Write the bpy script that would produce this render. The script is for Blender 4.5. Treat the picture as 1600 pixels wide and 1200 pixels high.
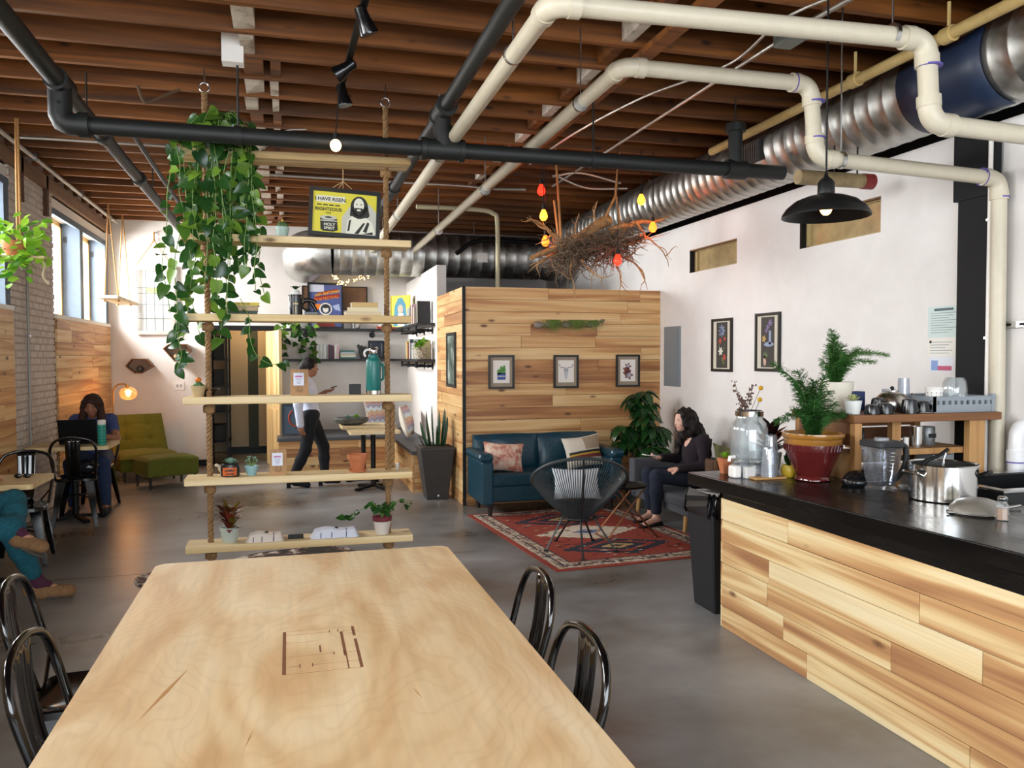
import bpy, math, random
import numpy as np
from mathutils import Vector, Matrix, Euler, Quaternion
for o in list(bpy.data.objects): bpy.data.objects.remove(o)
S = bpy.context.scene
COL = S.collection
PI = math.pi
R = math.radians

# ------------------------------------------------------------------ camera
cam_d = bpy.data.cameras.new('camera'); cam = bpy.data.objects.new('camera', cam_d); COL.objects.link(cam)
cam_d.sensor_fit = 'HORIZONTAL'; cam_d.sensor_width = 36.0
cam_d.lens = 36.0*1257.72/1600.0
cam_d.clip_start = 0.05; cam_d.clip_end = 200
cam.matrix_world = Matrix(((0.96303328, 0.01091438, -0.26916125, 0.0),
                           (-0.26937606, 0.03214146, -0.96249855, 0.0),
                           (-0.00185384, 0.99942374, 0.03389337, 1.6),
                           (0, 0, 0, 1)))
S.camera = cam

# ------------------------------------------------------------------ world, daylight, exposure
W = bpy.data.worlds.new('world'); S.world = W; W.use_nodes = True
bg = W.node_tree.nodes['Background']; bg.inputs[0].default_value = (0.86, 0.93, 1.0, 1); bg.inputs[1].default_value = 2.2
def area(name, loc, rot, sx, sy, energy, color=(1, 1, 1)):
    d = bpy.data.lights.new(name, 'AREA'); d.shape = 'RECTANGLE'; d.size = sx; d.size_y = sy
    d.energy = energy; d.color = color
    o = bpy.data.objects.new(name, d); COL.objects.link(o); o.location = loc; o.rotation_euler = rot
    return o
# daylight of the side windows (bays of the left wall) and of the shop front behind the camera
for i, (yc, e) in enumerate(((11.2, 800), (7.0, 370), (2.8, 370), (-1.2, 330))):
    area('window_daylight', (-3.55, yc, 2.95), (0, R(-84), 0), 1.7, 3.0, e, (1.0, 0.985, 0.96))
area('shopfront_daylight', (0.8, -3.6, 1.95), (R(66), 0, 0), 6.2, 2.5, 340, (0.86, 0.93, 1.0))
S.view_settings.view_transform = 'Standard'; S.view_settings.look = 'None'
S.view_settings.gamma = 1.0; S.view_settings.use_curve_mapping = False
S.view_settings.exposure = 0.36
try:
    S.cycles.use_denoising = True; S.cycles.use_adaptive_sampling = True; S.cycles.adaptive_threshold = 0.035
    S.cycles.max_bounces = 7; S.cycles.diffuse_bounces = 4; S.cycles.glossy_bounces = 3
    S.cycles.transmission_bounces = 4; S.cycles.transparent_max_bounces = 10
    S.cycles.caustics_reflective = False; S.cycles.caustics_refractive = False
    S.cycles.sample_clamp_indirect = 6.0
except Exception: pass

# ------------------------------------------------------------------ helpers: colour and materials
def lin(h):
    if not isinstance(h, str): return tuple(h)[:3]
    h = h.lstrip('#'); c = [int(h[i:i+2], 16)/255 for i in (0, 2, 4)]
    return tuple(x/12.92 if x <= 0.04045 else ((x+0.055)/1.055)**2.4 for x in c)
MATS = {}
def mat(name, col='#888888', rough=0.6, metal=0.0, emit=None, es=1.0, spec=0.5, alpha=None, coat=0, var=0.0, bump=0.0, bscale=60, trans=0):
    if name in MATS: return MATS[name]
    m = bpy.data.materials.new(name); m.use_nodes = True; MATS[name] = m
    nt = m.node_tree; p = nt.nodes['Principled BSDF']; c = lin(col)
    p.inputs['Base Color'].default_value = (*c, 1); p.inputs['Roughness'].default_value = rough
    p.inputs['Metallic'].default_value = metal; p.inputs['Specular IOR Level'].default_value = spec
    p.inputs['Coat Weight'].default_value = coat; p.inputs['Coat Roughness'].default_value = 0.08
    if trans: p.inputs['Transmission Weight'].default_value = trans
    if emit is not None:
        p.inputs['Emission Color'].default_value = (*lin(emit), 1); p.inputs['Emission Strength'].default_value = es
    if alpha is not None: p.inputs['Alpha'].default_value = alpha
    if var > 0 or bump > 0:
        tc = nt.nodes.new('ShaderNodeTexCoord'); nz = nt.nodes.new('ShaderNodeTexNoise')
        nz.inputs['Scale'].default_value = bscale; nz.inputs['Detail'].default_value = 5
        nt.links.new(tc.outputs['Object'], nz.inputs['Vector'])
        if var > 0:
            rp = nt.nodes.new('ShaderNodeValToRGB')
            rp.color_ramp.elements[0].position = 0.3; rp.color_ramp.elements[1].position = 0.7
            rp.color_ramp.elements[0].color = (*[x*(1-var) for x in c], 1)
            rp.color_ramp.elements[1].color = (*[min(1, x*(1+var)) for x in c], 1)
            nt.links.new(nz.outputs[0], rp.inputs[0]); nt.links.new(rp.outputs[0], p.inputs['Base Color'])
        if bump > 0:
            b = nt.nodes.new('ShaderNodeBump'); b.inputs['Strength'].default_value = bump; b.inputs['Distance'].default_value = 0.004
            nt.links.new(nz.outputs[0], b.inputs['Height']); nt.links.new(b.outputs[0], p.inputs['Normal'])
    return m
def ramp(nt, stops, interp='LINEAR'):
    r = nt.nodes.new('ShaderNodeValToRGB'); cr = r.color_ramp; cr.interpolation = interp
    while len(cr.elements) < len(stops): cr.elements.new(0.5)
    for e, (p, c) in zip(cr.elements, stops): e.position = p; e.color = (*lin(c), 1)
    return r
def wood(name, axis, stops, across=7.0, along=0.55, rough=0.5, tone=0.25, grain=0.35, knots=True, scale=1.0, bump=0.15, coat=0, distort=1.2):
    if name in MATS: return MATS[name]
    m = bpy.data.materials.new(name); m.use_nodes = True; MATS[name] = m
    nt = m.node_tree; L = nt.links.new; N = nt.nodes.new; p = nt.nodes['Principled BSDF']
    p.inputs['Roughness'].default_value = rough; p.inputs['Coat Weight'].default_value = coat; p.inputs['Coat Roughness'].default_value = 0.2
    tc = N('ShaderNodeTexCoord'); oi = N('ShaderNodeObjectInfo')
    cx = N('ShaderNodeCombineXYZ')
    for i, k in enumerate((37.0, 53.0, 91.0)):
        mm = N('ShaderNodeMath'); mm.operation = 'MULTIPLY'; mm.inputs[1].default_value = k
        L(oi.outputs['Random'], mm.inputs[0]); L(mm.outputs[0], cx.inputs[i])
    ad = N('ShaderNodeVectorMath'); ad.operation = 'ADD'; L(tc.outputs['Object'], ad.inputs[0]); L(cx.outputs[0], ad.inputs[1])
    def mapping(al, ac):
        mp = N('ShaderNodeMapping'); s = [ac*scale]*3; s['xyz'.index(axis)] = al*scale
        mp.inputs['Scale'].default_value = s; L(ad.outputs[0], mp.inputs['Vector']); return mp
    m1 = mapping(along, across)
    n1 = N('ShaderNodeTexNoise'); n1.inputs['Scale'].default_value = 1.0; n1.inputs['Detail'].default_value = 2.5
    n1.inputs['Roughness'].default_value = 0.45; n1.inputs['Distortion'].default_value = distort; L(m1.outputs[0], n1.inputs['Vector'])
    rp = ramp(nt, stops)
    # tone shift of each plank
    sh = N('ShaderNodeMath'); sh.operation = 'MULTIPLY_ADD'; sh.inputs[1].default_value = tone; sh.inputs[2].default_value = -tone/2
    L(oi.outputs['Random'], sh.inputs[0]); sm = N('ShaderNodeMath'); sm.operation = 'ADD'
    L(n1.outputs[0], sm.inputs[0]); L(sh.outputs[0], sm.inputs[1]); L(sm.outputs[0], rp.inputs[0])
    m2 = mapping(along*3, across*14)
    n2 = N('ShaderNodeTexNoise'); n2.inputs['Scale'].default_value = 1.0; n2.inputs['Detail'].default_value = 4; L(m2.outputs[0], n2.inputs['Vector'])
    g = ramp(nt, ((0.3, (1-grain,)*3), (0.65, (1, 1, 1))))
    L(n2.outputs[0], g.inputs[0])
    mx = N('ShaderNodeMix'); mx.data_type = 'RGBA'; mx.blend_type = 'MULTIPLY'; mx.inputs[0].default_value = 1.0
    L(rp.outputs[0], mx.inputs[6]); L(g.outputs[0], mx.inputs[7]); out = mx.outputs[2]
    if knots:
        m3 = mapping(3.0, 7.5)
        v = N('ShaderNodeTexVoronoi'); v.inputs['Scale'].default_value = 1.0; L(m3.outputs[0], v.inputs['Vector'])
        k = ramp(nt, ((0.06, (1, 1, 1)), (0.17, (0, 0, 0)))); L(v.outputs['Distance'], k.inputs[0])
        cm = N('ShaderNodeMath'); cm.operation = 'GREATER_THAN'; cm.inputs[1].default_value = 0.42
        sx = N('ShaderNodeSeparateColor'); L(v.outputs['Color'], sx.inputs[0]); L(sx.outputs[0], cm.inputs[0])
        mu = N('ShaderNodeMath'); mu.operation = 'MULTIPLY'; L(k.outputs[0], mu.inputs[0]); L(cm.outputs[0], mu.inputs[1])
        mk = N('ShaderNodeMix'); mk.data_type = 'RGBA'; L(mu.outputs[0], mk.inputs[0]); L(out, mk.inputs[6])
        c = lin(stops[-1][1]) if isinstance(stops[-1][1], str) else stops[-1][1]
        mk.inputs[7].default_value = (c[0]*0.35, c[1]*0.3, c[2]*0.28, 1); out = mk.outputs[2]
    L(out, p.inputs['Base Color'])
    if bump:
        b = N('ShaderNodeBump'); b.inputs['Strength'].default_value = bump; b.inputs['Distance'].default_value = 0.003
        L(n2.outputs[0], b.inputs['Height']); L(b.outputs[0], p.inputs['Normal'])
    return m
def noisemat(name, stops, scale, detail=6, rough=0.5, bump=0.1, stretch=(1, 1, 1), metal=0, spec=0.5, rvar=None, dist=0.4, rnd=False):
    if name in MATS: return MATS[name]
    m = bpy.data.materials.new(name); m.use_nodes = True; MATS[name] = m
    nt = m.node_tree; L = nt.links.new; N = nt.nodes.new; p = nt.nodes['Principled BSDF']
    p.inputs['Roughness'].default_value = rough; p.inputs['Metallic'].default_value = metal; p.inputs['Specular IOR Level'].default_value = spec
    tc = N('ShaderNodeTexCoord'); mp = N('ShaderNodeMapping'); mp.inputs['Scale'].default_value = stretch
    if rnd:
        oi = N('ShaderNodeObjectInfo'); ad = N('ShaderNodeVectorMath'); ad.operation = 'MULTIPLY_ADD'
        cx = N('ShaderNodeCombineXYZ')
        for i in range(3): L(oi.outputs['Random'], cx.inputs[i])
        ad.inputs[1].default_value = (31, 47, 71); L(cx.outputs[0], ad.inputs[0]); L(tc.outputs['Object'], ad.inputs[2]); L(ad.outputs[0], mp.inputs[0])
    else: L(tc.outputs['Object'], mp.inputs[0])
    n = N('ShaderNodeTexNoise'); n.inputs['Scale'].default_value = scale; n.inputs['Detail'].default_value = detail; n.inputs['Distortion'].default_value = dist
    n.inputs['Roughness'].default_value = 0.6
    L(mp.outputs[0], n.inputs['Vector']); r = ramp(nt, stops); L(n.outputs[0], r.inputs[0]); L(r.outputs[0], p.inputs['Base Color'])
    if rvar:
        rr = N('ShaderNodeMapRange'); rr.inputs['To Min'].default_value = rvar[0]; rr.inputs['To Max'].default_value = rvar[1]
        rr.inputs['From Min'].default_value = 0.3; rr.inputs['From Max'].default_value = 0.7
        L(n.outputs[0], rr.inputs['Value']); L(rr.outputs[0], p.inputs['Roughness'])
    if bump:
        b = N('ShaderNodeBump'); b.inputs['Strength'].default_value = bump; b.inputs['Distance'].default_value = 0.004
        L(n.outputs[0], b.inputs['Height']); L(b.outputs[0], p.inputs['Normal'])
    return m
def glassmat(name, tint=(0.95, 0.97, 0.97), opacity=0.12, rough=0.03, glossy=0.15):
    if name in MATS: return MATS[name]
    m = bpy.data.materials.new(name); m.use_nodes = True; MATS[name] = m
    nt = m.node_tree; nt.nodes.clear(); L = nt.links.new; N = nt.nodes.new
    o = N('ShaderNodeOutputMaterial'); t = N('ShaderNodeBsdfTransparent'); t.inputs[0].default_value = (*tint, 1)
    g = N('ShaderNodeBsdfGlossy'); g.inputs['Roughness'].default_value = rough; g.inputs[0].default_value = (1, 1, 1, 1)
    d = N('ShaderNodeBsdfDiffuse'); d.inputs[0].default_value = (*[x*0.85 for x in tint], 1)
    fr = N('ShaderNodeLayerWeight'); fr.inputs[0].default_value = 0.35
    ma = N('ShaderNodeMath'); ma.operation = 'MULTIPLY_ADD'; ma.inputs[1].default_value = 0.32; ma.inputs[2].default_value = glossy*0.3
    L(fr.outputs['Facing'], ma.inputs[0])
    m1 = N('ShaderNodeMixShader'); m1.inputs[0].default_value = opacity; L(t.outputs[0], m1.inputs[1]); L(d.outputs[0], m1.inputs[2])
    m2 = N('ShaderNodeMixShader'); L(ma.outputs[0], m2.inputs[0]); L(m1.outputs[0], m2.inputs[1]); L(g.outputs[0], m2.inputs[2])
    L(m2.outputs[0], o.inputs[0]); return m

# ------------------------------------------------------------------ helpers: geometry
class MB:
    def __init__(s): s.v = []; s.f = []
    def add(s, V, F, M=None):
        n = len(s.v)
        if M is not None: V = [M @ Vector(v) for v in V]
        s.v += [tuple(v) for v in V]; s.f += [tuple(i+n for i in f) for f in F]; return s
    def box(s, x0, y0, z0, x1, y1, z1, M=None):
        V = [(x0,y0,z0),(x1,y0,z0),(x1,y1,z0),(x0,y1,z0),(x0,y0,z1),(x1,y0,z1),(x1,y1,z1),(x0,y1,z1)]
        return s.add(V, [(3,2,1,0),(4,5,6,7),(0,1,5,4),(1,2,6,5),(2,3,7,6),(3,0,4,7)], M)
    def obox(s, c, d, rot=(0,0,0)):
        M = Matrix.Translation(c) @ Euler(rot).to_matrix().to_4x4()
        return s.box(-d[0]/2,-d[1]/2,-d[2]/2,d[0]/2,d[1]/2,d[2]/2, M)
    def beam(s, p0, p1, w, h, up=(0,0,1)):
        p0 = Vector(p0); p1 = Vector(p1); d = p1-p0; l = d.length; d.normalize()
        u = Vector(up); 
        if abs(d.dot(u)) > 0.98: u = Vector((0,1,0))
        x = d.cross(u).normalized(); z = x.cross(d)
        M = Matrix((x, d, z)).transposed().to_4x4(); M.translation = p0
        return s.box(-w/2, 0, -h/2, w/2, l, h/2, M)
    def cyl(s, p0, p1, r0, r1=None, n=16, caps=True):
        return s.tube([p0, p1], [r0, r0 if r1 is None else r1], n, caps=caps)
    def tube(s, pts, r, n=8, closed=False, caps=True, flat=1.0):
        P = [Vector(p) for p in pts]; k = len(P)
        rr = list(r) if hasattr(r, '__len__') else [r]*k
        def tan(i):
            a = P[(i-1) % k] if (closed or i > 0) else P[i]; b = P[(i+1) % k] if (closed or i < k-1) else P[i]
            d = b-a
            return d.normalized() if d.length > 1e-9 else Vector((0,0,1))
        t = tan(0); u = Vector((0,0,1)) if abs(t.z) < 0.9 else Vector((1,0,0))
        u = (u - t*u.dot(t)).normalized(); V = []
        for i in range(k):
            t = tan(i); u = (u - t*u.dot(t))
            u = u.normalized() if u.length > 1e-6 else t.orthogonal().normalized()
            w = t.cross(u)
            for j in range(n):
                a = 2*PI*j/n; V.append(P[i] + (u*math.cos(a)*flat + w*math.sin(a))*rr[i])
        F = []
        for i in range(k if closed else k-1):
            for j in range(n):
                a = i*n+j; b = i*n+(j+1) % n; c = ((i+1) % k)*n+(j+1) % n; d = ((i+1) % k)*n+j
                F.append((a, b, c, d))
        if caps and not closed: F.append(tuple(range(n-1,-1,-1))); F.append(tuple(range((k-1)*n, k*n)))
        return s.add(V, F)
    def lathe(s, prof, c=(0,0,0), n=24, sx=1, sy=1, M=None):
        V = []; F = []; k = len(prof)
        for r, z in prof:
            for j in range(n):
                a = 2*PI*j/n; V.append((c[0]+r*math.cos(a)*sx, c[1]+r*math.sin(a)*sy, c[2]+z))
        for i in range(k-1):
            for j in range(n): F.append((i*n+j, i*n+(j+1) % n, (i+1)*n+(j+1) % n, (i+1)*n+j))
        if prof[0][0] > 1e-4: F.append(tuple(range(n-1,-1,-1)))
        if prof[-1][0] > 1e-4: F.append(tuple(range((k-1)*n, k*n)))
        return s.add(V, F, M)
    def ell(s, c, r, nu=12, nv=8, M=None):
        if not hasattr(r, '__len__'): r = (r, r, r)
        V = [(c[0], c[1], c[2]-r[2])]; F = []
        for i in range(1, nv):
            t = -PI/2+PI*i/nv
            for j in range(nu):
                a = 2*PI*j/nu; V.append((c[0]+r[0]*math.cos(t)*math.cos(a), c[1]+r[1]*math.cos(t)*math.sin(a), c[2]+r[2]*math.sin(t)))
        V.append((c[0], c[1], c[2]+r[2]))
        for j in range(nu): F.append((0, 1+(j+1) % nu, 1+j))
        for i in range(nv-2):
            for j in range(nu):
                a = 1+i*nu; F.append((a+j, a+(j+1) % nu, a+nu+(j+1) % nu, a+nu+j))
        a = 1+(nv-2)*nu
        for j in range(nu): F.append((a+j, a+(j+1) % nu, len(V)-1))
        return s.add(V, F, M)
    def prism(s, poly, z0, z1, M=None):
        n = len(poly); V = [(p[0], p[1], z0) for p in poly]+[(p[0], p[1], z1) for p in poly]
        F = [tuple(range(n-1,-1,-1)), tuple(range(n, 2*n))]+[(i, (i+1) % n, n+(i+1) % n, n+i) for i in range(n)]
        return s.add(V, F, M)
    def grid(s, fn, nu, nv):
        V = [fn(i/nu, j/nv) for j in range(nv+1) for i in range(nu+1)]
        F = [(j*(nu+1)+i, j*(nu+1)+i+1, (j+1)*(nu+1)+i+1, (j+1)*(nu+1)+i) for j in range(nv) for i in range(nu)]
        return s.add(V, F)
    def mesh(s, name, m=None, smooth=False, ang=40):
        me = bpy.data.meshes.new(name); me.from_pydata(s.v, [], s.f); me.update()
        if m is not None: me.materials.append(m)
        if smooth:
            me.shade_smooth()
            if ang: me.set_sharp_from_angle(angle=R(ang))
        return me
    def build(s, name, m, parent=None, smooth=False, bevel=0, world=True, loc=None, ang=40, sub=0, solid=0):
        if parent is not None and world:
            q = parent
            off = Vector((0,0,0))
            while q is not None: off += q.location; q = q.parent
            if off.length > 0: s.v = [(v[0]-off.x, v[1]-off.y, v[2]-off.z) for v in s.v]
        o = bpy.data.objects.new(name, s.mesh(name, m, smooth, ang)); COL.objects.link(o)
        if loc is not None: o.location = loc
        if parent is not None: o.parent = parent
        if solid:
            md = o.modifiers.new('solid', 'SOLIDIFY'); md.thickness = solid; md.offset = 0
        if bevel:
            md = o.modifiers.new('bevel', 'BEVEL'); md.width = bevel; md.segments = 2; md.limit_method = 'ANGLE'; md.angle_limit = R(50)
        if sub:
            md = o.modifiers.new('sub', 'SUBSURF'); md.levels = sub; md.render_levels = sub
        return o
def tag(o, label, cat, group=None, kind=None):
    if label: o['label'] = label
    if cat: o['category'] = cat
    if group: o['group'] = group
    if kind: o['kind'] = kind
    return o
def thing(name, label, cat, loc=(0,0,0), group=None, rz=0):
    o = bpy.data.objects.new(name, None); COL.objects.link(o); o.location = loc; o.rotation_euler = (0,0,rz)
    o.empty_display_size = 0.1
    return tag(o, label, cat, group)
def struct(o): o['kind'] = 'structure'; return o
def copy_tree(o, parent=None):
    c = o.copy(); COL.objects.link(c); c.parent = parent
    for ch in list(o.children): copy_tree(ch, c)
    return c
def arc(c, r, a0, a1, n, u=(1,0,0), v=(0,0,1)):
    c = Vector(c); u = Vector(u); v = Vector(v)
    return [c+u*(r*math.cos(a0+(a1-a0)*i/n))+v*(r*math.sin(a0+(a1-a0)*i/n)) for i in range(n+1)]
def catmull(P, n=6):
    P = [Vector(p) for p in P]; out = []
    Q = [P[0]*2-P[1]]+P+[P[-1]*2-P[-2]]
    for i in range(1, len(Q)-2):
        for k in range(n):
            t = k/n; a, b, c, d = Q[i-1], Q[i], Q[i+1], Q[i+2]
            out.append(0.5*((2*b)+(c-a)*t+(2*a-5*b+4*c-d)*t*t+(3*b-a-3*c+d)*t**3))
    out.append(P[-1]); return out
def text_mb(body, size, M, extr=0.0006, align='CENTER', bold=False):
    cu = bpy.data.curves.new('text', 'FONT'); cu.body = body; cu.size = size; cu.align_x = align; cu.extrude = extr
    cu.resolution_u = 2
    if bold: cu.offset = size*0.018
    o = bpy.data.objects.new('text', cu); COL.objects.link(o)
    dg = bpy.context.evaluated_depsgraph_get(); dg.update()
    me = o.evaluated_get(dg).to_mesh()
    b = MB(); b.add([v.co.copy() for v in me.vertices], [tuple(p.vertices) for p in me.polygons], M)
    o.evaluated_get(dg).to_mesh_clear(); bpy.data.objects.remove(o); bpy.data.curves.remove(cu)
    return b
def frame_matrix(origin, xdir, zdir):
    # local x -> xdir, local y -> zdir (up in the picture), local z -> out of the picture
    x = Vector(xdir).normalized(); y = Vector(zdir).normalized(); z = x.cross(y)
    M = Matrix((x, y, z)).transposed().to_4x4(); M.translation = Vector(origin); return M
def wall_boxes(mb, a0, a1, z0, z1, holes, fn):
    """solid slab with rectangular holes; fn(a0,a1,z0,z1) adds a box"""
    A = sorted({a0, a1, *[h[0] for h in holes], *[h[1] for h in holes]})
    for i in range(len(A)-1):
        p, q = A[i], A[i+1]; m = (p+q)/2
        hs = sorted([(h[2], h[3]) for h in holes if h[0] < m < h[1]]); z = z0
        for h in hs:
            if h[0] > z+1e-4: fn(p, q, z, h[0])
            z = h[1]
        if z < z1-1e-4: fn(p, q, z, z1)
def planks(parent, fn, a0, a1, z0, z1, rows, seed, lmin, lmax, m, name='plank', gap=0.0036, first=None):
    """rows of planks, each an object of its own; fn(mb,a0,a1,z0,z1,proud)"""
    rnd = random.Random(seed); h = (z1-z0)/rows; k = 0
    for r in range(rows):
        a = a0; L = rnd.uniform(0.25, 1)*lmax
        while a < a1-1e-3:
            b = min(a1, a+L)
            if a1-b < 0.18: b = a1
            mb = MB(); fn(mb, a+gap/2, b-gap/2, z0+r*h+gap/2, z0+(r+1)*h-gap/2, rnd.uniform(0, 0.003))
            mb.build(name, m, parent); k += 1
            a = b; L = rnd.uniform(lmin, lmax)
    return k
# ================================================================== the setting
XL, XR, YB, ZC = -2.42, 4.12, 12.65, 3.53
m_conc = noisemat('concrete', ((0.32, '#544a42'), (0.43, '#6c6661'), (0.53, '#828180'), (0.68, '#9b9c9d')), 0.7, 12, 0.36, 0.06, (1, 1.3, 1), rvar=(0.24, 0.42), dist=0.1)
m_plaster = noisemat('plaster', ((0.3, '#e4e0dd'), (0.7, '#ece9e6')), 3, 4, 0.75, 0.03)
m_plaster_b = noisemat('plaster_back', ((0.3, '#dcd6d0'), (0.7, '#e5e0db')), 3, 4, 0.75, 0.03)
m_joist = wood('joist_wood', 'x', ((0.25, '#a3601f'), (0.5, '#7a4614'), (0.75, '#4c2a0c')), 9, 0.5, 0.62, 0.2, 0.3)
m_deck = wood('deck_wood', 'y', ((0.25, '#5e3419'), (0.7, '#3c2010')), 8, 0.5, 0.7, 0.3, 0.3)
m_white_wood = noisemat('weathered_white_wood', ((0.35, '#8f7a66'), (0.5, '#cbbfae'), (0.7, '#e0d7c8')), 6, 6, 0.7, 0.1, rnd=True)
m_timber = wood('old_timber', 'y', ((0.25, '#a37d5c'), (0.7, '#6b4a31')), 8, 0.5, 0.7, 0.2, 0.4)
PL = ((0.24, '#e7c68f'), (0.42, '#d9ae74'), (0.55, '#c08b55'), (0.72, '#98643a'))
m_plank_x = wood('cedar_plank_x', 'x', PL, 9, 0.45, 0.5, 0.3, 0.16)
m_plank_y = wood('cedar_plank_y', 'y', PL, 9, 0.45, 0.5, 0.3, 0.16)
PC = ((0.28, '#f6e3b8'), (0.45, '#edd09a'), (0.56, '#cfa06c'), (0.74, '#a87650'))
m_plank_c = wood('counter_plank', 'y', PC, 9, 0.4, 0.45, 0.22, 0.12)
m_plank_l = wood('window_plank', 'y', ((0.26, '#efd3a0'), (0.44, '#e2b97e'), (0.56, '#c9935c'), (0.74, '#a5703f')), 9, 0.45, 0.5, 0.25, 0.14)
m_black = mat('black_paint', '#090909', 0.5, spec=0.3)
m_blackm = mat('black_metal', '#17171a', 0.35, 0.6)
m_brick = noisemat('painted_brick', ((0.3, '#c2b5aa'), (0.55, '#d2c7bd'), (0.75, '#ddd4cb')), 9, 5, 0.75, 0.35, rnd=True)
m_mortar = noisemat('painted_mortar', ((0.3, '#ada095'), (0.7, '#bfb4a9')), 14, 5, 0.85, 0.3)
m_winwood = mat('window_wood', '#c79a55', 0.5, var=0.1, bscale=20)
m_bluegrey = mat('blue_grey_paint', '#586573', 0.7, var=0.06, bscale=12)
m_whitepaint = mat('white_paint', '#ece8e2', 0.5)
m_pane = glassmat('window_pane', (0.98, 0.99, 1.0), 0.03, 0.02, 0.1)
m_galv = noisemat('galvanised', ((0.3, '#a9a9a5'), (0.7, '#cfcfca')), 9, 5, 0.4, 0.05, metal=1.0, rvar=(0.34, 0.5))
m_chrome = mat('chrome', '#d8d8d8', 0.12, 1.0)
m_steel = mat('steel', '#b9b9b8', 0.25, 1.0)

# ---- floor: two concrete pours with an open joint
fb = MB(); fb.box(-3.1, -4.2, -0.12, 5.0, YB+2.4, -0.012); floor = struct(fb.build('floor', mat('joint_dirt', '#2c2926', 0.9)))
for a, b in ((-4.2, 2.396), (2.404, 6.408), (6.418, YB+2.4)):
    MB().box(-3.1, a, -0.03, 5.0, b, 0.0).build('slab', m_conc, floor)

# ---- ceiling: deck boards on joists, bridging blocks, a ledger strip
cb = MB(); cb.box(-3.1, -4.2, ZC+0.265, 5.0, YB+0.3, ZC+0.35); ceiling = struct(cb.build('ceiling', m_deck))
for i in range(46):
    x = -3.0+i*0.175
    MB().box(x, -4.2, ZC+0.24, x+0.172, YB+0.2, ZC+0.262).build('deck_board', m_deck, ceiling)
JY = [5.09+0.404*k for k in range(-23, 19)]
for y in JY:
    if y < YB-0.05: MB().box(-2.75, y, ZC, 4.6, y+0.045, ZC+0.24).build('joist', m_joist, ceiling)
rnd = random.Random(5)
for k, y in enumerate(JY):
    if 3.0 < y < YB-0.5:
        for j, x in enumerate((-0.27, -0.09)):
            if j == 1 and rnd.random() < 0.25: continue
            w = rnd.uniform(0.085, 0.13) if j == 0 else rnd.uniform(0.05, 0.08)
            x += rnd.uniform(-0.015, 0.015)
            MB().add([(x,y+0.047,ZC+0.01),(x+w,y+0.047,ZC+0.01),(x+w,y+0.402,ZC+rnd.uniform(0.005,0.03)),(x,y+0.402,ZC+0.01),
                      (x,y+0.047,ZC+0.2),(x+w,y+0.047,ZC+0.2),(x+w,y+0.402,ZC+0.2),(x,y+0.402,ZC+0.2)],
                     [(3,2,1,0),(4,5,6,7),(0,1,5,4),(1,2,6,5),(2,3,7,6),(3,0,4,7)]).build('bridging_block', m_white_wood if k % 3 else m_joist, ceiling)
        if y < 9:
            x = 2.02
            MB().box(x, y+0.047, ZC+0.02, x+0.07, y+0.402, ZC+0.2).build('bridging_block', m_white_wood if k % 2 else m_joist, ceiling)
MB().box(2.16, 1.0, ZC-0.04, 2.26, 9.6, ZC-0.001).build('ledger_strip', m_joist, ceiling)

# ---- left wall: brick piers between window bays
BAYS = [(9.80, 12.56), (5.62, 8.36), (1.42, 4.16), (-2.75, 0.0)]
ZS, ZH = 2.06, 3.36
wl = MB()
holes = [(a, b, ZS, ZH) for a, b in BAYS]
wall_boxes(wl, -4.2, YB+0.25, 0, ZC+0.24, holes, lambda p, q, z0, z1: wl.box(XL-0.42, p, z0, XL-0.02, q, z1))
wall_left = struct(wl.build('wall_left', m_mortar))
bricks = []
def brick_courses(y0, y1, z0, z1, x, seed):
    rnd = random.Random(seed); r = 0; z = z0
    while z < z1-0.03:
        y = y0-(0.11 if r % 2 else 0)
        while y < y1-0.02:
            a, b = max(y, y0), min(y+0.212, y1)
            if b-a > 0.03: bricks.append((x, a+0.004, z+0.004, b-0.004, min(z+0.066, z1)-0.003, rnd.uniform(-0.003, 0.003)))
            y += 0.22
        z += 0.0695; r += 1
brick_courses(8.36, 9.80, 0.0, 3.40, XL-0.02, 3)
vis = sorted(bricks, key=lambda b: (b[1]+b[3])/2)
rest = MB()
def brick_geo(mb, b):
    x, ya, z0, yb, z1, pr = b; e = 0.004; X = x+0.012+pr
    mb.add([(x-0.01,ya,z0),(x-0.01,yb,z0),(x-0.01,yb,z1),(x-0.01,ya,z1),(X,ya+e,z0+e),(X,yb-e,z0+e),(X,yb-e,z1-e),(X,ya+e,z1-e)],
           [(4,5,6,7),(0,1,5,4),(1,2,6,5),(2,3,7,6),(3,0,4,7)])
# the bricks that show largest, in front of which nothing stands, singly; the others joined
vis.sort(key=lambda b: abs(b[2]-1.9))
for i, b in enumerate(vis):
    if i < 290:
        mb = MB(); brick_geo(mb, b); mb.build('brick', m_brick, wall_left)
    else: brick_geo(rest, b)
brick_courses_n = len(bricks); bricks.clear()
brick_courses(4.16, 5.62, 0.0, 3.40, XL-0.02, 4)
for b in bricks: brick_geo(rest, b)
o = rest.build('brick_courses', m_brick, wall_left); o['kind'] = 'stuff'
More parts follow.
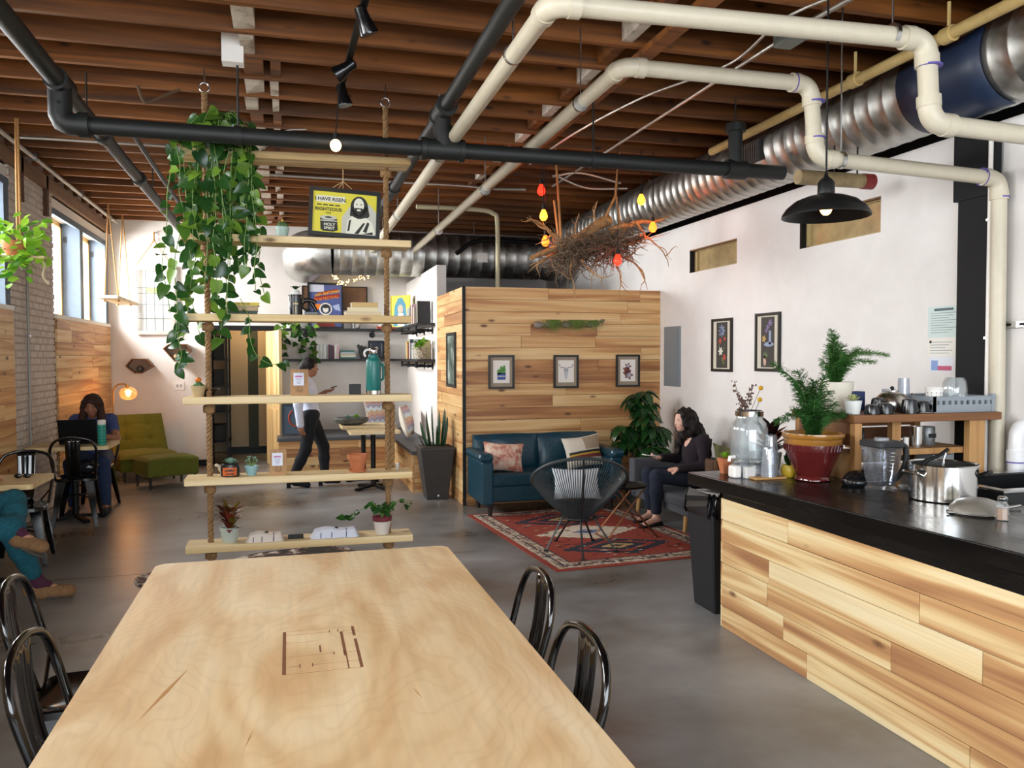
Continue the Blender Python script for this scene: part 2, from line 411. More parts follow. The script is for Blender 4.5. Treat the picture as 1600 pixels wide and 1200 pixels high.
# timber plate over the windows, pale reveal under it
MB().box(XL-0.30, -4.2, 3.36, XL+0.03, YB, 3.50).build('timber_plate', m_timber, wall_left)
for k, y in enumerate((8.62, 9.45)):
    MB().box(XL-0.01, y, 3.08, XL+0.03, y+0.07, 3.50).build('hanger_strap', mat('rust', '#5a3a28', 0.8, var=0.3), wall_left)
for n, (a, b) in enumerate(BAYS):
    # wood panelling under the sill
    pan = struct(MB().box(XL-0.02, a, 0, XL-0.01, b, ZS).build('trim_%d' % (n+1), m_timber))
    if n < 2:
        planks(pan, lambda mb, p, q, z0, z1, pr: mb.box(XL-0.012, p, z0, XL+0.012+pr, q, z1), a, b, 0.02, ZS, 14, 20+n, 0.9, 1.8, m_plank_l)
    else: MB().box(XL-0.012, a, 0.02, XL+0.01, b, ZS).build('panel', m_plank_y, pan)
    # window: deep blue-grey posts, wood sashes, panes
    fr = MB(); w = struct(MB().box(XL-0.42, a, ZS-0.03, XL+0.02, b, ZS+0.012).build('window_%d' % (n+1), m_whitepaint))
    mid = a+(b-a)*0.46
    MB().box(XL-0.40, a, ZH-0.13, XL-0.02, b, ZH-0.02).build('head_board', m_whitepaint, w)
    MB().box(XL-0.04, a, ZH-0.20, XL-0.005, b, ZH-0.13).build('head_trim', m_bluegrey, w)
    spans = []
    for (p, q) in ((a, mid-0.08), (mid+0.08, b-0.14)):
        MB().box(XL-0.26, q, ZS, XL-0.01, q+0.16 if q < b-0.2 else b, ZH-0.13).build('post', m_bluegrey, w)
        spans.append((p, q))
    for p, q in spans:
        s = MB()
        for (y0, y1, z0, z1) in ((p, p+0.055, ZS, ZH-0.13), (q-0.055, q, ZS, ZH-0.13), (p, q, ZS, ZS+0.06), (p, q, ZH-0.19, ZH-0.13)):
            s.box(XL-0.26, y0, z0, XL-0.21, y1, z1)
        so = s.build('sash', m_winwood, w)
        MB().box(XL-0.238, p+0.05, ZS+0.05, XL-0.232, q-0.05, ZH-0.18).build('pane', m_pane, so)
        MB().box(XL-0.19, q-0.012, 3.0, XL-0.16, q, 3.07).build('hinge', m_black, w)
# conduit rising on the pier
cd = thing('conduit', 'thin grey conduit rising on the painted brick pier', 'conduit', (XL+0.03, 8.75, 0))
MB().cyl((XL+0.022, 8.75, 0.3), (XL+0.022, 8.75, 2.5), 0.013, n=8).build('tube', mat('grey_conduit', '#8f8982', 0.5, 0.3), cd, True)
for z in (0.9, 1.8): MB().box(XL-0.002, 8.72, z, XL+0.038, 8.78, z+0.02).build('clip', m_steel, cd)

# ---- back wall with a doorway
wb = MB()
DX0, DX1, DZ = -1.06, -0.25, 2.0
wall_boxes(wb, -2.9, 5.0, 0, ZC+0.24, [(DX0, DX1, 0, DZ)], lambda p, q, z0, z1: wb.box(p, YB, z0, q, YB+0.16, z1))
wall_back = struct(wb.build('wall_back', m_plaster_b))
bbm = MB().box(XL, YB-0.014, 0, DX0-0.07, YB, 0.09); struct(bbm.build('baseboard_back', m_black))
# door casing and the open door leaf
cas = MB()
for (x0, x1, z0, z1) in ((DX0-0.07, DX0, 0, DZ+0.07), (DX1, DX1+0.07, 0, DZ+0.07), (DX0, DX1, DZ, DZ+0.07)): cas.box(x0, YB-0.03, z0, x1, YB+0.16, z1)
struct(cas.build('trim_door', m_black))
door = struct(MB().box(0, -0.022, 0.01, 0.80, 0.022, 1.98).build('door_1', wood('door_pine', 'z', ((0.3, '#f0d6a2'), (0.7, '#d2a868')), 8, 0.5, 0.4, 0.1, 0.12, False)))
door.location = (DX1-0.03, YB-0.04, 0); door.rotation_euler = (0, 0, R(-76))
dm = MATS['door_pine']
for z0, z1 in ((0.18, 0.85), (1.0, 1.78)):
    f = MB()
    for s in (-1, 1):
        y0, y1 = (0.022, 0.032) if s > 0 else (-0.032, -0.022)
        f.box(0.14, y0, z0, 0.66, y1, z1)
    f.build('panel', dm, door, world=False, bevel=0.006)
h = MB(); h.cyl((0.74,-0.06,0.98),(0.74,0.06,0.98),0.028,n=14); h.cyl((0.74,-0.07,0.98),(0.60,-0.07,0.98),0.011,n=8); h.cyl((0.74,0.07,0.98),(0.60,0.07,0.98),0.011,n=8); h.cyl((0.74,-0.07,0.98),(0.74,0.07,0.98),0.012,n=8)
h.build('door_handle', m_black, door, world=False, smooth=True)
# passage behind the doorway
pw = MB(); pw.box(-1.75, YB+0.16, 0, -1.65, YB+1.9, 2.5); pw.box(-1.75, YB+1.8, 0, 0.5, YB+1.9, 2.5); pw.box(0.35, YB+0.16, 0, 0.45, YB+1.9, 2.5); pw.box(-1.75, YB+0.16, 2.45, 0.45, YB+1.9, 2.55)
struct(pw.build('wall_passage', mat('passage_paint', '#a59a84', 0.8)))
pl_ = thing('added_passage_lamp', 'small ceiling lamp inside the passage behind the doorway', 'lamp', (-0.55, YB+0.75, 2.3))  # unseen lamp, added to give the passage its warm light
MB().cyl((-0.55, YB+0.75, 2.40), (-0.55, YB+0.75, 2.449), 0.06, n=18).build('base', m_whitepaint, pl_, True)
MB().ell((-0.55, YB+0.75, 2.37), (0.05, 0.05, 0.05), 14, 10).build('bulb', mat('added_passage_bulb', '#ffe6c0', 0.4, emit='#ffdba8', es=6), pl_, True)
_d = bpy.data.lights.new('added_passage_light', 'POINT'); _d.energy = 16; _d.color = lin('#ffd9a8'); _d.shadow_soft_size = 0.06; _lo = bpy.data.objects.new('added_passage_light', _d); COL.objects.link(_lo); _lo.location = (-0.55, YB+0.75, 2.28)
lk = thing('passage_cabinet', 'tall pale cupboard with a dark green stripe seen through the doorway', 'cupboard', (-0.6, YB+1.5, 0))
MB().box(-0.95, YB+1.35, 0.12, 0.2, YB+1.75, 2.2).build('body', mat('cupboard_paint', '#b5a483', 0.6), lk)
MB().box(-0.62, YB+1.335, 0.1, -0.46, YB+1.35, 2.2).build('stripe', mat('dark_green', '#2d3522', 0.6), lk)
MB().box(-0.95, YB+1.36, 0, 0.2, YB+1.75, 0.12).build('plinth', m_black, lk)
MB().box(-0.90, YB+1.32, 0.2, -0.64, YB+1.35, 2.15).build('door', mat('cupboard_paint2', '#a8987a', 0.6), lk)
rk = thing('passage_rack', 'dark open rack of black boxes inside the doorway on the left', 'rack', (-1.0, YB+0.6, 0))
for (x, y) in ((-1.18, YB+0.3), (-0.88, YB+0.3), (-1.18, YB+0.9), (-0.88, YB+0.9)): MB().box(x-0.015, y-0.015, 0, x+0.015, y+0.015, 1.95).build('post', m_black, rk)
for z in (0.3, 0.75, 1.15, 1.55, 1.9): MB().box(-1.2, YB+0.28, z, -0.86, YB+0.92, z+0.02).build('shelf', m_black, rk)
for k, z in enumerate((0.32, 0.77, 1.17, 1.57)):
    tag(MB().box(-1.12, YB+0.36, z, -0.92, YB+0.8, z+0.24).build('storage_box', mat('dark_box', '#22221f', 0.7), bevel=0.008),
        ('black box on the lowest shelf of the passage rack', 'black box second from bottom on the passage rack', 'black box third from bottom on the passage rack', 'black box on the upper shelf of the passage rack')[k], 'box', 'boxes in the passage rack')

# ---- side wall of the reading corner, then the plank-clad partition box
PX, PY, PZ = 1.82, 8.43, 2.35
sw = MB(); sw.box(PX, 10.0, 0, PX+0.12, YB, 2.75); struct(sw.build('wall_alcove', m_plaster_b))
wp = MB(); wp.box(PX+0.02, PY+0.02, 0, XR, PY+0.12, PZ-0.004); wp.box(PX+0.02, PY+0.12, 0, PX+0.10, 10.0, PZ-0.004); wp.box(PX+0.10, PY+0.12, PZ-0.06, XR, 10.0, PZ-0.004)
part = struct(wp.build('wall_partition', m_timber))
planks(part, lambda mb, p, q, z0, z1, pr: mb.box(p, PY-pr, z0, q, PY+0.022, z1), PX+0.022, XR, 0.0, PZ, 18, 11, 0.6, 2.1, m_plank_x)
planks(part, lambda mb, p, q, z0, z1, pr: mb.box(PX-pr, p, z0, PX+0.022, q, z1), PY+0.022, 10.0, 0.0, PZ, 18, 12, 0.5, 1.6, m_plank_y)
MB().box(PX-0.010, PY-0.010, 0, PX+0.022, PY+0.022, PZ+0.004).build('corner_trim', m_black, part)

# ---- right wall with two clerestory openings, black beam and shadow gap over it in one dark colour
wr = MB(); WH = [(6.81, 7.74, 2.48, 2.72), (4.89, 5.84, 2.49, 2.75)]
wall_boxes(wr, -4.2, YB+0.2, 0, 3.0, WH, lambda p, q, z0, z1: wr.box(XR, p, z0, XR+0.3, q, z1))
struct(wr.build('wall_right', m_plaster))
for n, (a, b, z0, z1) in enumerate(WH):
    w = struct(MB().box(XR+0.075, a, z0, XR+0.10, b, z1).build('window_%d' % (n+5), mat('dim_interior_pane', '#a8946a', 0.2, spec=0.6, var=0.25, bscale=7)))  # pane colour imitates the dim yellowish interior behind the glass
    f = MB()
    for (y0, y1, c0, c1) in ((a, b, z0, z0+0.018), (a, b, z1-0.018, z1)): f.box(XR+0.05, y0, c0, XR+0.075, y1, c1)
    f.box(XR+0.05, b-0.07, z0, XR+0.075, b-0.02, z1); f.build('sash', mat('old_sash', '#b09a6a', 0.6), w)
    MB().box(XR+0.002, b-0.02, z0, XR+0.075, b, z1).build('jamb', m_black, w)
    MB().box(XR+0.002, a, z1-0.012, XR+0.05, b, z1).build('lintel', m_timber, w)
st = MB(); st.box(XR+0.04, -4.2, 3.0, XR+0.45, YB, ZC+0.24); struct(st.build('trim_beam', mat('beam_shadow_black', '#0b0b0d', 0.7, spec=0.2)))  # near-black colour covers the ledger beam and the shadow gap alike
co = thing('steel_column', 'black steel column against the pale right wall', 'column', (XR-0.05, 4.0, 0))
cm = mat('column_black', '#0d0e11', 0.6, spec=0.25)
MB().box(XR-0.015, 3.88, 0, XR-0.001, 4.12, 2.97).build('flange', cm, co)
MB().box(XR-0.06, 3.99, 0, XR-0.015, 4.01, 2.97).build('web', cm, co)
MB().box(XR-0.075, 3.88, 0, XR-0.06, 4.12, 2.97).build('flange', cm, co)
MB().box(XR-0.085, 3.86, 2.56, XR-0.02, 4.15, 2.97).build('head_plate', cm, co)
# ---- shop front behind the camera
wf = MB(); fh = [(-2.2, -0.3, 0.6, 3.1), (-0.1, 1.8, 0.6, 3.1), (2.0, 3.9, 0.6, 3.1)]
wall_boxes(wf, -2.9, 4.6, 0, ZC+0.24, fh, lambda p, q, z0, z1: wf.box(p, -3.35, z0, q, -3.2, z1))
struct(wf.build('wall_front', m_plaster))
# ================================================================== pipes, ducts, cables under the ceiling
def run_pipe(parent, pts, r, m, bend=0.09, fit=1.14, n=18, collar=True, mfit=None):
    P = [Vector(p) for p in pts]; mfit = mfit or m
    for i in range(len(P)-1):
        a, b = P[i].copy(), P[i+1].copy(); d = (b-a).normalized()
        if i > 0: a += d*bend
        if i < len(P)-2: b -= d*bend
        MB().cyl(a, b, r, n=n).build('pipe', m, parent, True)
    for i in range(1, len(P)-1):
        d0 = (P[i]-P[i-1]).normalized(); d1 = (P[i+1]-P[i]).normalized()
        a = P[i]-d0*bend; b = P[i]+d1*bend; mb = MB(); pts2 = []
        for k in range(9):
            t = k/8; pts2.append(a*(1-t)**2+P[i]*2*t*(1-t)+b*t*t)
        mb.tube(pts2, r*fit, n)
        if collar:
            mb.cyl(a-d0*r*0.9, a+d0*r*0.25, r*fit*1.07, n=n); mb.cyl(b-d1*r*0.25, b+d1*r*0.9, r*fit*1.07, n=n)
        mb.build('elbow', mfit, parent, True)
def hanger(parent, p, r, ztop, m, rod=0.006):
    mb = MB(); p = Vector(p); mb.cyl((p.x, p.y, p.z+r), (p.x, p.y, ztop), rod, n=6); mb.build('hanger_rod', m, parent, True)
def clamp(parent, p, r, axis, m, w=0.02):
    p = Vector(p); a = Vector(axis); MB().cyl(p-a*w/2, p+a*w/2, r, n=18).build('clamp', m, parent, True)
m_iron = mat('black_iron_pipe', '#1a1c1b', 0.55, 0.1, var=0.15, bscale=30)
m_pvc = mat('white_pvc', '#cdc4ae', 0.4, var=0.03, bscale=20)
m_pvc2 = mat('white_pvc_cool', '#e9e9ea', 0.3)
m_purple = mat('purple_primer', '#5b50a0', 0.6)

# black iron main
t = thing('iron_pipe_main', 'black iron pipe run with tees crossing the room below the joists', 'pipe', (0, 5.4, 3.0))
r = 0.053
MB().cyl((-1.29, 5.42, 3.24), (-1.29, 3.0, 3.24), r, n=20).build('pipe', m_iron, t, True)
MB().cyl((-1.29, 5.42, 3.24), (-1.29, 11.6, 3.24), r*0.9, n=20).build('pipe', m_iron, t, True)
for y in (3.95, 6.6, 8.1): clamp(t, (-1.29, y, 3.24), r*1.22, (0,1,0), m_iron, 0.1)
mb = MB(); mb.cyl((-1.29, 5.31, 3.24), (-1.29, 5.55, 3.24), r*1.3, n=20); mb.cyl((-1.29, 5.42, 3.24), (-1.29, 5.42, 3.10), r*1.25, n=20); mb.build('tee', m_iron, t, True)
mb = MB(); mb.tube([(-1.29,5.42,3.12),(-1.29,5.42,3.05),(-1.275,5.42,3.015),(-1.24,5.42,3.0),(-1.16,5.42,3.0)], r*1.25, 20); mb.cyl((-1.19,5.42,3.0),(-1.13,5.42,3.0),r*1.42,n=20); mb.build('elbow', m_iron, t, True)
MB().cyl((-1.16, 5.42, 3.0), (3.67, 5.42, 3.0), r, n=20).build('pipe', m_iron, t, True)
mb = MB(); mb.cyl((0.92,5.42,3.0),(1.15,5.42,3.0),r*1.28,n=20); mb.cyl((1.035,5.42,3.0),(1.035,5.42,3.16),r*1.25,n=20); mb.build('tee', m_iron, t, True)
for x in (0.90, 1.16): clamp(t, (x, 5.42, 3.0), r*1.42, (1,0,0), m_iron, 0.035)
MB().cyl((1.035,5.42,3.14),(1.035,5.42,3.25),r*1.05,n=20).build('pipe', m_iron, t, True)
mb = MB(); mb.cyl((1.035,5.30,3.26),(1.035,5.54,3.26),r*1.25,n=20); mb.build('tee', m_iron, t, True)
MB().cyl((1.035, 2.2, 3.26), (1.035, 11.9, 3.26), r*0.88, n=20).build('pipe', m_iron, t, True)
for y in (5.29, 5.55): clamp(t, (1.035, y, 3.26), r*1.36, (0,1,0), m_iron, 0.035)
clamp(t, (1.035, 8.0, 3.26), r*1.15, (0,1,0), m_iron, 0.09)
for x, z in ((-0.28, 3.0), (2.12, 3.0)):
    hanger(t, (x, 5.42, z), r, ZC, m_iron, 0.007); clamp(t, (x, 5.42, z), r*1.15, (1,0,0), m_iron, 0.05)
for y in (6.1, 8.9): hanger(t, (-1.29, y, 3.24), r, ZC, m_iron)
mb = MB(); mb.cyl((3.26,5.42,3.0),(3.26,5.42,3.30),r*1.0,n=16); mb.cyl((3.18,5.42,3.0),(3.34,5.42,3.0),r*1.35,n=18); mb.cyl((3.26,5.42,3.28),(3.26,5.42,3.34),r*1.4,n=16); mb.build('riser', m_iron, t, True)
hanger(t, (3.26, 5.42, 3.28), r, ZC, m_iron)
# white board plates that carry the hanger
tag(MB().box(-0.37, 5.36, 3.44, -0.24, 5.46, 3.80).build('hanger_plate', m_whitepaint, ceiling), None, None)
# capped stub below the duct
t = thing('capped_pipe_stub', 'pale capped pipe stub with a red end hanging below the duct', 'pipe', (3.5, 4.62, 2.74))
MB().cyl((3.24, 4.62, 2.775), (3.74, 4.62, 2.775), 0.048, n=18).build('pipe', noisemat('stub_paint', ((0.3, '#7d6a4c'), (0.7, '#b09a70')), 8, 5, 0.6), t, True)
MB().cyl((3.74, 4.62, 2.775), (3.82, 4.62, 2.775), 0.052, n=18).build('cap', mat('red_primer', '#8c2f2a', 0.6), t, True)
for x in (3.52, 3.70): hanger(t, (x, 4.62, 2.775), 0.03, 3.0, m_black)

# white pvc runs
def pvc(name, label, pts, r, hang, marks):
    t = thing(name, label, 'pipe', pts[0]); run_pipe(t, pts, r, m_pvc, 0.085)
    for p, ax in hang: hanger(t, p, r, ZC, m_steel, 0.005); clamp(t, p, r*1.13, ax, m_steel, 0.022)
    for p, ax in marks: clamp(t, p, r*1.235, ax, m_purple, 0.008)
    return t
z1 = 3.10
a, b = 1.10, 3.30
pvc('pvc_pipe', 'upper white plastic drain pipe bending over towards the duct', [(1.13, 11.5, z1-0.06), (a, b, z1), (2.92, b-0.12, z1-0.01), (2.94, b-0.13, 2.70), (4.10, b-0.15, 2.66)], 0.045,
    [((1.10, 3.9, z1), (0,1,0)), ((1.10, 5.9, z1-0.02), (0,1,0)), ((1.11, 8.3, z1-0.04), (0,1,0)), ((2.74, b-0.11, z1), (1,0,0))], [((2.935, b-0.13, 2.965), (0,0,1))])
t2 = pvc('pvc_pipe', 'lower white plastic drain pipe stepping down in front of the duct', [(1.70, 11.0, 3.06), (1.70, 3.93, 3.11), (2.81, 3.90, 3.105), (2.835, 3.88, 2.70), (4.045, 3.82, 2.64), (4.065, 3.815, 0.0)], 0.042,
    [((1.68, 4.5, 3.085), (0,1,0)), ((1.69, 6.9, 3.06), (0,1,0)), ((1.70, 9.2, 3.05), (0,1,0)), ((2.99, 3.87, 2.692), (1,0,0))],
    [((2.705, 3.903, 3.106), (1,0,0)), ((2.83, 3.88, 3.005), (0,0,1)), ((2.835, 3.88, 2.805), (0,0,1)), ((3.925, 3.826, 2.646), (1,0,0)), ((4.05, 3.818, 2.53), (0,0,1))])
# short pvc trap at the right wall
t = thing('pvc_trap', 'short white plastic pipe stub right of the timber dish shelf', 'pipe', (4.065, 3.69, 0.0))
MB().tube([(4.065, 3.69, 0.0), (4.065, 3.69, 1.08), (4.07, 3.69, 1.15), (4.085, 3.69, 1.18), (4.115, 3.69, 1.19)], 0.043, 18).build('pipe', m_pvc2, t, True)
clamp(t, (4.065, 3.69, 1.02), 0.05, (0,0,1), m_pvc2, 0.07); clamp(t, (4.065, 3.69, 0.985), 0.052, (0,0,1), m_purple, 0.007)
t = thing('strut_channel', 'slotted steel strut holding the white riser pipe', 'bracket', (XR-0.03, 3.6, 1.78))
MB().box(XR-0.035, 3.2, 1.765, XR-0.001, 3.86, 1.80).build('channel', m_steel, t)
for y in (3.42, 3.5, 3.66, 3.76): MB().box(XR-0.038, y, 1.775, XR-0.034, y+0.04, 1.79).build('slot', m_black, t)
t = thing('wall_conduit', 'thin white conduit beside the black steel column', 'conduit', (XR-0.04, 3.84, 0))
MB().cyl((XR-0.09, 3.868, 0.0), (XR-0.09, 3.868, 2.98), 0.013, n=10).build('tube', m_whitepaint, t, True)
for z in (0.9, 1.7, 2.4): MB().box(XR-0.105, 3.862, z, XR-0.075, 3.884, z+0.015).build('strap', m_steel, t)

# spiral ducts
def duct(parent, path, r, m, pitch=0.13, n=40, name='tube'):
    P = [Vector(p) for p in path]; pts = []; rr = []
    for i in range(len(P)-1):
        d = P[i+1]-P[i]; L = d.length; k = max(1, int(L/pitch)); d.normalize(); s = L/k
        for j in range(k):
            q = P[i]+d*(s*j)
            for off, dr in ((0.0, 0), (s*0.5-0.008, 0), (s*0.5-0.004, 0.0035), (s*0.5+0.004, 0.0035), (s*0.5+0.008, 0)): pts.append(q+d*off); rr.append(r+dr)
    pts.append(P[-1]); rr.append(r)
    MB().tube(pts, rr, n).build(name, m, parent, True, ang=60)
t = thing('spiral_duct', 'galvanised spiral air duct running along the right wall with a blue patch', 'duct', (3.87, 6, 3.245))
DR = 0.253; DXC, DZC = 3.87, 3.245
duct(t, [(DXC, -1.5, DZC), (DXC, 11.0, DZC)], DR, m_galv)
bp_ = MB()
def patch(u, v):
    a = R(150)+(R(268)-R(150))*u; return (DXC+math.cos(a)*(DR+0.008), 3.55+0.62*v, DZC+math.sin(a)*(DR+0.008))
bp_.grid(patch, 16, 4); bp_.build('patch', mat('blue_tape', '#1d2b44', 0.4, var=0.15, bscale=8), t, True, solid=0.006)
for y in (3.0, 5.6, 8.2): MB().cyl((DXC, y, DZC+DR-0.01), (DXC, y, ZC+0.02), 0.008, n=6).build('hanger_rod', m_steel, t)
MB().box(3.585, 5.62, 3.15, 3.66, 5.90, 3.31).build('grille', mat('dark_grille', '#2b2622', 0.6), t)
for k in range(8): MB().box(3.577, 5.64+k*0.032, 3.16, 3.585, 5.652+k*0.032, 3.30).build('fin', m_steel, t)
t = thing('spiral_duct', 'fat galvanised spiral duct crossing above the bookshelves at the back', 'duct', (1.8, 11.3, 3.03))
el = [Vector((0.62, 11.3, 3.03))]+[Vector((0.62-0.35*math.sin(a), 11.65-0.35*math.cos(a), 3.03)) for a in [R(x) for x in (15,30,45,60,75,90)]]+[Vector((0.27, YB+0.02, 3.03))]
MB().tube(el, 0.31, 36, caps=False).build('elbow', m_galv, t, True, ang=80)
duct(t, [(0.62, 11.3, 3.03), (3.55, 11.3, 3.03)], 0.305, m_galv, 0.16)
MB().ell((3.72, 11.28, 3.04), (0.34, 0.34, 0.33), 20, 14).build('junction', m_galv, t, True, ang=80)
for x in (1.3, 2.6): MB().cyl((x, 11.3, 3.27), (x, 11.3, ZC), 0.008, n=6).build('hanger_rod', m_steel, t)
MB().box(2.58, 10.985, 2.92, 2.72, 10.993, 3.05).build('label', m_whitepaint, t)
# yellowed pipe above the duct
t = thing('yellowed_pipe', 'yellowed plastic pipe running above the long spiral duct', 'pipe', (3.52, 5, 3.36))
my = noisemat('yellowed', ((0.3, '#b99a5c'), (0.7, '#d2b87c')), 6, 5, 0.5)
MB().cyl((3.50, 0.5, 3.37), (3.50, 6.2, 3.34), 0.033, n=14).build('pipe', my, t, True)
for y in (4.4, 3.65): clamp(t, (3.50, y, 3.352), 0.045, (0,1,0), my, 0.07); hanger(t, (3.50, y, 3.352), 0.03, ZC, my, 0.01)

# conduits and cables
m_emt = mat('emt_conduit', '#c3bdb4', 0.35, 0.8)
def cable(name, label, pts, r, m, cat='conduit', n=8):
    return tag(MB().tube(pts, r, n).build(name, m, None, True), label, cat)
t = thing('junction_conduit', 'metal conduit with a grey junction box under the joists at right', 'conduit', (2.88, 5.5, 3.49))
MB().cyl((2.88, 4.28, 3.50), (2.88, 8.6, 3.50), 0.012, n=8).build('tube', m_emt, t, True)
MB().cyl((2.88, 4.05, 3.50), (3.05, 2.0, 3.50), 0.016, n=8).build('tube', m_emt, t, True)
MB().box(2.82, 4.05, 3.44, 2.94, 4.28, 3.528).build('junction_box', mat('grey_box', '#7f837c', 0.5, 0.5), t, bevel=0.008)
cable('flexible_cable', 'thin grey flexible cable looping along the ceiling at right', catmull([(3.0, 3.2, 3.47), (2.7, 3.9, 3.48), (2.72, 4.6, 3.45), (2.5, 5.4, 3.47), (2.33, 6.4, 3.46), (2.31, 7.6, 3.48)], 8), 0.009, m_emt, 'cable')
t = thing('wall_top_conduit', 'long grey conduit running along the top of the window wall', 'conduit', (-2.28, 9.5, 3.49))
MB().cyl((-2.28, 3.0, 3.49), (-2.28, 12.5, 3.49), 0.020, n=8).build('tube', mat('grey_conduit2', '#a79f95', 0.5, 0.4), t, True)
for y in (8.6, 10.4, 12.0): MB().box(-2.31, y, 3.46, -2.25, y+0.02, 3.529).build('clip', m_steel, t)
cable('cross_conduit', 'conduit crossing under the joists behind the hanging shelf', [(-2.2, 7.9, 3.5), (-2.0, 7.95, 3.515), (-0.4, 7.95, 3.515), (0.3, 7.95, 3.515)], 0.013, m_emt)
cable('cross_conduit', 'conduit crossing the joists above the framed yellow poster', [(-0.15, 8.9, 3.515), (1.9, 8.9, 3.515), (2.3, 8.9, 3.50), (2.6, 8.7, 3.47)], 0.016, m_emt)
cable('drop_conduit', 'pale conduit bending down behind the hanging roots to the partition top', catmull([(1.6, 10.2, 3.5), (2.35, 10.2, 3.5), (2.6, 10.2, 3.46), (2.66, 10.2, 3.3), (2.66, 10.2, 2.36)], 6), 0.03, mat('cream_tube', '#cfc5a2', 0.5))
cable('loop_cable', 'pair of bowed grey cables sagging beside the far duct, upper one', catmull([(2.65, 7.9, 3.45), (2.95, 7.9, 3.50), (3.4, 7.9, 3.42)], 8), 0.014, m_emt, 'cable')
cable('loop_cable', 'pair of bowed grey cables sagging beside the far duct, lower one', catmull([(2.65, 7.85, 3.45), (3.0, 7.85, 3.34), (3.45, 7.85, 3.36)], 8), 0.012, m_emt, 'cable')
cable('angled_conduit', 'dark elbowed pipe above the partition left of the hanging roots', catmull([(2.15, 10.4, 2.95), (2.5, 10.4, 3.14), (3.4, 10.4, 3.12)], 4), 0.03, m_black, 'pipe')
cable('angled_conduit', 'thin dark pipe running beside the left iron pipe towards the back wall', catmull([(-1.08, 6.9, 3.42), (-1.13, 6.95, 3.40), (-1.16, 7.2, 3.38), (-1.17, 11.5, 3.36)], 4), 0.02, m_iron, 'pipe')
cable('door_cable', 'thin blue-grey wire dangling between joists behind the trailing plant', catmull([(0.18, 7.0, 3.50), (0.02, 7.0, 3.48), (-0.06, 7.0, 3.40), (-0.12, 7.02, 3.36), (-0.2, 7.05, 3.30), (-0.12, 7.1, 3.22)], 6), 0.008, m_emt, 'cable')
cable('rope_loop', 'dark rope loop drooping from a joist near the top left', catmull([(-1.0, 6.3, ZC), (-0.97, 6.3, 3.44), (-0.93, 6.3, 3.42), (-0.82, 6.3, 3.48), (-0.72, 6.3, ZC)], 6), 0.011, mat('dark_rope', '#5b4630', 0.9), 'rope')

# track of black spot lamps near the top centre
t = thing('track_light', 'black ceiling track with three swivelling spot lamps', 'track light', (0.4, 4.6, 3.4))
MB().beam((0.43, 3.6, 3.46), (0.38, 5.86, 3.46), 0.035, 0.03).build('track', m_black, t)
for k, (y, dx, dy, dz) in enumerate(((4.36, 0.05, 0.02, -0.12), (5.14, -0.10, 0.03, -0.07), (5.62, 0.03, 0.0, -0.13))):
    c = Vector((0.42-0.02*(y-3.6), y, 3.40)); d = Vector((dx, dy, dz)).normalized(); h = MB()
    h.cyl((c.x, y, 3.45), c, 0.012, n=8)
    h.tube([c-d*0.05, c-d*0.04, c+d*0.02, c+d*0.09, c+d*0.10], [0.012, 0.032, 0.036, 0.052, 0.050], 16)
    h.build('spot_head', mat('glossy_black', '#0e0e10', 0.18), t, True)
t = thing('ceiling_bulb', 'single bare glowing bulb hanging above the top shelf board', 'bulb', (0.285, 5.2, 2.9))
MB().cyl((0.31, 5.2, 2.99), (0.35, 5.2, 3.44), 0.004, n=6).build('cord', m_black, t)
MB().cyl((0.31, 5.2, 2.955), (0.31, 5.2, 3.0), 0.016, n=10).build('socket', m_black, t, True)
MB().ell((0.31, 5.2, 2.925), (0.034, 0.034, 0.038), 14, 10).build('bulb', mat('warm_bulb', '#ffe2b0', 0.4, emit='#ffd089', es=14), t, True)
# black enamel pendant over the counter
t = thing('pendant_lamp', 'black enamel barn pendant lamp hanging over the counter', 'lamp', (2.62, 3.5, 2.30))
c = (2.62, 3.5, 2.30)
MB().cyl((2.62, 3.5, 2.52), (2.62, 3.5, ZC), 0.005, n=8).build('cord', m_black, t)
sh = [(0.214, 0), (0.212, 0.012), (0.19, 0.045), (0.15, 0.078), (0.10, 0.098), (0.055, 0.108), (0.042, 0.114), (0.040, 0.17), (0.030, 0.185), (0.012, 0.20), (0.006, 0.225), (0.0, 0.225)]
inn = [(0.0, 0.10), (0.05, 0.098), (0.10, 0.089), (0.148, 0.07), (0.186, 0.038), (0.207, 0.008), (0.214, 0.0)]
MB().lathe(inn[::1]+sh[1:], c, 40).build('lamp_shade', mat('black_enamel', '#101112', 0.4), t, True, ang=60)
MB().ell((2.62, 3.5, 2.345), (0.03, 0.03, 0.038), 12, 8).build('bulb', mat('amber_bulb', '#ffb05a', 0.4, emit='#ffa850', es=14), t, True)
MB().cyl((2.62, 3.5, 2.38), (2.62, 3.5, 2.405), 0.02, n=10).build('socket', m_black, t)

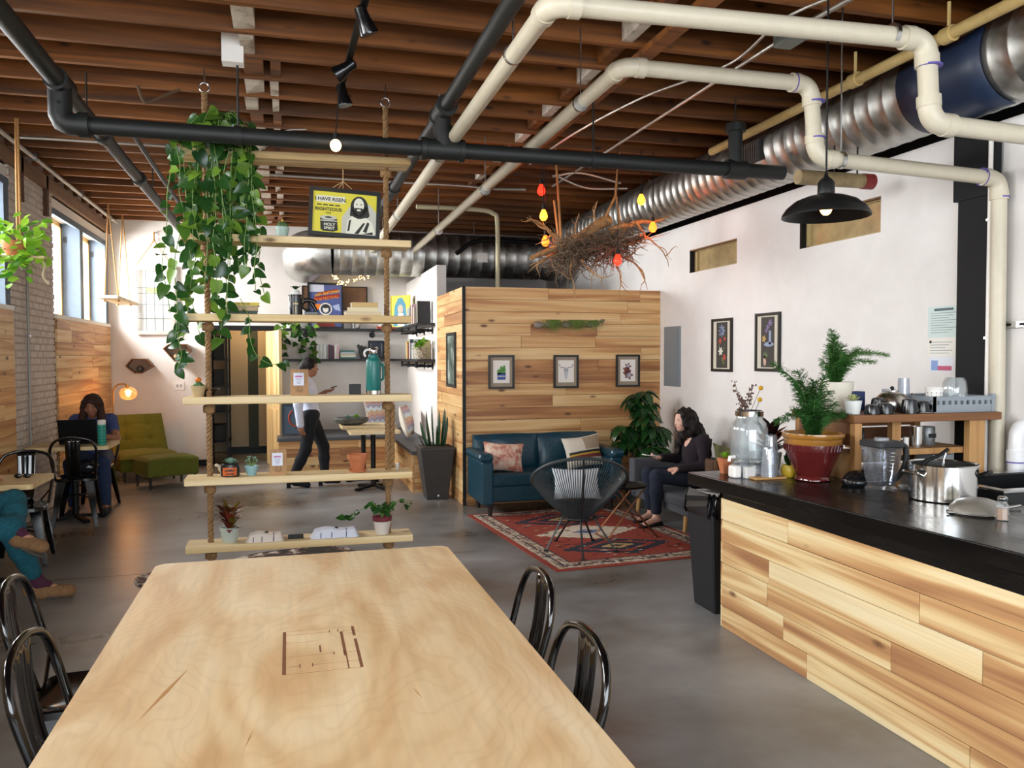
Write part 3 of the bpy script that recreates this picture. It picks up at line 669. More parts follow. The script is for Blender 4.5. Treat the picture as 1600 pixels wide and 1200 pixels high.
# hanging root wood with coloured bulbs
t = thing('hanging_root_wood', 'tangle of bare tree roots hung on ropes above the rug', 'branch', (2.75, 7.15, 2.7))
rnd = random.Random(8)
m_root = noisemat('root_wood', ((0.3, '#7a5636'), (0.55, '#b58a58'), (0.75, '#d3ab74')), 14, 5, 0.7, 0.3)
m_rootd = noisemat('root_hair', ((0.3, '#4c3d30'), (0.7, '#85715a')), 20, 4, 0.9, 0.2)
def branch(p0, d, L, r0, seed, wob=0.12, k=9):
    q = random.Random(seed); P = [Vector(p0)]; d = Vector(d).normalized()
    for i in range(k):
        d = (d+Vector((q.uniform(-1,1), q.uniform(-1,1), q.uniform(-1,1)))*wob*3).normalized(); P.append(P[-1]+d*L/k)
    return catmull(P, 3), r0
def addbranch(mb, p0, d, L, r0, seed, wob=0.12):
    P, r = branch(p0, d, L, r0, seed, wob); n = len(P)
    mb.tube(P, [r*(1-0.85*i/(n-1)) for i in range(n)], 6); return P
main = catmull([(2.16, 7.1, 2.50), (2.40, 7.12, 2.60), (2.66, 7.15, 2.72), (2.88, 7.18, 2.86), (2.98, 7.2, 2.90)], 6)
n = len(main); MB().tube(main, [0.016+0.038*math.sin(min(1, i/(n-1)*1.1)*PI/2) for i in range(n)], 10).build('trunk', m_root, t, True)
mains = [((2.95, 7.1, 2.78), (1, 0, 0.22), 0.62, 0.034), ((2.5, 7.1, 2.66), (-1, 0.05, 0.02), 0.55, 0.022), ((2.75, 7.1, 2.70), (-1, -0.1, 0.12), 0.62, 0.02),
         ((2.8, 7.1, 2.66), (0.9, 0.1, -0.45), 0.72, 0.018), ((2.45, 7.1, 2.56), (-0.8, 0, -0.4), 0.42, 0.014), ((2.64, 7.05, 2.50), (0.12, 0, -1), 0.42, 0.012),
         ((2.56, 7.05, 2.50), (-0.6, 0, -0.9), 0.42, 0.010), ((3.1, 7.1, 2.66), (0.8, 0, -0.12), 0.4, 0.014), ((3.25, 7.1, 2.76), (0.8, 0, -0.3), 0.55, 0.012),
         ((3.0, 7.15, 2.6), (0.5, 0.1, -0.8), 0.5, 0.012), ((2.8, 7.1, 2.85), (-0.4, 0, 0.9), 0.22, 0.012), ((2.6, 7.2, 2.72), (0.4, 0.1, 0.9), 0.25, 0.010)]
for i, (p, d, L, r0) in enumerate(mains):
    mb = MB(); P = addbranch(mb, p, d, L, r0, 100+i, 0.11)
    for j in range(3): addbranch(mb, P[6+j*6], Vector(d)+Vector((rnd.uniform(-1,1), rnd.uniform(-.4,.4), rnd.uniform(-1,1)))*0.8, L*0.4, r0*0.5, 200+i*5+j, 0.16)
    mb.build('root', m_root, t, True)
hair = MB()
for i in range(640):
    u = rnd.random(); c = Vector((2.40+u*0.78, 7.12+rnd.uniform(-0.16, 0.16), 2.54+0.16*u*0.9+rnd.gauss(0, 0.075)))
    d = Vector((rnd.uniform(-1,1), rnd.uniform(-1,1), rnd.uniform(-1.1,0.7)))
    P, r0 = branch(c, d, rnd.uniform(0.12, 0.28), 0.006, 1000+i, 0.2, 4); k = len(P)
    hair.tube(P, [0.006*(1-0.8*j/(k-1)) for j in range(k)], 4, caps=False)
o = hair.build('root_hair', m_rootd, t, True); o['kind'] = 'stuff'
m_hemp = mat('hemp_rope', '#b0824f', 0.85, var=0.2, bscale=90)
for (p0, p1) in (((2.48, 7.15, 2.68), (2.42, 7.15, ZC)), ((2.44, 7.1, 2.66), (2.41, 7.15, 3.05)), ((2.90, 7.15, 2.88), (3.02, 7.15, 3.12)), ((3.08, 7.15, 2.82), (3.03, 7.15, 3.12)), ((3.02, 7.15, 3.10), (3.06, 7.15, ZC))):
    MB().cyl(p0, p1, 0.011, n=7).build('rope', m_hemp, t, True)
m_cord = m_black
BULBS = [(2.30, 7.2, 3.15, 'r', 'topmost red glowing bulb left above the hanging roots'), (2.29, 7.1, 2.90, 'y', 'amber teardrop bulb directly below the topmost red bulb'),
         (2.34, 7.2, 2.68, 'o', 'small orange bulb at the left end of the hanging roots'), (3.22, 7.0, 3.07, 'y', 'amber teardrop bulb right above the hanging roots'),
         (3.34, 7.0, 2.82, 'o', 'orange-red bulb at the right end of the hanging roots'), (2.92, 6.85, 2.48, 'r', 'lowest red bulb glowing under the hanging roots')]
BC = {'r': ('#ff3020', '#ff1a0c', 6), 'y': ('#ffc04a', '#ff9c24', 3.6), 'o': ('#ff8038', '#ff6016', 4)}
for x, y, z, k, lab in BULBS:
    b = thing('coloured_bulb', lab, 'bulb', (x, y, z), 'pendant bulbs around the roots')
    MB().cyl((x, y, z+0.075), (x, y, ZC), 0.004, n=6).build('cord', m_cord, b)
    MB().cyl((x, y, z+0.05), (x, y, z+0.095), 0.016, n=10).build('socket', m_black, b, True)
    MB().lathe([(0.0, -0.05), (0.02, -0.046), (0.034, -0.028), (0.038, -0.006), (0.03, 0.02), (0.018, 0.045), (0.014, 0.055)], (x, y, z), 14).build('bulb', mat('bulb_'+k, BC[k][0], 0.3, emit=BC[k][1], es=BC[k][2]), b, True)
    d = bpy.data.lights.new('bulb_light', 'POINT'); d.energy = 0.9; d.color = lin(BC[k][1]); d.shadow_soft_size = 0.04
    lo = bpy.data.objects.new('bulb_light', d); COL.objects.link(lo); lo.location = (x, y, z-0.065); 
# ================================================================== leaves and plants
def leafmat(name, c, c2, rough=0.35):
    m = MATS.get(name)
    if m: return m
    m = bpy.data.materials.new(name); m.use_nodes = True; MATS[name] = m
    nt = m.node_tree; p = nt.nodes['Principled BSDF']; p.inputs['Roughness'].default_value = rough
    oi = nt.nodes.new('ShaderNodeObjectInfo'); tc = nt.nodes.new('ShaderNodeTexCoord'); nz = nt.nodes.new('ShaderNodeTexNoise'); nz.inputs['Scale'].default_value = 18
    nt.links.new(tc.outputs['Object'], nz.inputs['Vector'])
    ma = nt.nodes.new('ShaderNodeMath'); ma.operation = 'MULTIPLY_ADD'; ma.inputs[1].default_value = 0.5
    nt.links.new(nz.outputs[0], ma.inputs[0])
    m2 = nt.nodes.new('ShaderNodeMath'); m2.operation = 'MULTIPLY_ADD'; m2.inputs[1].default_value = 0.75; m2.inputs[2].default_value = -0.12
    nt.links.new(oi.outputs['Random'], m2.inputs[0]); nt.links.new(m2.outputs[0], ma.inputs[2])
    r = ramp(nt, ((0.1, c), (0.9, c2))); nt.links.new(ma.outputs[0], r.inputs[0]); nt.links.new(r.outputs[0], p.inputs['Base Color'])
    p.inputs['Subsurface Weight'].default_value = 0.0
    tr = nt.nodes.new('ShaderNodeBsdfTranslucent'); mx = nt.nodes.new('ShaderNodeMixShader'); mx.inputs[0].default_value = 0.25
    nt.links.new(r.outputs[0], tr.inputs[0]); out = [n for n in nt.nodes if n.type == 'OUTPUT_MATERIAL'][0]
    nt.links.new(p.outputs[0], mx.inputs[1]); nt.links.new(tr.outputs[0], mx.inputs[2]); nt.links.new(mx.outputs[0], out.inputs[0])
    return m
def leaf_geo(mb, prof, droop=0.25, fold=0.18, M=None, nseg=None):
    """leaf of unit length along +y; prof = [(t, halfwidth, back)]"""
    V = []; F = []
    for t, w, back in prof:
        z = -droop*t*t; V += [(-w, t-back, z+fold*w), (0, t, z), (w, t-back, z+fold*w)]
    k = len(prof)
    for i in range(k-1):
        a = i*3; F += [(a, a+1, a+4, a+3), (a+1, a+2, a+5, a+4)]
    mb.add(V, F, M)
HEART = [(0.0, 0.0, 0.0), (0.06, 0.26, 0.12), (0.2, 0.37, 0.12), (0.4, 0.38, 0.05), (0.6, 0.30, 0.02), (0.8, 0.17, 0), (0.93, 0.06, 0), (1.0, 0.0, 0)]
LANCE = [(0.0, 0.01, 0), (0.12, 0.09, 0), (0.3, 0.17, 0), (0.5, 0.2, 0), (0.7, 0.16, 0), (0.88, 0.07, 0), (1.0, 0.0, 0)]
OVAL = [(0.0, 0.01, 0), (0.12, 0.2, 0), (0.35, 0.33, 0), (0.6, 0.34, 0), (0.82, 0.22, 0), (0.95, 0.09, 0), (1.0, 0.0, 0)]
SWORD = [(0.0, 0.045, 0), (0.2, 0.055, 0), (0.5, 0.062, 0), (0.75, 0.05, 0), (0.92, 0.022, 0), (1.0, 0.0, 0)]
def leaf_mesh(name, prof, m, droop=0.25, fold=0.18):
    b = MB(); leaf_geo(b, prof, droop, fold); return b.mesh(name, m, True, 0)
def put_leaf(me, p, d, up, s, parent, name='leaf', roll=0.0):
    d = Vector(d).normalized(); up = Vector(up); x = d.cross(up)
    if x.length < 1e-3: x = d.orthogonal()
    x.normalize(); z = x.cross(d)
    M = Matrix((x, d, z)).transposed().to_4x4() @ Matrix.Rotation(roll, 4, 'Y')
    M.translation = Vector(p)-parent.location
    o = bpy.data.objects.new(name, me); COL.objects.link(o); o.parent = parent
    o.location = M.translation; o.rotation_euler = M.to_euler(); o.scale = (s, s, s) if not hasattr(s, '__len__') else s
    return o
def pot_prof(r0, r1, h, rim=0.0, rimh=0.0, th=0.008):
    """outer wall up, rim, inner wall down to soil level"""
    P = [(r0, 0.0)]
    if rim: P += [(r1*0.965, h-rimh), (r1*0.965+rim, h-rimh), (r1+rim, h), (r1+rim-th*1.5, h)]
    else: P += [(r1, h), (r1-th, h)]
    return P+[(r1-th*2, h*0.86), (0.0, h*0.86)]
m_soil = noisemat('soil', ((0.3, '#241a12'), (0.7, '#45342a')), 60, 4, 0.95, 0.4)
def pot(t, c, r0, r1, h, m, rim=0.0, rimh=0.0, n=24, name='pot'):
    P = pot_prof(r0, r1, h, rim, rimh)
    o = MB().lathe(P[:-2]+[(P[-2][0], h*0.8)], c, n).build(name, m, t, True, ang=35)
    MB().lathe([(0, h*0.84), (P[-2][0]+0.002, h*0.82)], c, n).build('soil', m_soil, o)
    return o
m_terra = noisemat('terracotta', ((0.3, '#b0663f'), (0.7, '#c77c52')), 12, 4, 0.8, 0.05)
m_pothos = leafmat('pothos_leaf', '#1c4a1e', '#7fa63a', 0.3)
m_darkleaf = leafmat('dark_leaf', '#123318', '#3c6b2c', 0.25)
m_brightleaf = leafmat('bright_leaf', '#2f7a1f', '#a5d23e', 0.35)
m_stem = mat('green_stem', '#6d8a45', 0.6)
heart = leaf_mesh('heart_leaf', HEART, m_pothos, 0.2, 0.22); heart2 = leaf_mesh('heart_leaf_dark', HEART, m_darkleaf, 0.3, 0.25)

# ================================================================== the hanging shelf
SY = 5.9
m_pine = wood('pine_board', 'x', ((0.3, '#f1ddb4'), (0.55, '#e4c994'), (0.75, '#c9a468')), 8, 0.4, 0.55, 0.15, 0.12, True)
m_rope = mat('manila_rope', '#8a6a44', 0.85, var=0.3, bscale=70, bump=0.3)
def rope_geo(mb, p0, p1, r, pitch=0.075, strands=3, n=5, res=7):
    p0 = Vector(p0); p1 = Vector(p1); d = p1-p0; L = d.length; d.normalize(); u = d.orthogonal().normalized(); w = d.cross(u)
    k = max(4, int(L/pitch*res))
    for s in range(strands):
        P = []
        for i in range(k+1):
            a = 2*PI*(L*i/k/pitch+s/strands); P.append(p0+d*(L*i/k)+(u*math.cos(a)+w*math.sin(a))*r*0.52)
        mb.tube(P, r*0.56, n)
shelf = thing('hanging_shelf', 'tall rope-hung shelf of six pine boards in front of the doorway', 'shelf', (0.1, SY, 0))
BT = [3.01, 2.435, 1.895, 1.33, 0.775, 0.315]
for i, z in enumerate(BT):
    mb = MB(); dz = 0.012 if i == 0 else -0.004 if i >= 4 else 0
    mb.add([(-0.675,5.785,z-0.05-dz),(0.87,5.785,z-0.05+dz),(0.87,6.015,z-0.05+dz),(-0.675,6.015,z-0.05-dz),(-0.675,5.785,z-dz),(0.87,5.785,z+dz),(0.87,6.015,z+dz),(-0.675,6.015,z-dz)],
           [(3,2,1,0),(4,5,6,7),(0,1,5,4),(1,2,6,5),(2,3,7,6),(3,0,4,7)])
    mb.build('board', m_pine, shelf, bevel=0.006)
for x in (-0.52, 0.705):
    mb = MB(); rope_geo(mb, (x, SY, 3.40), (x, SY, 0.20), 0.0205, 0.09); mb.build('rope', m_rope, shelf, True)
    for z in BT:
        k = MB()
        for q in range(3):
            a = q*2.1; k.tube(arc((x, SY, z-0.074-0.013*q), 0.026, a, a+5.6, 14, (1,0,0), (0,0.9,0.25)), 0.015, 7)
        k.build('knot', m_rope, shelf, True)
    mb = MB(); mb.tube(arc((x, SY, 3.435), 0.032, 0, 2*PI*0.99, 20, (1,0,0), (0,0,1)), 0.006, 8); mb.build('ring', m_steel, shelf, True)
    MB().cyl((x, SY, 3.46), (x, SY, 3.56), 0.005, n=8).build('eye_bolt', m_steel, shelf, True)
mb = MB(); rope_geo(mb, (0.742, SY+0.005, 1.25), (0.735, SY+0.005, 0.79), 0.0205, 0.09); mb.build('rope_tail', m_rope, shelf, True)

# --- pothos trailing from the top board
pt = thing('trailing_pothos', 'large trailing pothos cascading from the top shelf board', 'plant', (-0.40, SY, BT[0]))
pot(pt, (-0.40, SY, BT[0]-0.01), 0.07, 0.095, 0.15, mat('dark_pot', '#3a3d38', 0.5))
rnd = random.Random(21); nleaf = 0; extra = MB()
vines = []; npart = 0
for k in range(30):
    a = rnd.uniform(0, 2*PI); rr = rnd.uniform(0.05, 0.11); x0 = -0.40+math.cos(a)*rr; y0 = SY+math.sin(a)*rr*0.8
    front = rnd.random() < 0.62
    ex = -0.42+rnd.uniform(-0.27, 0.22); ey = (5.74 if front else 6.07)+rnd.uniform(-0.04, 0.04)
    L = rnd.choice((0.35, 0.5, 0.75, 0.95, 1.15, 1.3)) if k > 3 else (1.25, 1.1, 0.95, 1.15)[k]
    if k < 4: ex = (-0.64, -0.70, -0.20, -0.6)[k]
    ex = min(ex, -0.20); L = min(L, 0.98 if ex > -0.46 else 1.2)
    P = [(x0, y0, BT[0]+0.13), ((x0+ex)/2, (y0+ey)/2, BT[0]+rnd.uniform(0.17, 0.26)), (ex, ey, BT[0]+0.03)]
    x, z = ex, BT[0]; 
    while z > BT[0]-L:
        z -= 0.16; x += rnd.uniform(-0.035, 0.035); P.append((x, ey+rnd.uniform(-0.015, 0.015), z))
    vines.append(catmull(P, 5))
# the long tendril in front of the doorway
vines.append(catmull([(-0.30, 5.76, 2.0), (-0.24, 5.74, 1.86), (-0.24, 5.72, 1.75), (-0.2, 5.71, 1.62), (-0.10, 5.7, 1.55), (-0.02, 5.7, 1.57)], 5))
vines.append(catmull([(-0.66, 5.74, 1.95), (-0.69, 5.72, 1.75), (-0.67, 5.72, 1.62), (-0.70, 5.72, 1.52)], 5))
for v in vines:
    MB().tube(v, 0.003, 5).build('vine', m_stem, pt, True)
    acc = 0; step = rnd.uniform(0.05, 0.09)
    for i in range(1, len(v)):
        acc += (v[i]-v[i-1]).length
        if acc > step:
            acc = 0; step = rnd.uniform(0.03, 0.075); nleaf += 1
            d = Vector((rnd.uniform(-1,1), rnd.uniform(-0.9,0.3), rnd.uniform(-1.1,0.1)))
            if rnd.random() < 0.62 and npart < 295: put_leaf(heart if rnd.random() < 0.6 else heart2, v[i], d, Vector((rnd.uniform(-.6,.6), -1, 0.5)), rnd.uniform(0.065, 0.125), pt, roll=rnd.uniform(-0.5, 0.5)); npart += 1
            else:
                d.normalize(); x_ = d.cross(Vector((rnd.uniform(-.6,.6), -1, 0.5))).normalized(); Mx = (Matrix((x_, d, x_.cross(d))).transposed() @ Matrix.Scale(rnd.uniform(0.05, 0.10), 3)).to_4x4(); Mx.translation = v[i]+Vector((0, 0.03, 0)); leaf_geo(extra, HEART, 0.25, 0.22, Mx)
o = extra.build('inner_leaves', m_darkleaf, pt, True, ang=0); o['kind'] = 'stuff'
# --- board 2: framed yellow poster, cactus
def picture(name, label, c, xd, up, w, h, fw, fd, mframe, cat='picture', group=None):
    """frame of four rails + back; returns thing and matrix of the picture plane (local x,y centred, z out)"""
    M = frame_matrix(c, xd, up); t = thing(name, label, cat, tuple(Vector(c)-Vector(up)*h/2), group)
    b = MB()
    for (x0, y0, x1, y1) in ((-w/2, -h/2, w/2, -h/2+fw), (-w/2, h/2-fw, w/2, h/2), (-w/2, -h/2+fw, -w/2+fw, h/2-fw), (w/2-fw, -h/2+fw, w/2, h/2-fw)):
        b.box(x0, y0, 0, x1, y1, fd, M)
    b.build('frame', mframe, t)
    MB().box(-w/2+fw*0.5, -h/2+fw*0.5, 0.0, w/2-fw*0.5, h/2-fw*0.5, fd*0.35, M).build('backing', mframe, t)
    return t, M @ Matrix.Translation((0, 0, fd*0.36))
def sheet(t, M, x0, y0, x1, y1, m, name='print', lvl=1, th=0.0012):
    return MB().box(x0, y0, (lvl-1)*th, x1, y1, lvl*th, M).build(name, m, t)
def poly(t, M, pts, m, name='print', lvl=2, th=0.0012):
    return MB().prism([(p[0], p[1]) for p in pts], (lvl-1)*th, lvl*th, M).build(name, m, t)
def ellp(cx, cy, rx, ry, n=20, a0=0, a1=2*PI): return [(cx+rx*math.cos(a0+(a1-a0)*i/n), cy+ry*math.sin(a0+(a1-a0)*i/n)) for i in range(n)]
m_frame = mat('black_frame', '#121212', 0.35)
m_ink = mat('ink', '#191919', 0.6); m_paper = mat('paper', '#ebe8e0', 0.7)
tl = R(2.6); up = Vector((math.sin(0.0), 0.10, 1)).normalized(); xd = Vector((math.cos(tl), 0.0, -math.sin(tl)))
xd = Vector((1, 0, -0.045)).normalized(); up2 = (Vector((0.045, 0.06, 1)))
t, M = picture('framed_poster', 'yellow poster of a bearded robed figure in a black frame', (0.41, SY-0.01, 2.622), xd, up2-xd*up2.dot(xd), 0.50, 0.345, 0.028, 0.02, m_frame, 'poster')
sheet(t, M, -0.225, -0.148, 0.225, 0.148, mat('poster_yellow', '#dcd13c', 0.5))
g = mat('poster_grey', '#c3c4b8', 0.5); dk = mat('poster_dark', '#24261f', 0.6); lt = mat('poster_light', '#e4e4d4', 0.5)
poly(t, M, [(-0.02, -0.146), (0.222, -0.146), (0.222, 0.02), (0.17, 0.08), (0.04, 0.06), (-0.02, -0.03)], g)
poly(t, M, ellp(0.10, 0.055, 0.062, 0.075), dk, lvl=3)
poly(t, M, [(0.04,0.05),(0.035,-0.01),(0.06,-0.03),(0.15,-0.03),(0.175,-0.005),(0.16,0.06)], dk, lvl=3)
poly(t, M, ellp(0.097, 0.065, 0.036, 0.052), lt, lvl=4)
poly(t, M, [(0.066,0.045),(0.128,0.045),(0.12,0.012),(0.097,-0.008),(0.075,0.012)], dk, lvl=5)
poly(t, M, ellp(0.097, 0.03, 0.016, 0.007, 10), lt, lvl=6)
for s in (-1, 1): poly(t, M, ellp(0.097+s*0.015, 0.072, 0.006, 0.004, 8), dk, lvl=5)
poly(t, M, [(0.01,-0.146),(0.02,-0.05),(0.05,-0.015),(0.097,-0.035),(0.15,-0.02),(0.19,-0.05),(0.215,-0.12),(0.21,-0.146)], lt, lvl=4)
for q in ([(0.02,-0.13),(0.03,-0.05),(0.045,-0.04),(0.035,-0.12)], [(0.07,-0.14),(0.13,-0.06),(0.145,-0.06),(0.10,-0.14)], [(0.13,-0.12),(0.16,-0.05),(0.175,-0.06),(0.155,-0.13)], [(0.12,-0.14),(0.2,-0.12),(0.2,-0.14)]): poly(t, M, q, dk, lvl=5)
poly(t, M, [(-0.20, 0.07), (0.0, 0.07), (0.0, 0.115), (-0.20, 0.115)], lt, lvl=3)
def txt(t, M, s, x, y, size, m, lvl=5, bold=True, rot=0):
    return text_mb(s, size, M @ Matrix.Translation((x, y, lvl*0.0012)) @ Matrix.Rotation(rot, 4, 'Z'), 0.0004, 'CENTER', bold).build('lettering', m, t)
txt(t, M, 'I HAVE RISEN.', -0.10, 0.079, 0.036, dk)
txt(t, M, 'RIGHTEOUS', -0.115, 0.008, 0.034, dk); txt(t, M, 'WITH', -0.115, -0.012, 0.014, dk)
for k in range(4): sheet(t, M, -0.195+k*0.042, 0.046, -0.162+k*0.042, 0.054, dk, 'print', 3)
poly(t, M, [(-0.17,-0.04),(-0.055,-0.035),(-0.045,-0.125),(-0.075,-0.137),(-0.145,-0.137),(-0.165,-0.125)], dk, lvl=3)
poly(t, M, ellp(-0.112, -0.04, 0.058, 0.016), g, lvl=4); poly(t, M, ellp(-0.112, -0.038, 0.026, 0.006), dk, lvl=5)
sheet(t, M, -0.166, -0.066, -0.054, -0.058, g, 'print', 4)
txt(t, M, 'HOLY', -0.105, -0.098, 0.03, lt); txt(t, M, 'SPIRIT', -0.105, -0.124, 0.028, lt)
tw = MB()
for dx in (-0.075, -0.03, 0.0, 0.06): tw.tube([(0.40+dx, SY-0.01, 2.80), (0.40, SY-0.01, 2.85)], 0.0025, 5)
tw.tube([(0.40, SY-0.01, 2.85), (0.40, SY-0.01, 2.935)], 0.003, 5); tw.build('twine', mat('twine', '#c4a57a', 0.9), t)
def rib_cactus(t, c, r, h, m, ribs=9, name='cactus'):
    V = MB(); n = ribs*4
    pr = [(math.cos(a)*1.0, math.sin(a)) for a in [R(x) for x in (-60,-30,0,25,45,65,80,90)]]
    vs = []; F = []
    for i, (cr, cz) in enumerate(pr):
        for j in range(n):
            a = 2*PI*j/n; q = r*max(cr, 0.02)*(1+0.10*math.cos(ribs*a)); vs.append((c[0]+q*math.cos(a), c[1]+q*math.sin(a), c[2]+h*(cz+0.85)/1.85))
    for i in range(len(pr)-1):
        for j in range(n): F.append((i*n+j, i*n+(j+1) % n, (i+1)*n+(j+1) % n, (i+1)*n+j))
    F.append(tuple(range((len(pr)-1)*n, len(pr)*n)))
    return V.add(vs, F).build(name, m, t, True, ang=0)
t = thing('potted_cactus', 'small round cactus in a pale mint pot on the second board', 'plant', (-0.02, SY, BT[1]))
pot(t, (-0.02, SY, BT[1]), 0.036, 0.046, 0.075, mat('mint_pot', '#a9c2b8', 0.5), 0.003, 0.02)
rib_cactus(t, (-0.02, SY, BT[1]+0.06), 0.036, 0.055, mat('cactus_green', '#4c6b3c', 0.6))
MB().ell((-0.02, SY, BT[1]+0.12), (0.009, 0.009, 0.012), 8, 6).build('flower', mat('cactus_bud', '#d9b64c', 0.6), t, True)
# --- board 3: books, canister, tool
def book(label, c, size, col, rz=0.0, group=None, spine=None, pages='#d8cbb0'):
    """lying or standing book: cover + page block; size = (length x, depth y, height z)"""
    t = thing('book', label, 'book', c, group, rz); L, D, H = size; cv = mat('cover_'+col, col, 0.55)
    e = min(L, D, H)*0.12
    MB().box(-L/2, -D/2, 0, L/2, D/2, e).build('cover', cv, t, world=False); MB().box(-L/2, -D/2, H-e, L/2, D/2, H).build('cover', cv, t, world=False)
    MB().box(-L/2, -D/2, e, L/2, -D/2+e, H-e).build('spine', cv, t, world=False)
    MB().box(-L/2+0.004, -D/2+e, e, L/2-0.004, D/2-0.004, H-e).build('pages', mat('pages'+pages, pages, 0.8), t, world=False)
    return t
z = BT[2]; bx = -0.30
G = 'books stacked left on the third board'
book('dark green book at the bottom of the left shelf stack', (bx-0.01, SY, z), (0.235, 0.16, 0.024), '#1f3a2c', 0.03, G)
book('brown-banded book second in the left shelf stack', (bx+0.008, SY, z+0.0245), (0.205, 0.15, 0.020), '#b59a72', -0.02, G)
book('thin tan book third in the left shelf stack', (bx+0.008, SY, z+0.045), (0.205, 0.15, 0.014), '#a5906d', 0.02, G)
t = book('yellow book lettered along its spine on top of the left stack', (bx+0.012, SY, z+0.0595), (0.215, 0.15, 0.022), '#cdb843', 0.0, G)
text_mb('OLD YELLER', 0.017, Matrix.Translation((0, -0.0755, 0.0055)) @ Matrix.Rotation(PI/2, 4, 'X'), 0.0004, 'CENTER', True).build('lettering', m_ink, t, world=False)
G = 'cream books stacked right on the third board'
book('widest cream book at the bottom of the right shelf stack', (0.53, SY, z), (0.25, 0.17, 0.030), '#cdbb98', 0.03, G)
book('middle cream book of the right shelf stack', (0.53, SY, z+0.0305), (0.215, 0.15, 0.027), '#d8cba8', -0.03, G)
book('tan book on top of the right shelf stack', (0.54, SY, z+0.058), (0.185, 0.14, 0.036), '#c4a56a', 0.02, G)
t = thing('coffee_canister', 'black canister with gold script and a succulent on its lid', 'canister', (0.065, SY, z))
MB().lathe([(0.046, 0), (0.046, 0.135), (0.052, 0.137), (0.052, 0.145), (0.0, 0.145)], (0.065, SY, z), 24).build('body', mat('canister_black', '#0f0f10', 0.25), t, True)
gd = mat('gold_print', '#b99a55', 0.4, 0.6)
for k in range(3): MB().box(0.05+k*0.011, SY-0.047, z+0.075, 0.058+k*0.011, SY-0.0445, z+0.083).build('script', gd, t)
MB().box(0.063, SY-0.047, z+0.015, 0.066, SY-0.0445, z+0.06).build('script', gd, t)
MB().lathe([(0.03, 0.145), (0.034, 0.16), (0.02, 0.18), (0.0, 0.18)], (0.065, SY, z), 16).build('cup', mat('white_ceramic', '#e8e6e0', 0.3), t, True)
ov = leaf_mesh('oval_leaf', OVAL, m_brightleaf, 0.1, 0.3); ovd = leaf_mesh('oval_leaf_dark', OVAL, m_darkleaf, 0.2, 0.25)
for k in range(9):
    a = k*2.4; put_leaf(ovd, (0.065, SY, z+0.18), (math.cos(a), math.sin(a), 0.9), (0, 0, 1), 0.045, t)
t = thing('curved_handle_tool', 'black cast tool with a curved grip beside the canister', 'tool', (0.17, SY, z))
tm = mat('tool_black', '#141416', 0.3)
MB().tube(catmull([(0.12, SY, z+0.105), (0.15, SY, z+0.108), (0.185, SY, z+0.10), (0.205, SY, z+0.085)], 5), 0.015, 10).build('barrel', tm, t, True)
MB().tube(catmull([(0.17, SY, z+0.09), (0.19, SY, z+0.06), (0.205, SY, z+0.03), (0.212, SY, z+0.014)], 5), [0.014]*15+[0.017], 10).build('grip', tm, t, True)
MB().tube(arc((0.143, SY, z+0.065), 0.03, 0.3, 5.6, 20, (1,0,0), (0,0,1)), 0.006, 8).build('guard', tm, t, True)
MB().box(0.125, SY-0.02, z, 0.225, SY+0.02, z+0.03).build('foot', tm, t, bevel=0.006)
# --- board 4
z = BT[3]
t = thing('grafted_cactus', 'orange-topped cactus in a tan clay pot on the fourth board', 'plant', (-0.585, SY-0.02, z))
pot(t, (-0.585, SY-0.02, z), 0.034, 0.048, 0.075, mat('tan_pot', '#b09a72', 0.7), 0.003, 0.016)
rib_cactus(t, (-0.585, SY-0.02, z+0.06), 0.026, 0.045, MATS['cactus_green'], 6)
for k in range(5):
    a = k*1.3; rib_cactus(t, (-0.585+0.028*math.cos(a), SY-0.02+0.02*math.sin(a), z+0.06), 0.014, 0.026, MATS['cactus_green'], 5, 'pup')
rib_cactus(t, (-0.585, SY-0.02, z+0.1), 0.02, 0.034, mat('orange_cactus', '#e07a1e', 0.55), 7, 'graft')
t = thing('black_bowl', 'low black bowl behind the tan cactus pot', 'bowl', (-0.52, SY+0.06, z))
MB().lathe([(0.05, 0), (0.07, 0.025), (0.095, 0.05), (0.09, 0.05), (0.06, 0.018), (0, 0.012)], (-0.545, SY+0.07, z), 24).build('bowl', tm, t, True)
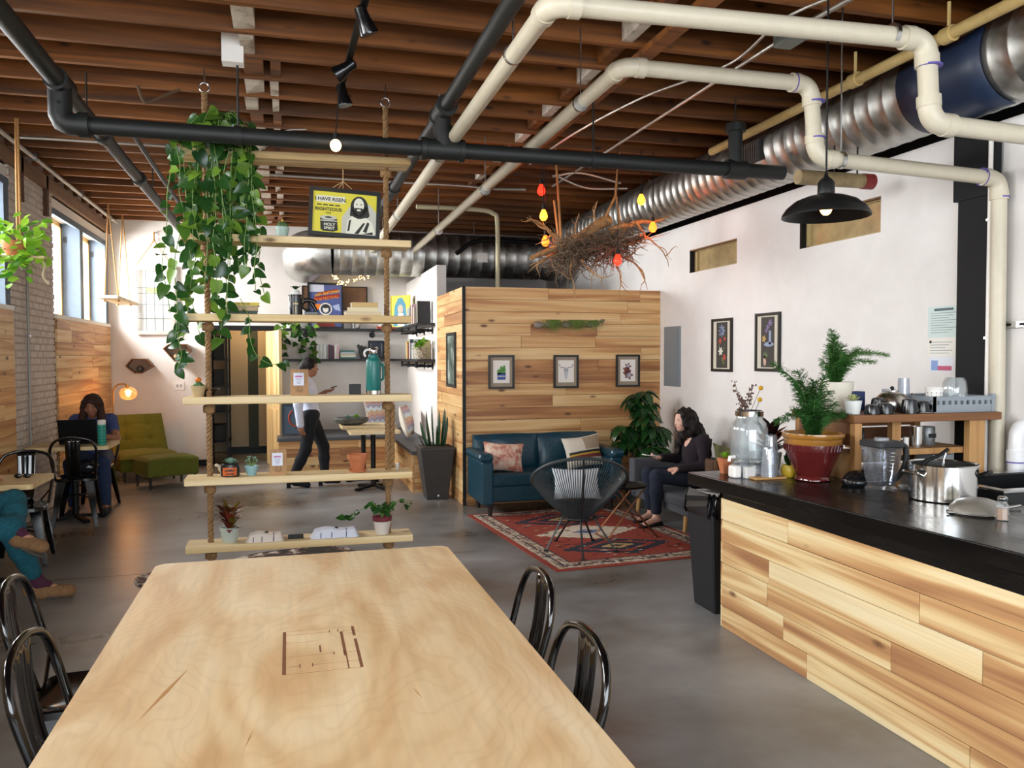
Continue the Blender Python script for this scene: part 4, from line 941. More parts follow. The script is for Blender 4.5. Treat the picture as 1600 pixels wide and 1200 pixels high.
def paper_bag(label, c, w=0.118, d=0.06, h=0.165):
    t = thing('paper_bag', label, 'bag', c, 'brown paper bags with tags'); x, y, z = c
    m = noisemat('kraft', ((0.3, '#a57e55'), (0.7, '#bb946a')), 9, 4, 0.8, 0.15)
    v = [(x-w/2,y-d/2,z),(x+w/2,y-d/2,z),(x+w/2,y+d/2,z),(x-w/2,y+d/2,z),(x-w/2+0.003,y-0.008,z+h),(x+w/2-0.004,y-0.008,z+h),(x+w/2-0.004,y+0.008,z+h),(x-w/2+0.003,y+0.008,z+h)]
    MB().add(v, [(3,2,1,0),(4,5,6,7),(0,1,5,4),(1,2,6,5),(2,3,7,6),(3,0,4,7)]).build('bag_body', m, t, bevel=0.003)
    M = frame_matrix((x-0.006, y-d*0.33-0.004, z+h*0.62), (1,0,0), Vector((0, d/2-0.008, h)).normalized())
    MB().box(-0.036, -0.045, 0.006, 0.036, 0.045, 0.0075, M).build('tag', mat('tag_paper', '#dfe2ef', 0.7), t)
    pk = mat('pink_ink', '#c06a9a', 0.7); gy = mat('grey_ink', '#8a8aa0', 0.7)
    MB().box(-0.024, 0.014, 0.0075, 0.024, 0.024, 0.0082, M).build('heading', pk, t)
    for k in range(5): MB().box(-0.022+0.003*k, 0.004-k*0.009, 0.0075, 0.022-0.002*k, 0.0065-k*0.009, 0.0082, M).build('text_line', gy, t)
    MB().tube([M @ Vector((0, 0.04, 0.008)), M @ Vector((0.002, 0.055, 0.004)), M @ Vector((0, 0.066, 0.0))], 0.0015, 5).build('string', m_paper, t)
    M2 = frame_matrix((x, y-d*0.47-0.0022, z+h*0.2), (1,0,0), Vector((0, d/2-0.008, h)).normalized())
    MB().box(-0.03, -0.001, 0, 0.03, 0.001, 0.001, M2).box(-0.018, -0.010, 0, 0.018, -0.008, 0.001, M2).box(-0.014, 0.003, 0, -0.012, 0.03, 0.001, M2).box(0.014, 0.003, 0, 0.016, 0.026, 0.001, M2).build('stamp', m_ink, t)
    return t
paper_bag('tagged brown paper bag on the fourth board', (0.085, SY-0.04, z), 0.125, 0.06, 0.185)
tag(MB().box(0.43, SY-0.01, z+0.001, 0.515, SY+0.02, z+0.075).build('card_box', m_ink, bevel=0.003), 'small plain black box left of the teal flask', 'box')
t = thing('vacuum_flask', 'teal steel vacuum flask on the fourth board', 'flask', (0.602, SY-0.03, z))
c = (0.602, SY-0.03, z); teal = mat('teal_enamel', '#1f6f6a', 0.35, var=0.1, bscale=40)
MB().lathe([(0.05, 0.028), (0.0535, 0.035), (0.0535, 0.235), (0.05, 0.25), (0.036, 0.266), (0.0, 0.268)], c, 28).build('body', teal, t, True)
MB().lathe([(0.051, 0), (0.0545, 0.004), (0.0545, 0.028), (0.05, 0.029), (0, 0.029)], c, 28).build('base', m_chrome, t, True)
MB().lathe([(0.036, 0.262), (0.037, 0.275), (0.03, 0.29), (0, 0.291)], c, 24).build('shoulder', teal, t, True)
MB().lathe([(0.027, 0.288), (0.03, 0.292), (0.03, 0.33), (0.026, 0.335), (0, 0.335)], c, 22).build('stopper', m_chrome, t, True)
MB().tube(arc((0.565, SY-0.04, z+0.295), 0.028, R(60), R(230), 10, (1,0,0), (0,0,1)), 0.008, 8).build('loop_handle', m_whitepaint, t, True)
MB().tube(catmull([(0.655, SY-0.03, z+0.22), (0.672, SY-0.03, z+0.2), (0.672, SY-0.03, z+0.12), (0.655, SY-0.03, z+0.1)], 5), 0.009, 8).build('handle', teal, t, True)
# --- board 5
z = BT[4]
t = thing('samba_planter', 'black tin planter with an orange label holding a succulent', 'plant', (-0.385, SY-0.03, z))
c = (-0.385, SY-0.03, z); MB().lathe([(0.055, 0), (0.062, 0.006), (0.064, 0.05), (0.058, 0.085), (0.05, 0.09), (0.046, 0.08), (0, 0.08)], c, 26).build('pot', mat('planter_black', '#1a1a1c', 0.35), t, True)
lb = MB()
def lab(u, v): 
    a = R(225)+R(90)*u; rr = 0.0655-0.004*abs(v-0.5); return (c[0]+rr*math.cos(a), c[1]+rr*math.sin(a), z+0.012+0.056*v)
lb.grid(lab, 12, 4); lb.build('label_band', mat('orange_label', '#c9622a', 0.5), t, True)
M = frame_matrix((c[0], c[1]-0.0665, z+0.042), (1,0,0), (0,0,1)); txt(t, M, 'SAMBA', 0, 0, 0.022, m_ink, 1); txt(t, M, 'COFFEE', 0, -0.022, 0.016, m_ink, 1)
def rosette(t, c, r, me, n=26, rise=0.6):
    for k in range(n):
        a = k*2.39996; q = 1-k/n; put_leaf(me, (c[0], c[1], c[2]+0.01*(1-q)), (math.cos(a)*q+0.05, math.sin(a)*q, rise*(1.15-q*0.8)), (0, 0, 1), r*(0.5+0.5*q), t)
m_succ = leafmat('succulent_leaf', '#5d8a78', '#9dbfa8', 0.5); succ = leaf_mesh('succulent', OVAL, m_succ, -0.15, 0.35)
rosette(t, (c[0], c[1], z+0.085), 0.062, succ)
t = thing('potted_succulent', 'leggy succulent in a pale teal pot on the fifth board', 'plant', (-0.245, SY-0.02, z))
pot(t, (-0.245, SY-0.02, z), 0.028, 0.044, 0.07, mat('teal_pot', '#8fb7bb', 0.45), 0.003, 0.018)
for k in range(6):
    a = k*1.05; e = Vector((-0.245+0.035*math.cos(a), SY-0.02+0.025*math.sin(a), z+0.095+0.012*(k % 3)))
    MB().tube([(-0.245, SY-0.02, z+0.058), e], 0.003, 5).build('stem', m_stem, t)
    for j in range(4): put_leaf(succ, e, (math.cos(a+j*1.6), math.sin(a+j*1.6), 0.6), (0, 0, 1), 0.024, t)
paper_bag('tagged brown paper bag on the fifth board', (-0.065, SY-0.03, z), 0.118, 0.06, 0.178)
t = thing('terracotta_pot', 'empty terracotta flowerpot on a saucer', 'flowerpot', (0.485, SY-0.03, z))
c = (0.485, SY-0.03, z); MB().lathe([(0.055, 0), (0.066, 0.018), (0.058, 0.018), (0.05, 0.006), (0, 0.006)], c, 26).build('saucer', m_terra, t, True)
MB().lathe([(0.043, 0.007), (0.063, 0.09), (0.072, 0.09), (0.075, 0.125), (0.068, 0.125), (0.06, 0.088), (0.042, 0.016), (0, 0.016)], c, 28).build('pot', m_terra, t, True)
t = thing('small_glass', 'tiny clear glass beside the right rope on the fifth board', 'glass', (0.775, SY, z))
MB().lathe([(0.013, 0), (0.019, 0.045), (0.017, 0.045), (0.011, 0.004), (0, 0.004)], (0.775, SY, z), 16).build('glass', glassmat('clear_glass', (0.9, 0.93, 0.94), 0.15), t, True)
t = thing('seashell', 'cream conch shell leaning by the left rope', 'shell', (-0.475, SY+0.035, z))
sp = []; 
for k in range(46):
    u = k/45; a = u*4*PI; sp.append((Vector((-0.488+0.05*u+0.012*(1-u)*math.cos(a), SY+0.05+0.012*(1-u)*math.sin(a), z+0.075-0.06*u*u)), 0.006+0.022*u*(1-0.2*u)))
MB().tube([p for p, q in sp], [q*0.8 for p, q in sp], 12).build('shell', mat('shell_cream', '#d5c9ac', 0.5), t, True)
# --- board 6
z = BT[5]
t = thing('potted_croton', 'dark red croton in a pale grey pot on the lowest board', 'plant', (-0.395, SY-0.02, z))
c = (-0.395, SY-0.02, z); pot(t, c, 0.048, 0.066, 0.108, mat('grey_green_pot', '#b9c2b8', 0.4), 0.003, 0.02)
m_crot = leafmat('croton_leaf', '#2c1216', '#8a3b2a', 0.3); crot = leaf_mesh('croton', LANCE, m_crot, 0.25, 0.2)
m_croty = leafmat('croton_leaf_yellow', '#4a2a18', '#9a8a2e', 0.3); croty = leaf_mesh('croton_yellow', LANCE, m_croty, 0.2, 0.2)
rnd = random.Random(31)
for k in range(46):
    a = rnd.uniform(0, 2*PI); h = rnd.uniform(0.08, 0.22); q = rnd.uniform(0.1, 0.9)
    put_leaf(croty if rnd.random() < 0.25 else crot, (c[0]+0.02*math.cos(a), c[1]+0.02*math.sin(a), z+h), (math.cos(a)*q, math.sin(a)*q, rnd.uniform(-0.1, 1.1)), (0, 0, 1), rnd.uniform(0.07, 0.115), t, roll=rnd.uniform(-.4, .4))
for k in range(3): MB().tube([(c[0], c[1], z+0.08), (c[0]+0.02*math.cos(k*2.1), c[1]+0.02*math.sin(k*2.1), z+0.22)], 0.004, 5).build('stem', mat('brown_stem', '#6a4a38', 0.7), t)
def folded_shirt(label, x0, x1, y, z, h, bump, colr, seed):
    t = thing('folded_shirt', label, 'shirt', ((x0+x1)/2, y, z), 'folded shirts on the lowest board'); q = random.Random(seed)
    m = mat('shirt_'+colr, colr, 0.9, bump=0.6, bscale=60)
    for k in range(3):
        dx = 0.006*k
        def top(u, v, k=k):
            a = max(0, math.sin(PI*min(1, max(0, v))))**0.16; e = max(0, math.sin(PI*u))**0.10
            return (x0+dx+(x1-x0-2*dx)*u, y-0.075+0.15*v+0.004*math.sin(u*19+k), z+h*(k+1)/3*a*e*(1+0.12*math.sin(7*u+3*k)+0.25*bump*max(0, u-0.7))*1.0+0.001)
        def bot(u, v, k=k): p = top(u, v); return (p[0], p[1], z+h*k/3*0.9*max(0, math.sin(PI*v))**0.16*max(0, math.sin(PI*u))**0.10)
        mb = MB(); mb.grid(top, 22, 10); mb.grid(lambda u, v: bot(1-u, v), 22, 10); mb.build('fold', m, t, True, ang=0)
    st = mat('navy_stripe', '#30365c', 0.8)
    for f in (0.2, 0.42, 0.72):
        x = x0+(x1-x0)*f; MB().tube([(x, y-0.077, z+0.004), (x+0.002, y-0.068, z+h*0.62), (x+0.002, y-0.03, z+h*0.97)], 0.003, 5).build('stripe', st, t)
    MB().ell(((x0+x1)/2+0.01, y-0.02, z+h*1.02), (0.014, 0.008, 0.007), 8, 6).build('tie', m_ink, t)
folded_shirt('cream folded shirt on the lowest board', -0.29, -0.03, SY-0.02, z, 0.058, 0.2, '#e6dcd0', 1)
folded_shirt('bluish white folded shirt on the lowest board', 0.15, 0.49, SY-0.02, z, 0.062, 1.4, '#dfe4f2', 2)
tag(MB().box(-0.005, SY-0.045, z+0.0005, 0.10, SY-0.02, z+0.03).build('card_stand', m_ink, bevel=0.003), 'low black card holder between the folded shirts', 'holder')
t = thing('potted_ivy', 'ivy in a white pot with a maroon rim', 'plant', (0.665, SY-0.05, z))
c = (0.655, SY-0.045, z); MB().lathe([(0.046, 0), (0.062, 0.098), (0, 0.098)], c, 24).build('pot', mat('white_clay', '#d6cdc4', 0.7), t, True)
MB().lathe([(0.062, 0.096), (0.068, 0.098), (0.072, 0.13), (0.064, 0.13), (0.058, 0.112), (0, 0.112)], c, 24).build('rim', mat('maroon_glaze', '#6e2a34', 0.5), t, True)
rnd = random.Random(41); ivy = leaf_mesh('ivy_leaf', HEART, m_darkleaf, 0.2, 0.2)
IV = [[(0,0,.12),(-.06,-.02,.2),(-.15,-.03,.19),(-.22,-.04,.14),(-.27,-.04,.13),(-.31,-.04,.17)], [(0,0,.12),(.07,-.02,.22),(.14,-.03,.24),(.19,-.04,.21),(.18,-.05,.17)]]
for k in range(11):
    a = k*0.57; IV.append([(0,0,.115),(.03*math.cos(a),.03*math.sin(a),.18),(.075*math.cos(a),.06*math.sin(a),.19+.02*(k%3))])
for P in IV:
    v = catmull([Vector(c)+Vector(p) for p in P], 4); MB().tube(v, 0.0025, 5).build('vine', m_stem, t)
    for i in range(3, len(v), 2 if len(P) > 3 else 2):
        put_leaf(ivy, v[i], (rnd.uniform(-1,1), rnd.uniform(-1,.4), rnd.uniform(-.7,.6)), (rnd.uniform(-.4,.4), -0.8, 0.8), rnd.uniform(0.035, 0.06), t)
# ================================================================== big plywood table
m_ply = wood('birch_ply', 'y', ((0.25, '#ecd4ae'), (0.5, '#e4c598'), (0.75, '#d2a878')), 3.2, 0.9, 0.34, 0.0, 0.10, False, 1.0, 0.03, 0.15, 2.6)
_nt = m_ply.node_tree; _p = _nt.nodes['Principled BSDF']; _src = _p.inputs['Base Color'].links[0].from_socket
_tc = _nt.nodes.new('ShaderNodeTexCoord'); _mp = _nt.nodes.new('ShaderNodeMapping'); _mp.inputs['Scale'].default_value = (1.0, 0.55, 1.0)
_wv = _nt.nodes.new('ShaderNodeTexWave'); _wv.wave_type = 'RINGS'; _wv.rings_direction = 'SPHERICAL'; _wv.inputs['Scale'].default_value = 15; _wv.inputs['Distortion'].default_value = 34; _wv.inputs['Detail'].default_value = 2; _wv.inputs['Detail Scale'].default_value = 0.28
_rp = ramp(_nt, ((0.0, (0.86, 0.82, 0.76)), (0.35, (1, 1, 1)))); _mx = _nt.nodes.new('ShaderNodeMix'); _mx.data_type = 'RGBA'; _mx.blend_type = 'MULTIPLY'; _mx.inputs[0].default_value = 0.38
_nt.links.new(_tc.outputs['Object'], _mp.inputs[0]); _nt.links.new(_mp.outputs[0], _wv.inputs[0]); _nt.links.new(_wv.outputs[1], _rp.inputs[0]); _nt.links.new(_src, _mx.inputs[6]); _nt.links.new(_rp.outputs[0], _mx.inputs[7]); _nt.links.new(_mx.outputs[2], _p.inputs['Base Color'])
TX0, TX1, TY0, TY1, TZ = -0.525, 0.685, 1.10, 3.555, 0.75
tb = thing('plywood_table', 'large birch plywood table with rounded corners and a carved emblem', 'table', ((TX0+TX1)/2, (TY0+TY1)/2, 0))
def rrect(x0, y0, x1, y1, r, n=6):
    P = []
    for cx, cy, a in ((x1-r, y1-r, 0), (x0+r, y1-r, PI/2), (x0+r, y0+r, PI), (x1-r, y0+r, 1.5*PI)):
        P += [(cx+r*math.cos(a+PI/2*i/n), cy+r*math.sin(a+PI/2*i/n)) for i in range(n+1)]
    return P
MB().prism(rrect(TX0, TY0, TX1, TY1, 0.05), TZ-0.036, TZ-0.0035).build('table_core', mat('ply_edge', '#c9a06a', 0.6), tb)
# top veneer with the emblem cut through it: veneer pieces around the emblem, carved grooves inside
EX0, EX1, EY0, EY1 = -0.016, 0.19, 2.212, 2.562
top = MB()
ring = rrect(TX0, TY0, TX1, TY1, 0.05, 6); n = len(ring)
V = [(p[0], p[1], TZ) for p in ring]+[(EX0-0.01, EY0-0.01, TZ), (EX1+0.01, EY0-0.01, TZ), (EX1+0.01, EY1+0.01, TZ), (EX0-0.01, EY1+0.01, TZ)]
top.prism([(TX0, 0)]*0 or [(EX0-0.01, TY0+0.05), (EX1+0.01, TY0+0.05), (EX1+0.01, EY0-0.006), (EX0-0.01, EY0-0.006)], TZ-0.0035, TZ)
top = MB()
def strip(poly): top.prism(poly, TZ-0.0036, TZ)
left = [p for p in ring if p[0] < EX0]; right = [p for p in ring if p[0] > EX1]
gx = 0.006
grooves = []   # (x0,y0,x1,y1) carved grooves of the emblem
e = 0.0045
def H(y, xa, xb, w=e): grooves.append((xa, y-w/2, xb, y+w/2))
def Vg(x, ya, yb, w=0.006): grooves.append((x-w/2, ya, x+w/2, yb))
Vg(EX0, EY0, EY1, 0.010); Vg(EX1, EY0, EY0+0.235, 0.009); Vg(EX1, EY0+0.262, EY1, 0.009)
H(EY1-0.001, EX0, EX1); H(EY1-0.035, EX0, 0.118); H(EY1-0.035, 0.155, EX1); H(EY1-0.062, 0.162, EX1); H(EY1-0.088, 0.162, EX1, 0.002)
H(EY1-0.105, EX0, 0.085); H(EY0+0.130, EX0, 0.122); H(EY0+0.130, 0.155, EX1); H(EY0+0.055, EX0, 0.026); H(EY0+0.055, 0.06, EX1); H(EY0+0.001, EX0, EX1)
Vg(0.118, EY1-0.042, EY1-0.018, 0.003); Vg(0.144, EY1-0.042, EY1-0.014, 0.003); Vg(0.085, EY0+0.145, EY0+0.205, 0.005); Vg(0.122, EY0+0.115, EY0+0.143, 0.003); Vg(0.150, EY0+0.12, EY0+0.143, 0.003); Vg(0.026, EY0+0.04, EY0+0.07, 0.003); Vg(0.06, EY0+0.04, EY0+0.07, 0.003)
Vg(0.153, EY0+0.10, EY1-0.04, 0.009); Vg(0.155, EY0, EY0+0.10, 0.004)
xs = sorted({TX0+0.05, TX1-0.05, EX0-0.02, EX1+0.02}); 
# veneer outside the emblem block
top.prism([p for p in ring if p[0] <= TX0+0.0501], TZ-0.0036, TZ); top.prism([p for p in ring if p[0] >= TX1-0.0501], TZ-0.0036, TZ)
bx0, bx1, by0, by1 = EX0-0.02, EX1+0.02, EY0-0.02, EY1+0.02
top.box(TX0+0.05, TY0, TZ-0.0036, bx0, TY1, TZ); top.box(bx1, TY0, TZ-0.0036, TX1-0.05, TY1, TZ); top.box(bx0, TY0, TZ-0.0036, bx1, by0, TZ); top.box(bx0, by1, TZ-0.0036, bx1, TY1, TZ)
gxs = sorted({bx0, bx1, *[g[0] for g in grooves], *[g[2] for g in grooves]}); gys = sorted({by0, by1, *[g[1] for g in grooves], *[g[3] for g in grooves]})
for i in range(len(gxs)-1):
    run = None
    for j in range(len(gys)-1):
        cx, cy = (gxs[i]+gxs[i+1])/2, (gys[j]+gys[j+1])/2
        ins = any(g[0] < cx < g[2] and g[1] < cy < g[3] for g in grooves)
        if not ins and run is None: run = gys[j]
        if (ins or j == len(gys)-2) and run is not None:
            end = gys[j] if ins else gys[j+1]; top.box(gxs[i], run, TZ-0.0036, gxs[i+1], end, TZ); run = None
# weld the inner faces away: only tops matter
top.build('table_top', m_ply, tb)
gb = MB()
for g in grooves: gb.box(g[0], g[1], TZ-0.0036, g[2], g[3], TZ-0.0008)
gb.build('carved_emblem', mat('dark_groove', '#7a4a2c', 0.8), tb)  # emblem grooves in a browner tone than the veneer
for (x, y, a, L, w) in ((-0.305, 2.18, R(76), 0.30, 0.012), (-0.09, 1.86, R(80), 0.08, 0.003), (0.31, 2.0, R(100), 0.07, 0.003), (0.05, 2.25, R(95), 0.0, 0)):
    if L: MB().prism([(-L/2, 0), (0, -w/2), (L/2, 0), (0, w/2)], 0, 0.0004, Matrix.Translation((x, y, TZ)) @ Matrix.Rotation(a, 4, 'Z')).build('grain_mark', mat('grain_mark', '#b5834f', 0.6), tb)
for x in (TX0+0.12, TX1-0.12):
    for y in (TY0+0.15, TY1-0.25):
        MB().cyl((x, y, 0), (x, y, TZ-0.036), 0.028, n=14).build('leg', m_blackm, tb, True)
        MB().cyl((x, y, 0), (x, y, 0.012), 0.06, n=18).build('foot', m_blackm, tb, True)

# ================================================================== black metal cafe chairs
m_gloss = mat('gloss_black', '#060607', 0.12, 0.0, coat=0.4)
def metal_chair(label, loc, rz, group=None):
    t = thing('metal_chair', label, 'chair', loc, group, rz)
    def B(mb, name, **k): return mb.build(name, m_gloss, t, world=False, **k)
    hoop = catmull([(-0.168,-0.13,0.44), (-0.180,-0.165,0.54), (-0.192,-0.195,0.64), (-0.192,-0.222,0.74), (-0.150,-0.240,0.815), (-0.07,-0.25,0.843), (0,-0.252,0.848), (0.07,-0.25,0.843), (0.150,-0.240,0.815), (0.192,-0.222,0.74), (0.192,-0.195,0.64), (0.180,-0.165,0.54), (0.168,-0.13,0.44)], 5)
    B(MB().tube(hoop, 0.0125, 10), 'back_hoop', smooth=True)
    sp = MB()
    def f(u, v):
        w = 0.055+0.012*v; x = (u-0.5)*2*w; z = 0.445+0.40*v
        y = -0.172-0.078*v-0.012*(1-(2*u-1)**2)*1.0+0.018*math.sin(PI*v)*-1
        if 0.28 < u < 0.72: y += 0.006
        return (x, y, z)
    sp.grid(f, 12, 10); B(sp, 'back_splat', smooth=True, solid=0.003)
    for s in (-1, 1): B(MB().tube([(s*0.10,-0.168,0.45), (s*0.172,-0.165,0.54), (s*0.187,-0.19,0.63)], 0.007, 8), 'back_brace', smooth=True)
    seat = rrect(-0.178, -0.175, 0.178, 0.185, 0.06, 5)
    st = MB(); n = len(seat); V = []
    for sc, z in ((1.0, 0.425), (1.0, 0.448), (0.965, 0.453), (0.90, 0.448), (0.5, 0.442)): V += [(p[0]*sc, p[1]*sc, z) for p in seat]
    F = [(i*n+j, i*n+(j+1) % n, (i+1)*n+(j+1) % n, (i+1)*n+j) for i in range(4) for j in range(n)]+[tuple(range(4*n, 5*n)), tuple(range(n-1,-1,-1))]
    st.add(V, F); B(st, 'seat', smooth=True, ang=30)
    for sx in (-1, 1):
        for sy in (-1, 1):
            x0, y0 = sx*0.155, (0.155 if sy > 0 else -0.15); x1, y1 = sx*0.20, (0.205 if sy > 0 else -0.235); lg = MB()
            for (ux, uy) in ((sx, 0), (0, sy)):
                wx, wy = (-uy*sx*sy*0 , 0)
            # folded sheet leg: two tapering faces meeting at the outer corner
            a0, a1 = 0.075, 0.028
            V = [(x0,y0,0.43),(x0-sx*a0,y0,0.43),(x1-sx*a1,y1,0.0),(x1,y1,0.0),(x0,y0-sy*a0,0.43),(x1,y1-sy*a1,0.0)]
            th = 0.004
            V += [(v[0]-sx*th, v[1]-sy*th, v[2]) for v in V]
            F = [(0,1,2,3),(0,3,5,4),(6,9,8,7),(6,10,11,9),(1,7,8,2),(4,5,11,10),(2,8,9,3),(3,9,11,5),(0,6,7,1),(0,4,10,6)]
            lg.add(V, F); B(lg, 'leg')
    cr = MB(); cr.tube([(-0.17,0.17,0.25),(0,0,0.27),(0.17,-0.18,0.25)], 0.008, 6); cr.tube([(0.17,0.17,0.25),(0,0,0.275),(-0.17,-0.18,0.25)], 0.008, 6); B(cr, 'cross_brace', smooth=True)
    return t
GC = 'black metal chairs at the plywood table'
metal_chair('black metal chair on the right of the plywood table, farther from the camera', (0.60, 2.66, 0), R(88), GC)
metal_chair('black metal chair on the right of the plywood table, nearer the camera', (0.535, 2.04, 0), R(90), GC)
metal_chair('black metal chair on the left of the plywood table, farther from the camera', (-0.66, 3.06, 0), R(-86), GC)
metal_chair('black metal chair on the left of the plywood table, nearer the camera', (-0.44, 2.40, 0), R(-90), GC)
GW = 'black metal chairs by the window wall'
metal_chair('black metal chair with its back to the camera at the laptop table', (-1.96, 8.60, 0), R(4), GW)
metal_chair('black metal chair that the laptop woman sits on', (-1.98, 9.42, 0), R(178), GW)
metal_chair('black metal chair facing the camera across the small table at the left edge', (-2.0, 7.02, 0), R(186), GW)
metal_chair('black metal chair under the man in teal trousers', (-2.08, 5.72, 0), R(-80), GW)

# ================================================================== window-side tables
def cafe_table(label, x0, y0, x1, y1, z, group=None, rz=0, th=0.034):
    cx, cy = (x0+x1)/2, (y0+y1)/2; t = thing('cafe_table', label, 'table', (cx, cy, 0), group, rz); w, d = (x1-x0)/2, (y1-y0)/2
    MB().prism(rrect(-w, -d, w, d, 0.03, 4), z-th, z).build('table_top', m_pine2, t, world=False)
    MB().cyl((0,0,0.03),(0,0,z-th),0.03,n=16).build('column', m_black, t, True, world=False)
    b = MB()
    for a in (0, PI/2, PI, 1.5*PI): b.beam((0,0,0.045), (math.cos(a+0.6)*0.27, math.sin(a+0.6)*0.27, 0.014), 0.05, 0.028)
    b.build('base', m_black, t, world=False); MB().box(-0.16,-0.16,z-th-0.012,0.16,0.16,z-th).build('top_plate', m_black, t, world=False)
    return t
m_pine2 = wood('pale_table', 'x', ((0.3, '#ecd9ae'), (0.6, '#dcc08a'), (0.8, '#c09a62')), 7, 0.5, 0.4, 0.1, 0.1, False)
cafe_table('pale wood table carrying the laptop by the window wall', -2.38, 8.46, -1.66, 9.06, 0.75)
cafe_table('pale wood table at the left edge holding a black cup', -2.39, 6.04, -1.655, 6.60, 0.75)
t = thing('laptop', 'open black laptop on the window table', 'laptop', (-1.98, 8.78, 0.75))
MB().box(-2.14, 8.70, 0.7505, -1.80, 8.93, 0.768).build('keyboard_half', m_black, t, bevel=0.004)
MB().obox((-1.97, 8.665, 0.883), (0.34, 0.008, 0.235), (R(14), 0, 0)).build('screen_half', mat('laptop_black', '#050506', 0.6, spec=0.2), t, bevel=0.003)
t = thing('drink_bottle', 'teal dotted drink bottle with a white cap beside the laptop', 'bottle', (-1.745, 8.62, 0.75)); c = (-1.745, 8.62, 0.75)
MB().lathe([(0.036, 0), (0.038, 0.006), (0.038, 0.185), (0.034, 0.195), (0, 0.195)], c, 22).build('sleeve', mat('teal_sleeve', '#1f9a86', 0.5), t, True)
MB().lathe([(0.035, 0.195), (0.037, 0.2), (0.037, 0.235), (0.03, 0.242), (0, 0.242)], c, 20).build('cap', m_whitepaint, t, True)
dot = MB()
for i in range(6):
    for j in range(12):
        a = 2*PI*j/12; dot.box(-0.005, -0.0395, 0.02+i*0.028, 0.005, -0.037, 0.034+i*0.028, Matrix.Translation(c) @ Matrix.Rotation(a, 4, 'Z'))
dot.build('dots', mat('deep_teal', '#0d5a50', 0.6), t)
def cup(label, c, r, h, m, saucer=None, handle=True):
    t = thing('cup', label, 'cup', c)
    zz = 0.0
    if saucer: MB().lathe([(saucer*0.5, 0), (saucer, 0.012), (saucer*0.96, 0.014), (saucer*0.5, 0.005), (0, 0.005)], c, 24).build('saucer', m, t, True); zz = 0.006
    MB().lathe([(r*0.62, zz), (r*0.85, zz+h*0.25), (r, zz+h), (r*0.93, zz+h), (r*0.78, zz+h*0.28), (0, zz+h*0.15)], c, 24).build('body', m, t, True)
    if handle: MB().tube(arc((c[0]+r*0.9, c[1], c[2]+zz+h*0.55), h*0.28, -1.6, 1.6, 10, (1,0,0), (0,0,1)), 0.005, 7).build('handle', m, t, True)
    return t
m_cupb = mat('black_glaze', '#101114', 0.2)
cup('black cup on a saucer on the left-edge table', (-2.02, 6.28, 0.7505), 0.055, 0.055, m_cupb, 0.08)
t = thing('sunglasses', 'small dark sunglasses folded on the left-edge table', 'sunglasses', (-1.80, 6.36, 0.7505))
for s in (-1, 1): MB().ell((-1.80+s*0.028, 6.36, 0.768), (0.024, 0.006, 0.017), 12, 8).build('lens', m_cupb, t, True)
MB().tube([(-1.852, 6.362, 0.774), (-1.85, 6.42, 0.762), (-1.79, 6.43, 0.7535)], 0.003, 6).build('temple', m_cupb, t); MB().tube([(-1.748, 6.362, 0.774), (-1.75, 6.43, 0.762), (-1.81, 6.44, 0.7535)], 0.003, 6).build('temple', m_cupb, t)
t = thing('plastic_bag', 'crumpled dark plastic bag on the seat of the turned-away chair', 'bag', (-1.93, 8.66, 0.452))
rnd = random.Random(4); V = MB(); V.ell((0,0,0), 1.0, 16, 10); V.v = [(-1.93+v[0]*0.14*(1+rnd.uniform(-.2,.2)), 8.66+v[1]*0.12*(1+rnd.uniform(-.2,.2)), 0.535+v[2]*0.08*(1+rnd.uniform(-.25,.02))) for v in V.v]
V.build('bag', mat('dark_plastic', '#1b1d22', 0.25), t)

# ================================================================== green tufted chair, ottoman, floor lamp
m_green = noisemat('olive_fabric', ((0.3, '#4c500e'), (0.7, '#646816')), 90, 3, 0.9, 0.3)
m_dkleg = mat('dark_leg', '#1c140e', 0.5)
def taper_leg(t, x, y, z, r0=0.014, r1=0.022, m=None, dx=0, dy=0):
    MB().cyl((x+dx, y+dy, 0), (x, y, z), r0, r1, n=12).build('leg', m or m_dkleg, t, True, world=False)
t = thing('slipper_chair', 'olive green tufted slipper chair in the back corner', 'armchair', (-1.86, 11.62, 0), None, R(22))
def cush(u, v, w, d, z0, z1, r=0.05): pass
MB().box(-0.36, -0.40, 0.13, 0.36, 0.30, 0.30).build('seat_base', m_green, t, world=False, bevel=0.03)
sc = MB(); sc.grid(lambda u, v: (-0.37+0.74*u, -0.43+0.72*v, 0.30+0.09*(math.sin(PI*u)*math.sin(PI*v))**0.25-0.014*sum(math.exp(-((u-a)**2+(v-b)**2)*260) for a in (0.35, 0.65) for b in (0.55, 0.9))), 30, 26); sc.build('seat_cushion', m_green, t, True, world=False, ang=0)
bk = MB()
def back(u, v, off):
    tuft = sum(math.exp(-((u-a)**2*200+(v-b)**2*160)) for a in (0.3, 0.7) for b in (0.35, 0.72))
    seam = 0.012*(math.exp(-((u-0.3)/0.012)**2)+math.exp(-((u-0.7)/0.012)**2)+math.exp(-((v-0.35)/0.012)**2)+math.exp(-((v-0.72)/0.012)**2))
    x = (-0.37+0.74*u)*(1-0.06*v); y = 0.17+0.26*v; z = 0.30+0.52*v
    n = Vector((0, -0.89, 0.45))*(off*(0.06*(math.sin(PI*u)*math.sin(PI*v))**0.3-0.035*tuft-seam)) if off > 0 else Vector((0, 0.13, -0.06))
    return tuple(Vector((x, y, z))+n)
bk.grid(lambda u, v: back(u, v, 1), 44, 36); bk.build('backrest', m_green, t, True, world=False, ang=0)
bb = MB(); F0 = [back(0,0,-1), back(1,0,-1), back(1,1,-1), back(0,1,-1)]; G0 = [(-0.37,0.17,0.30),(0.37,0.17,0.30),(0.348,0.43,0.82),(-0.348,0.43,0.82)]
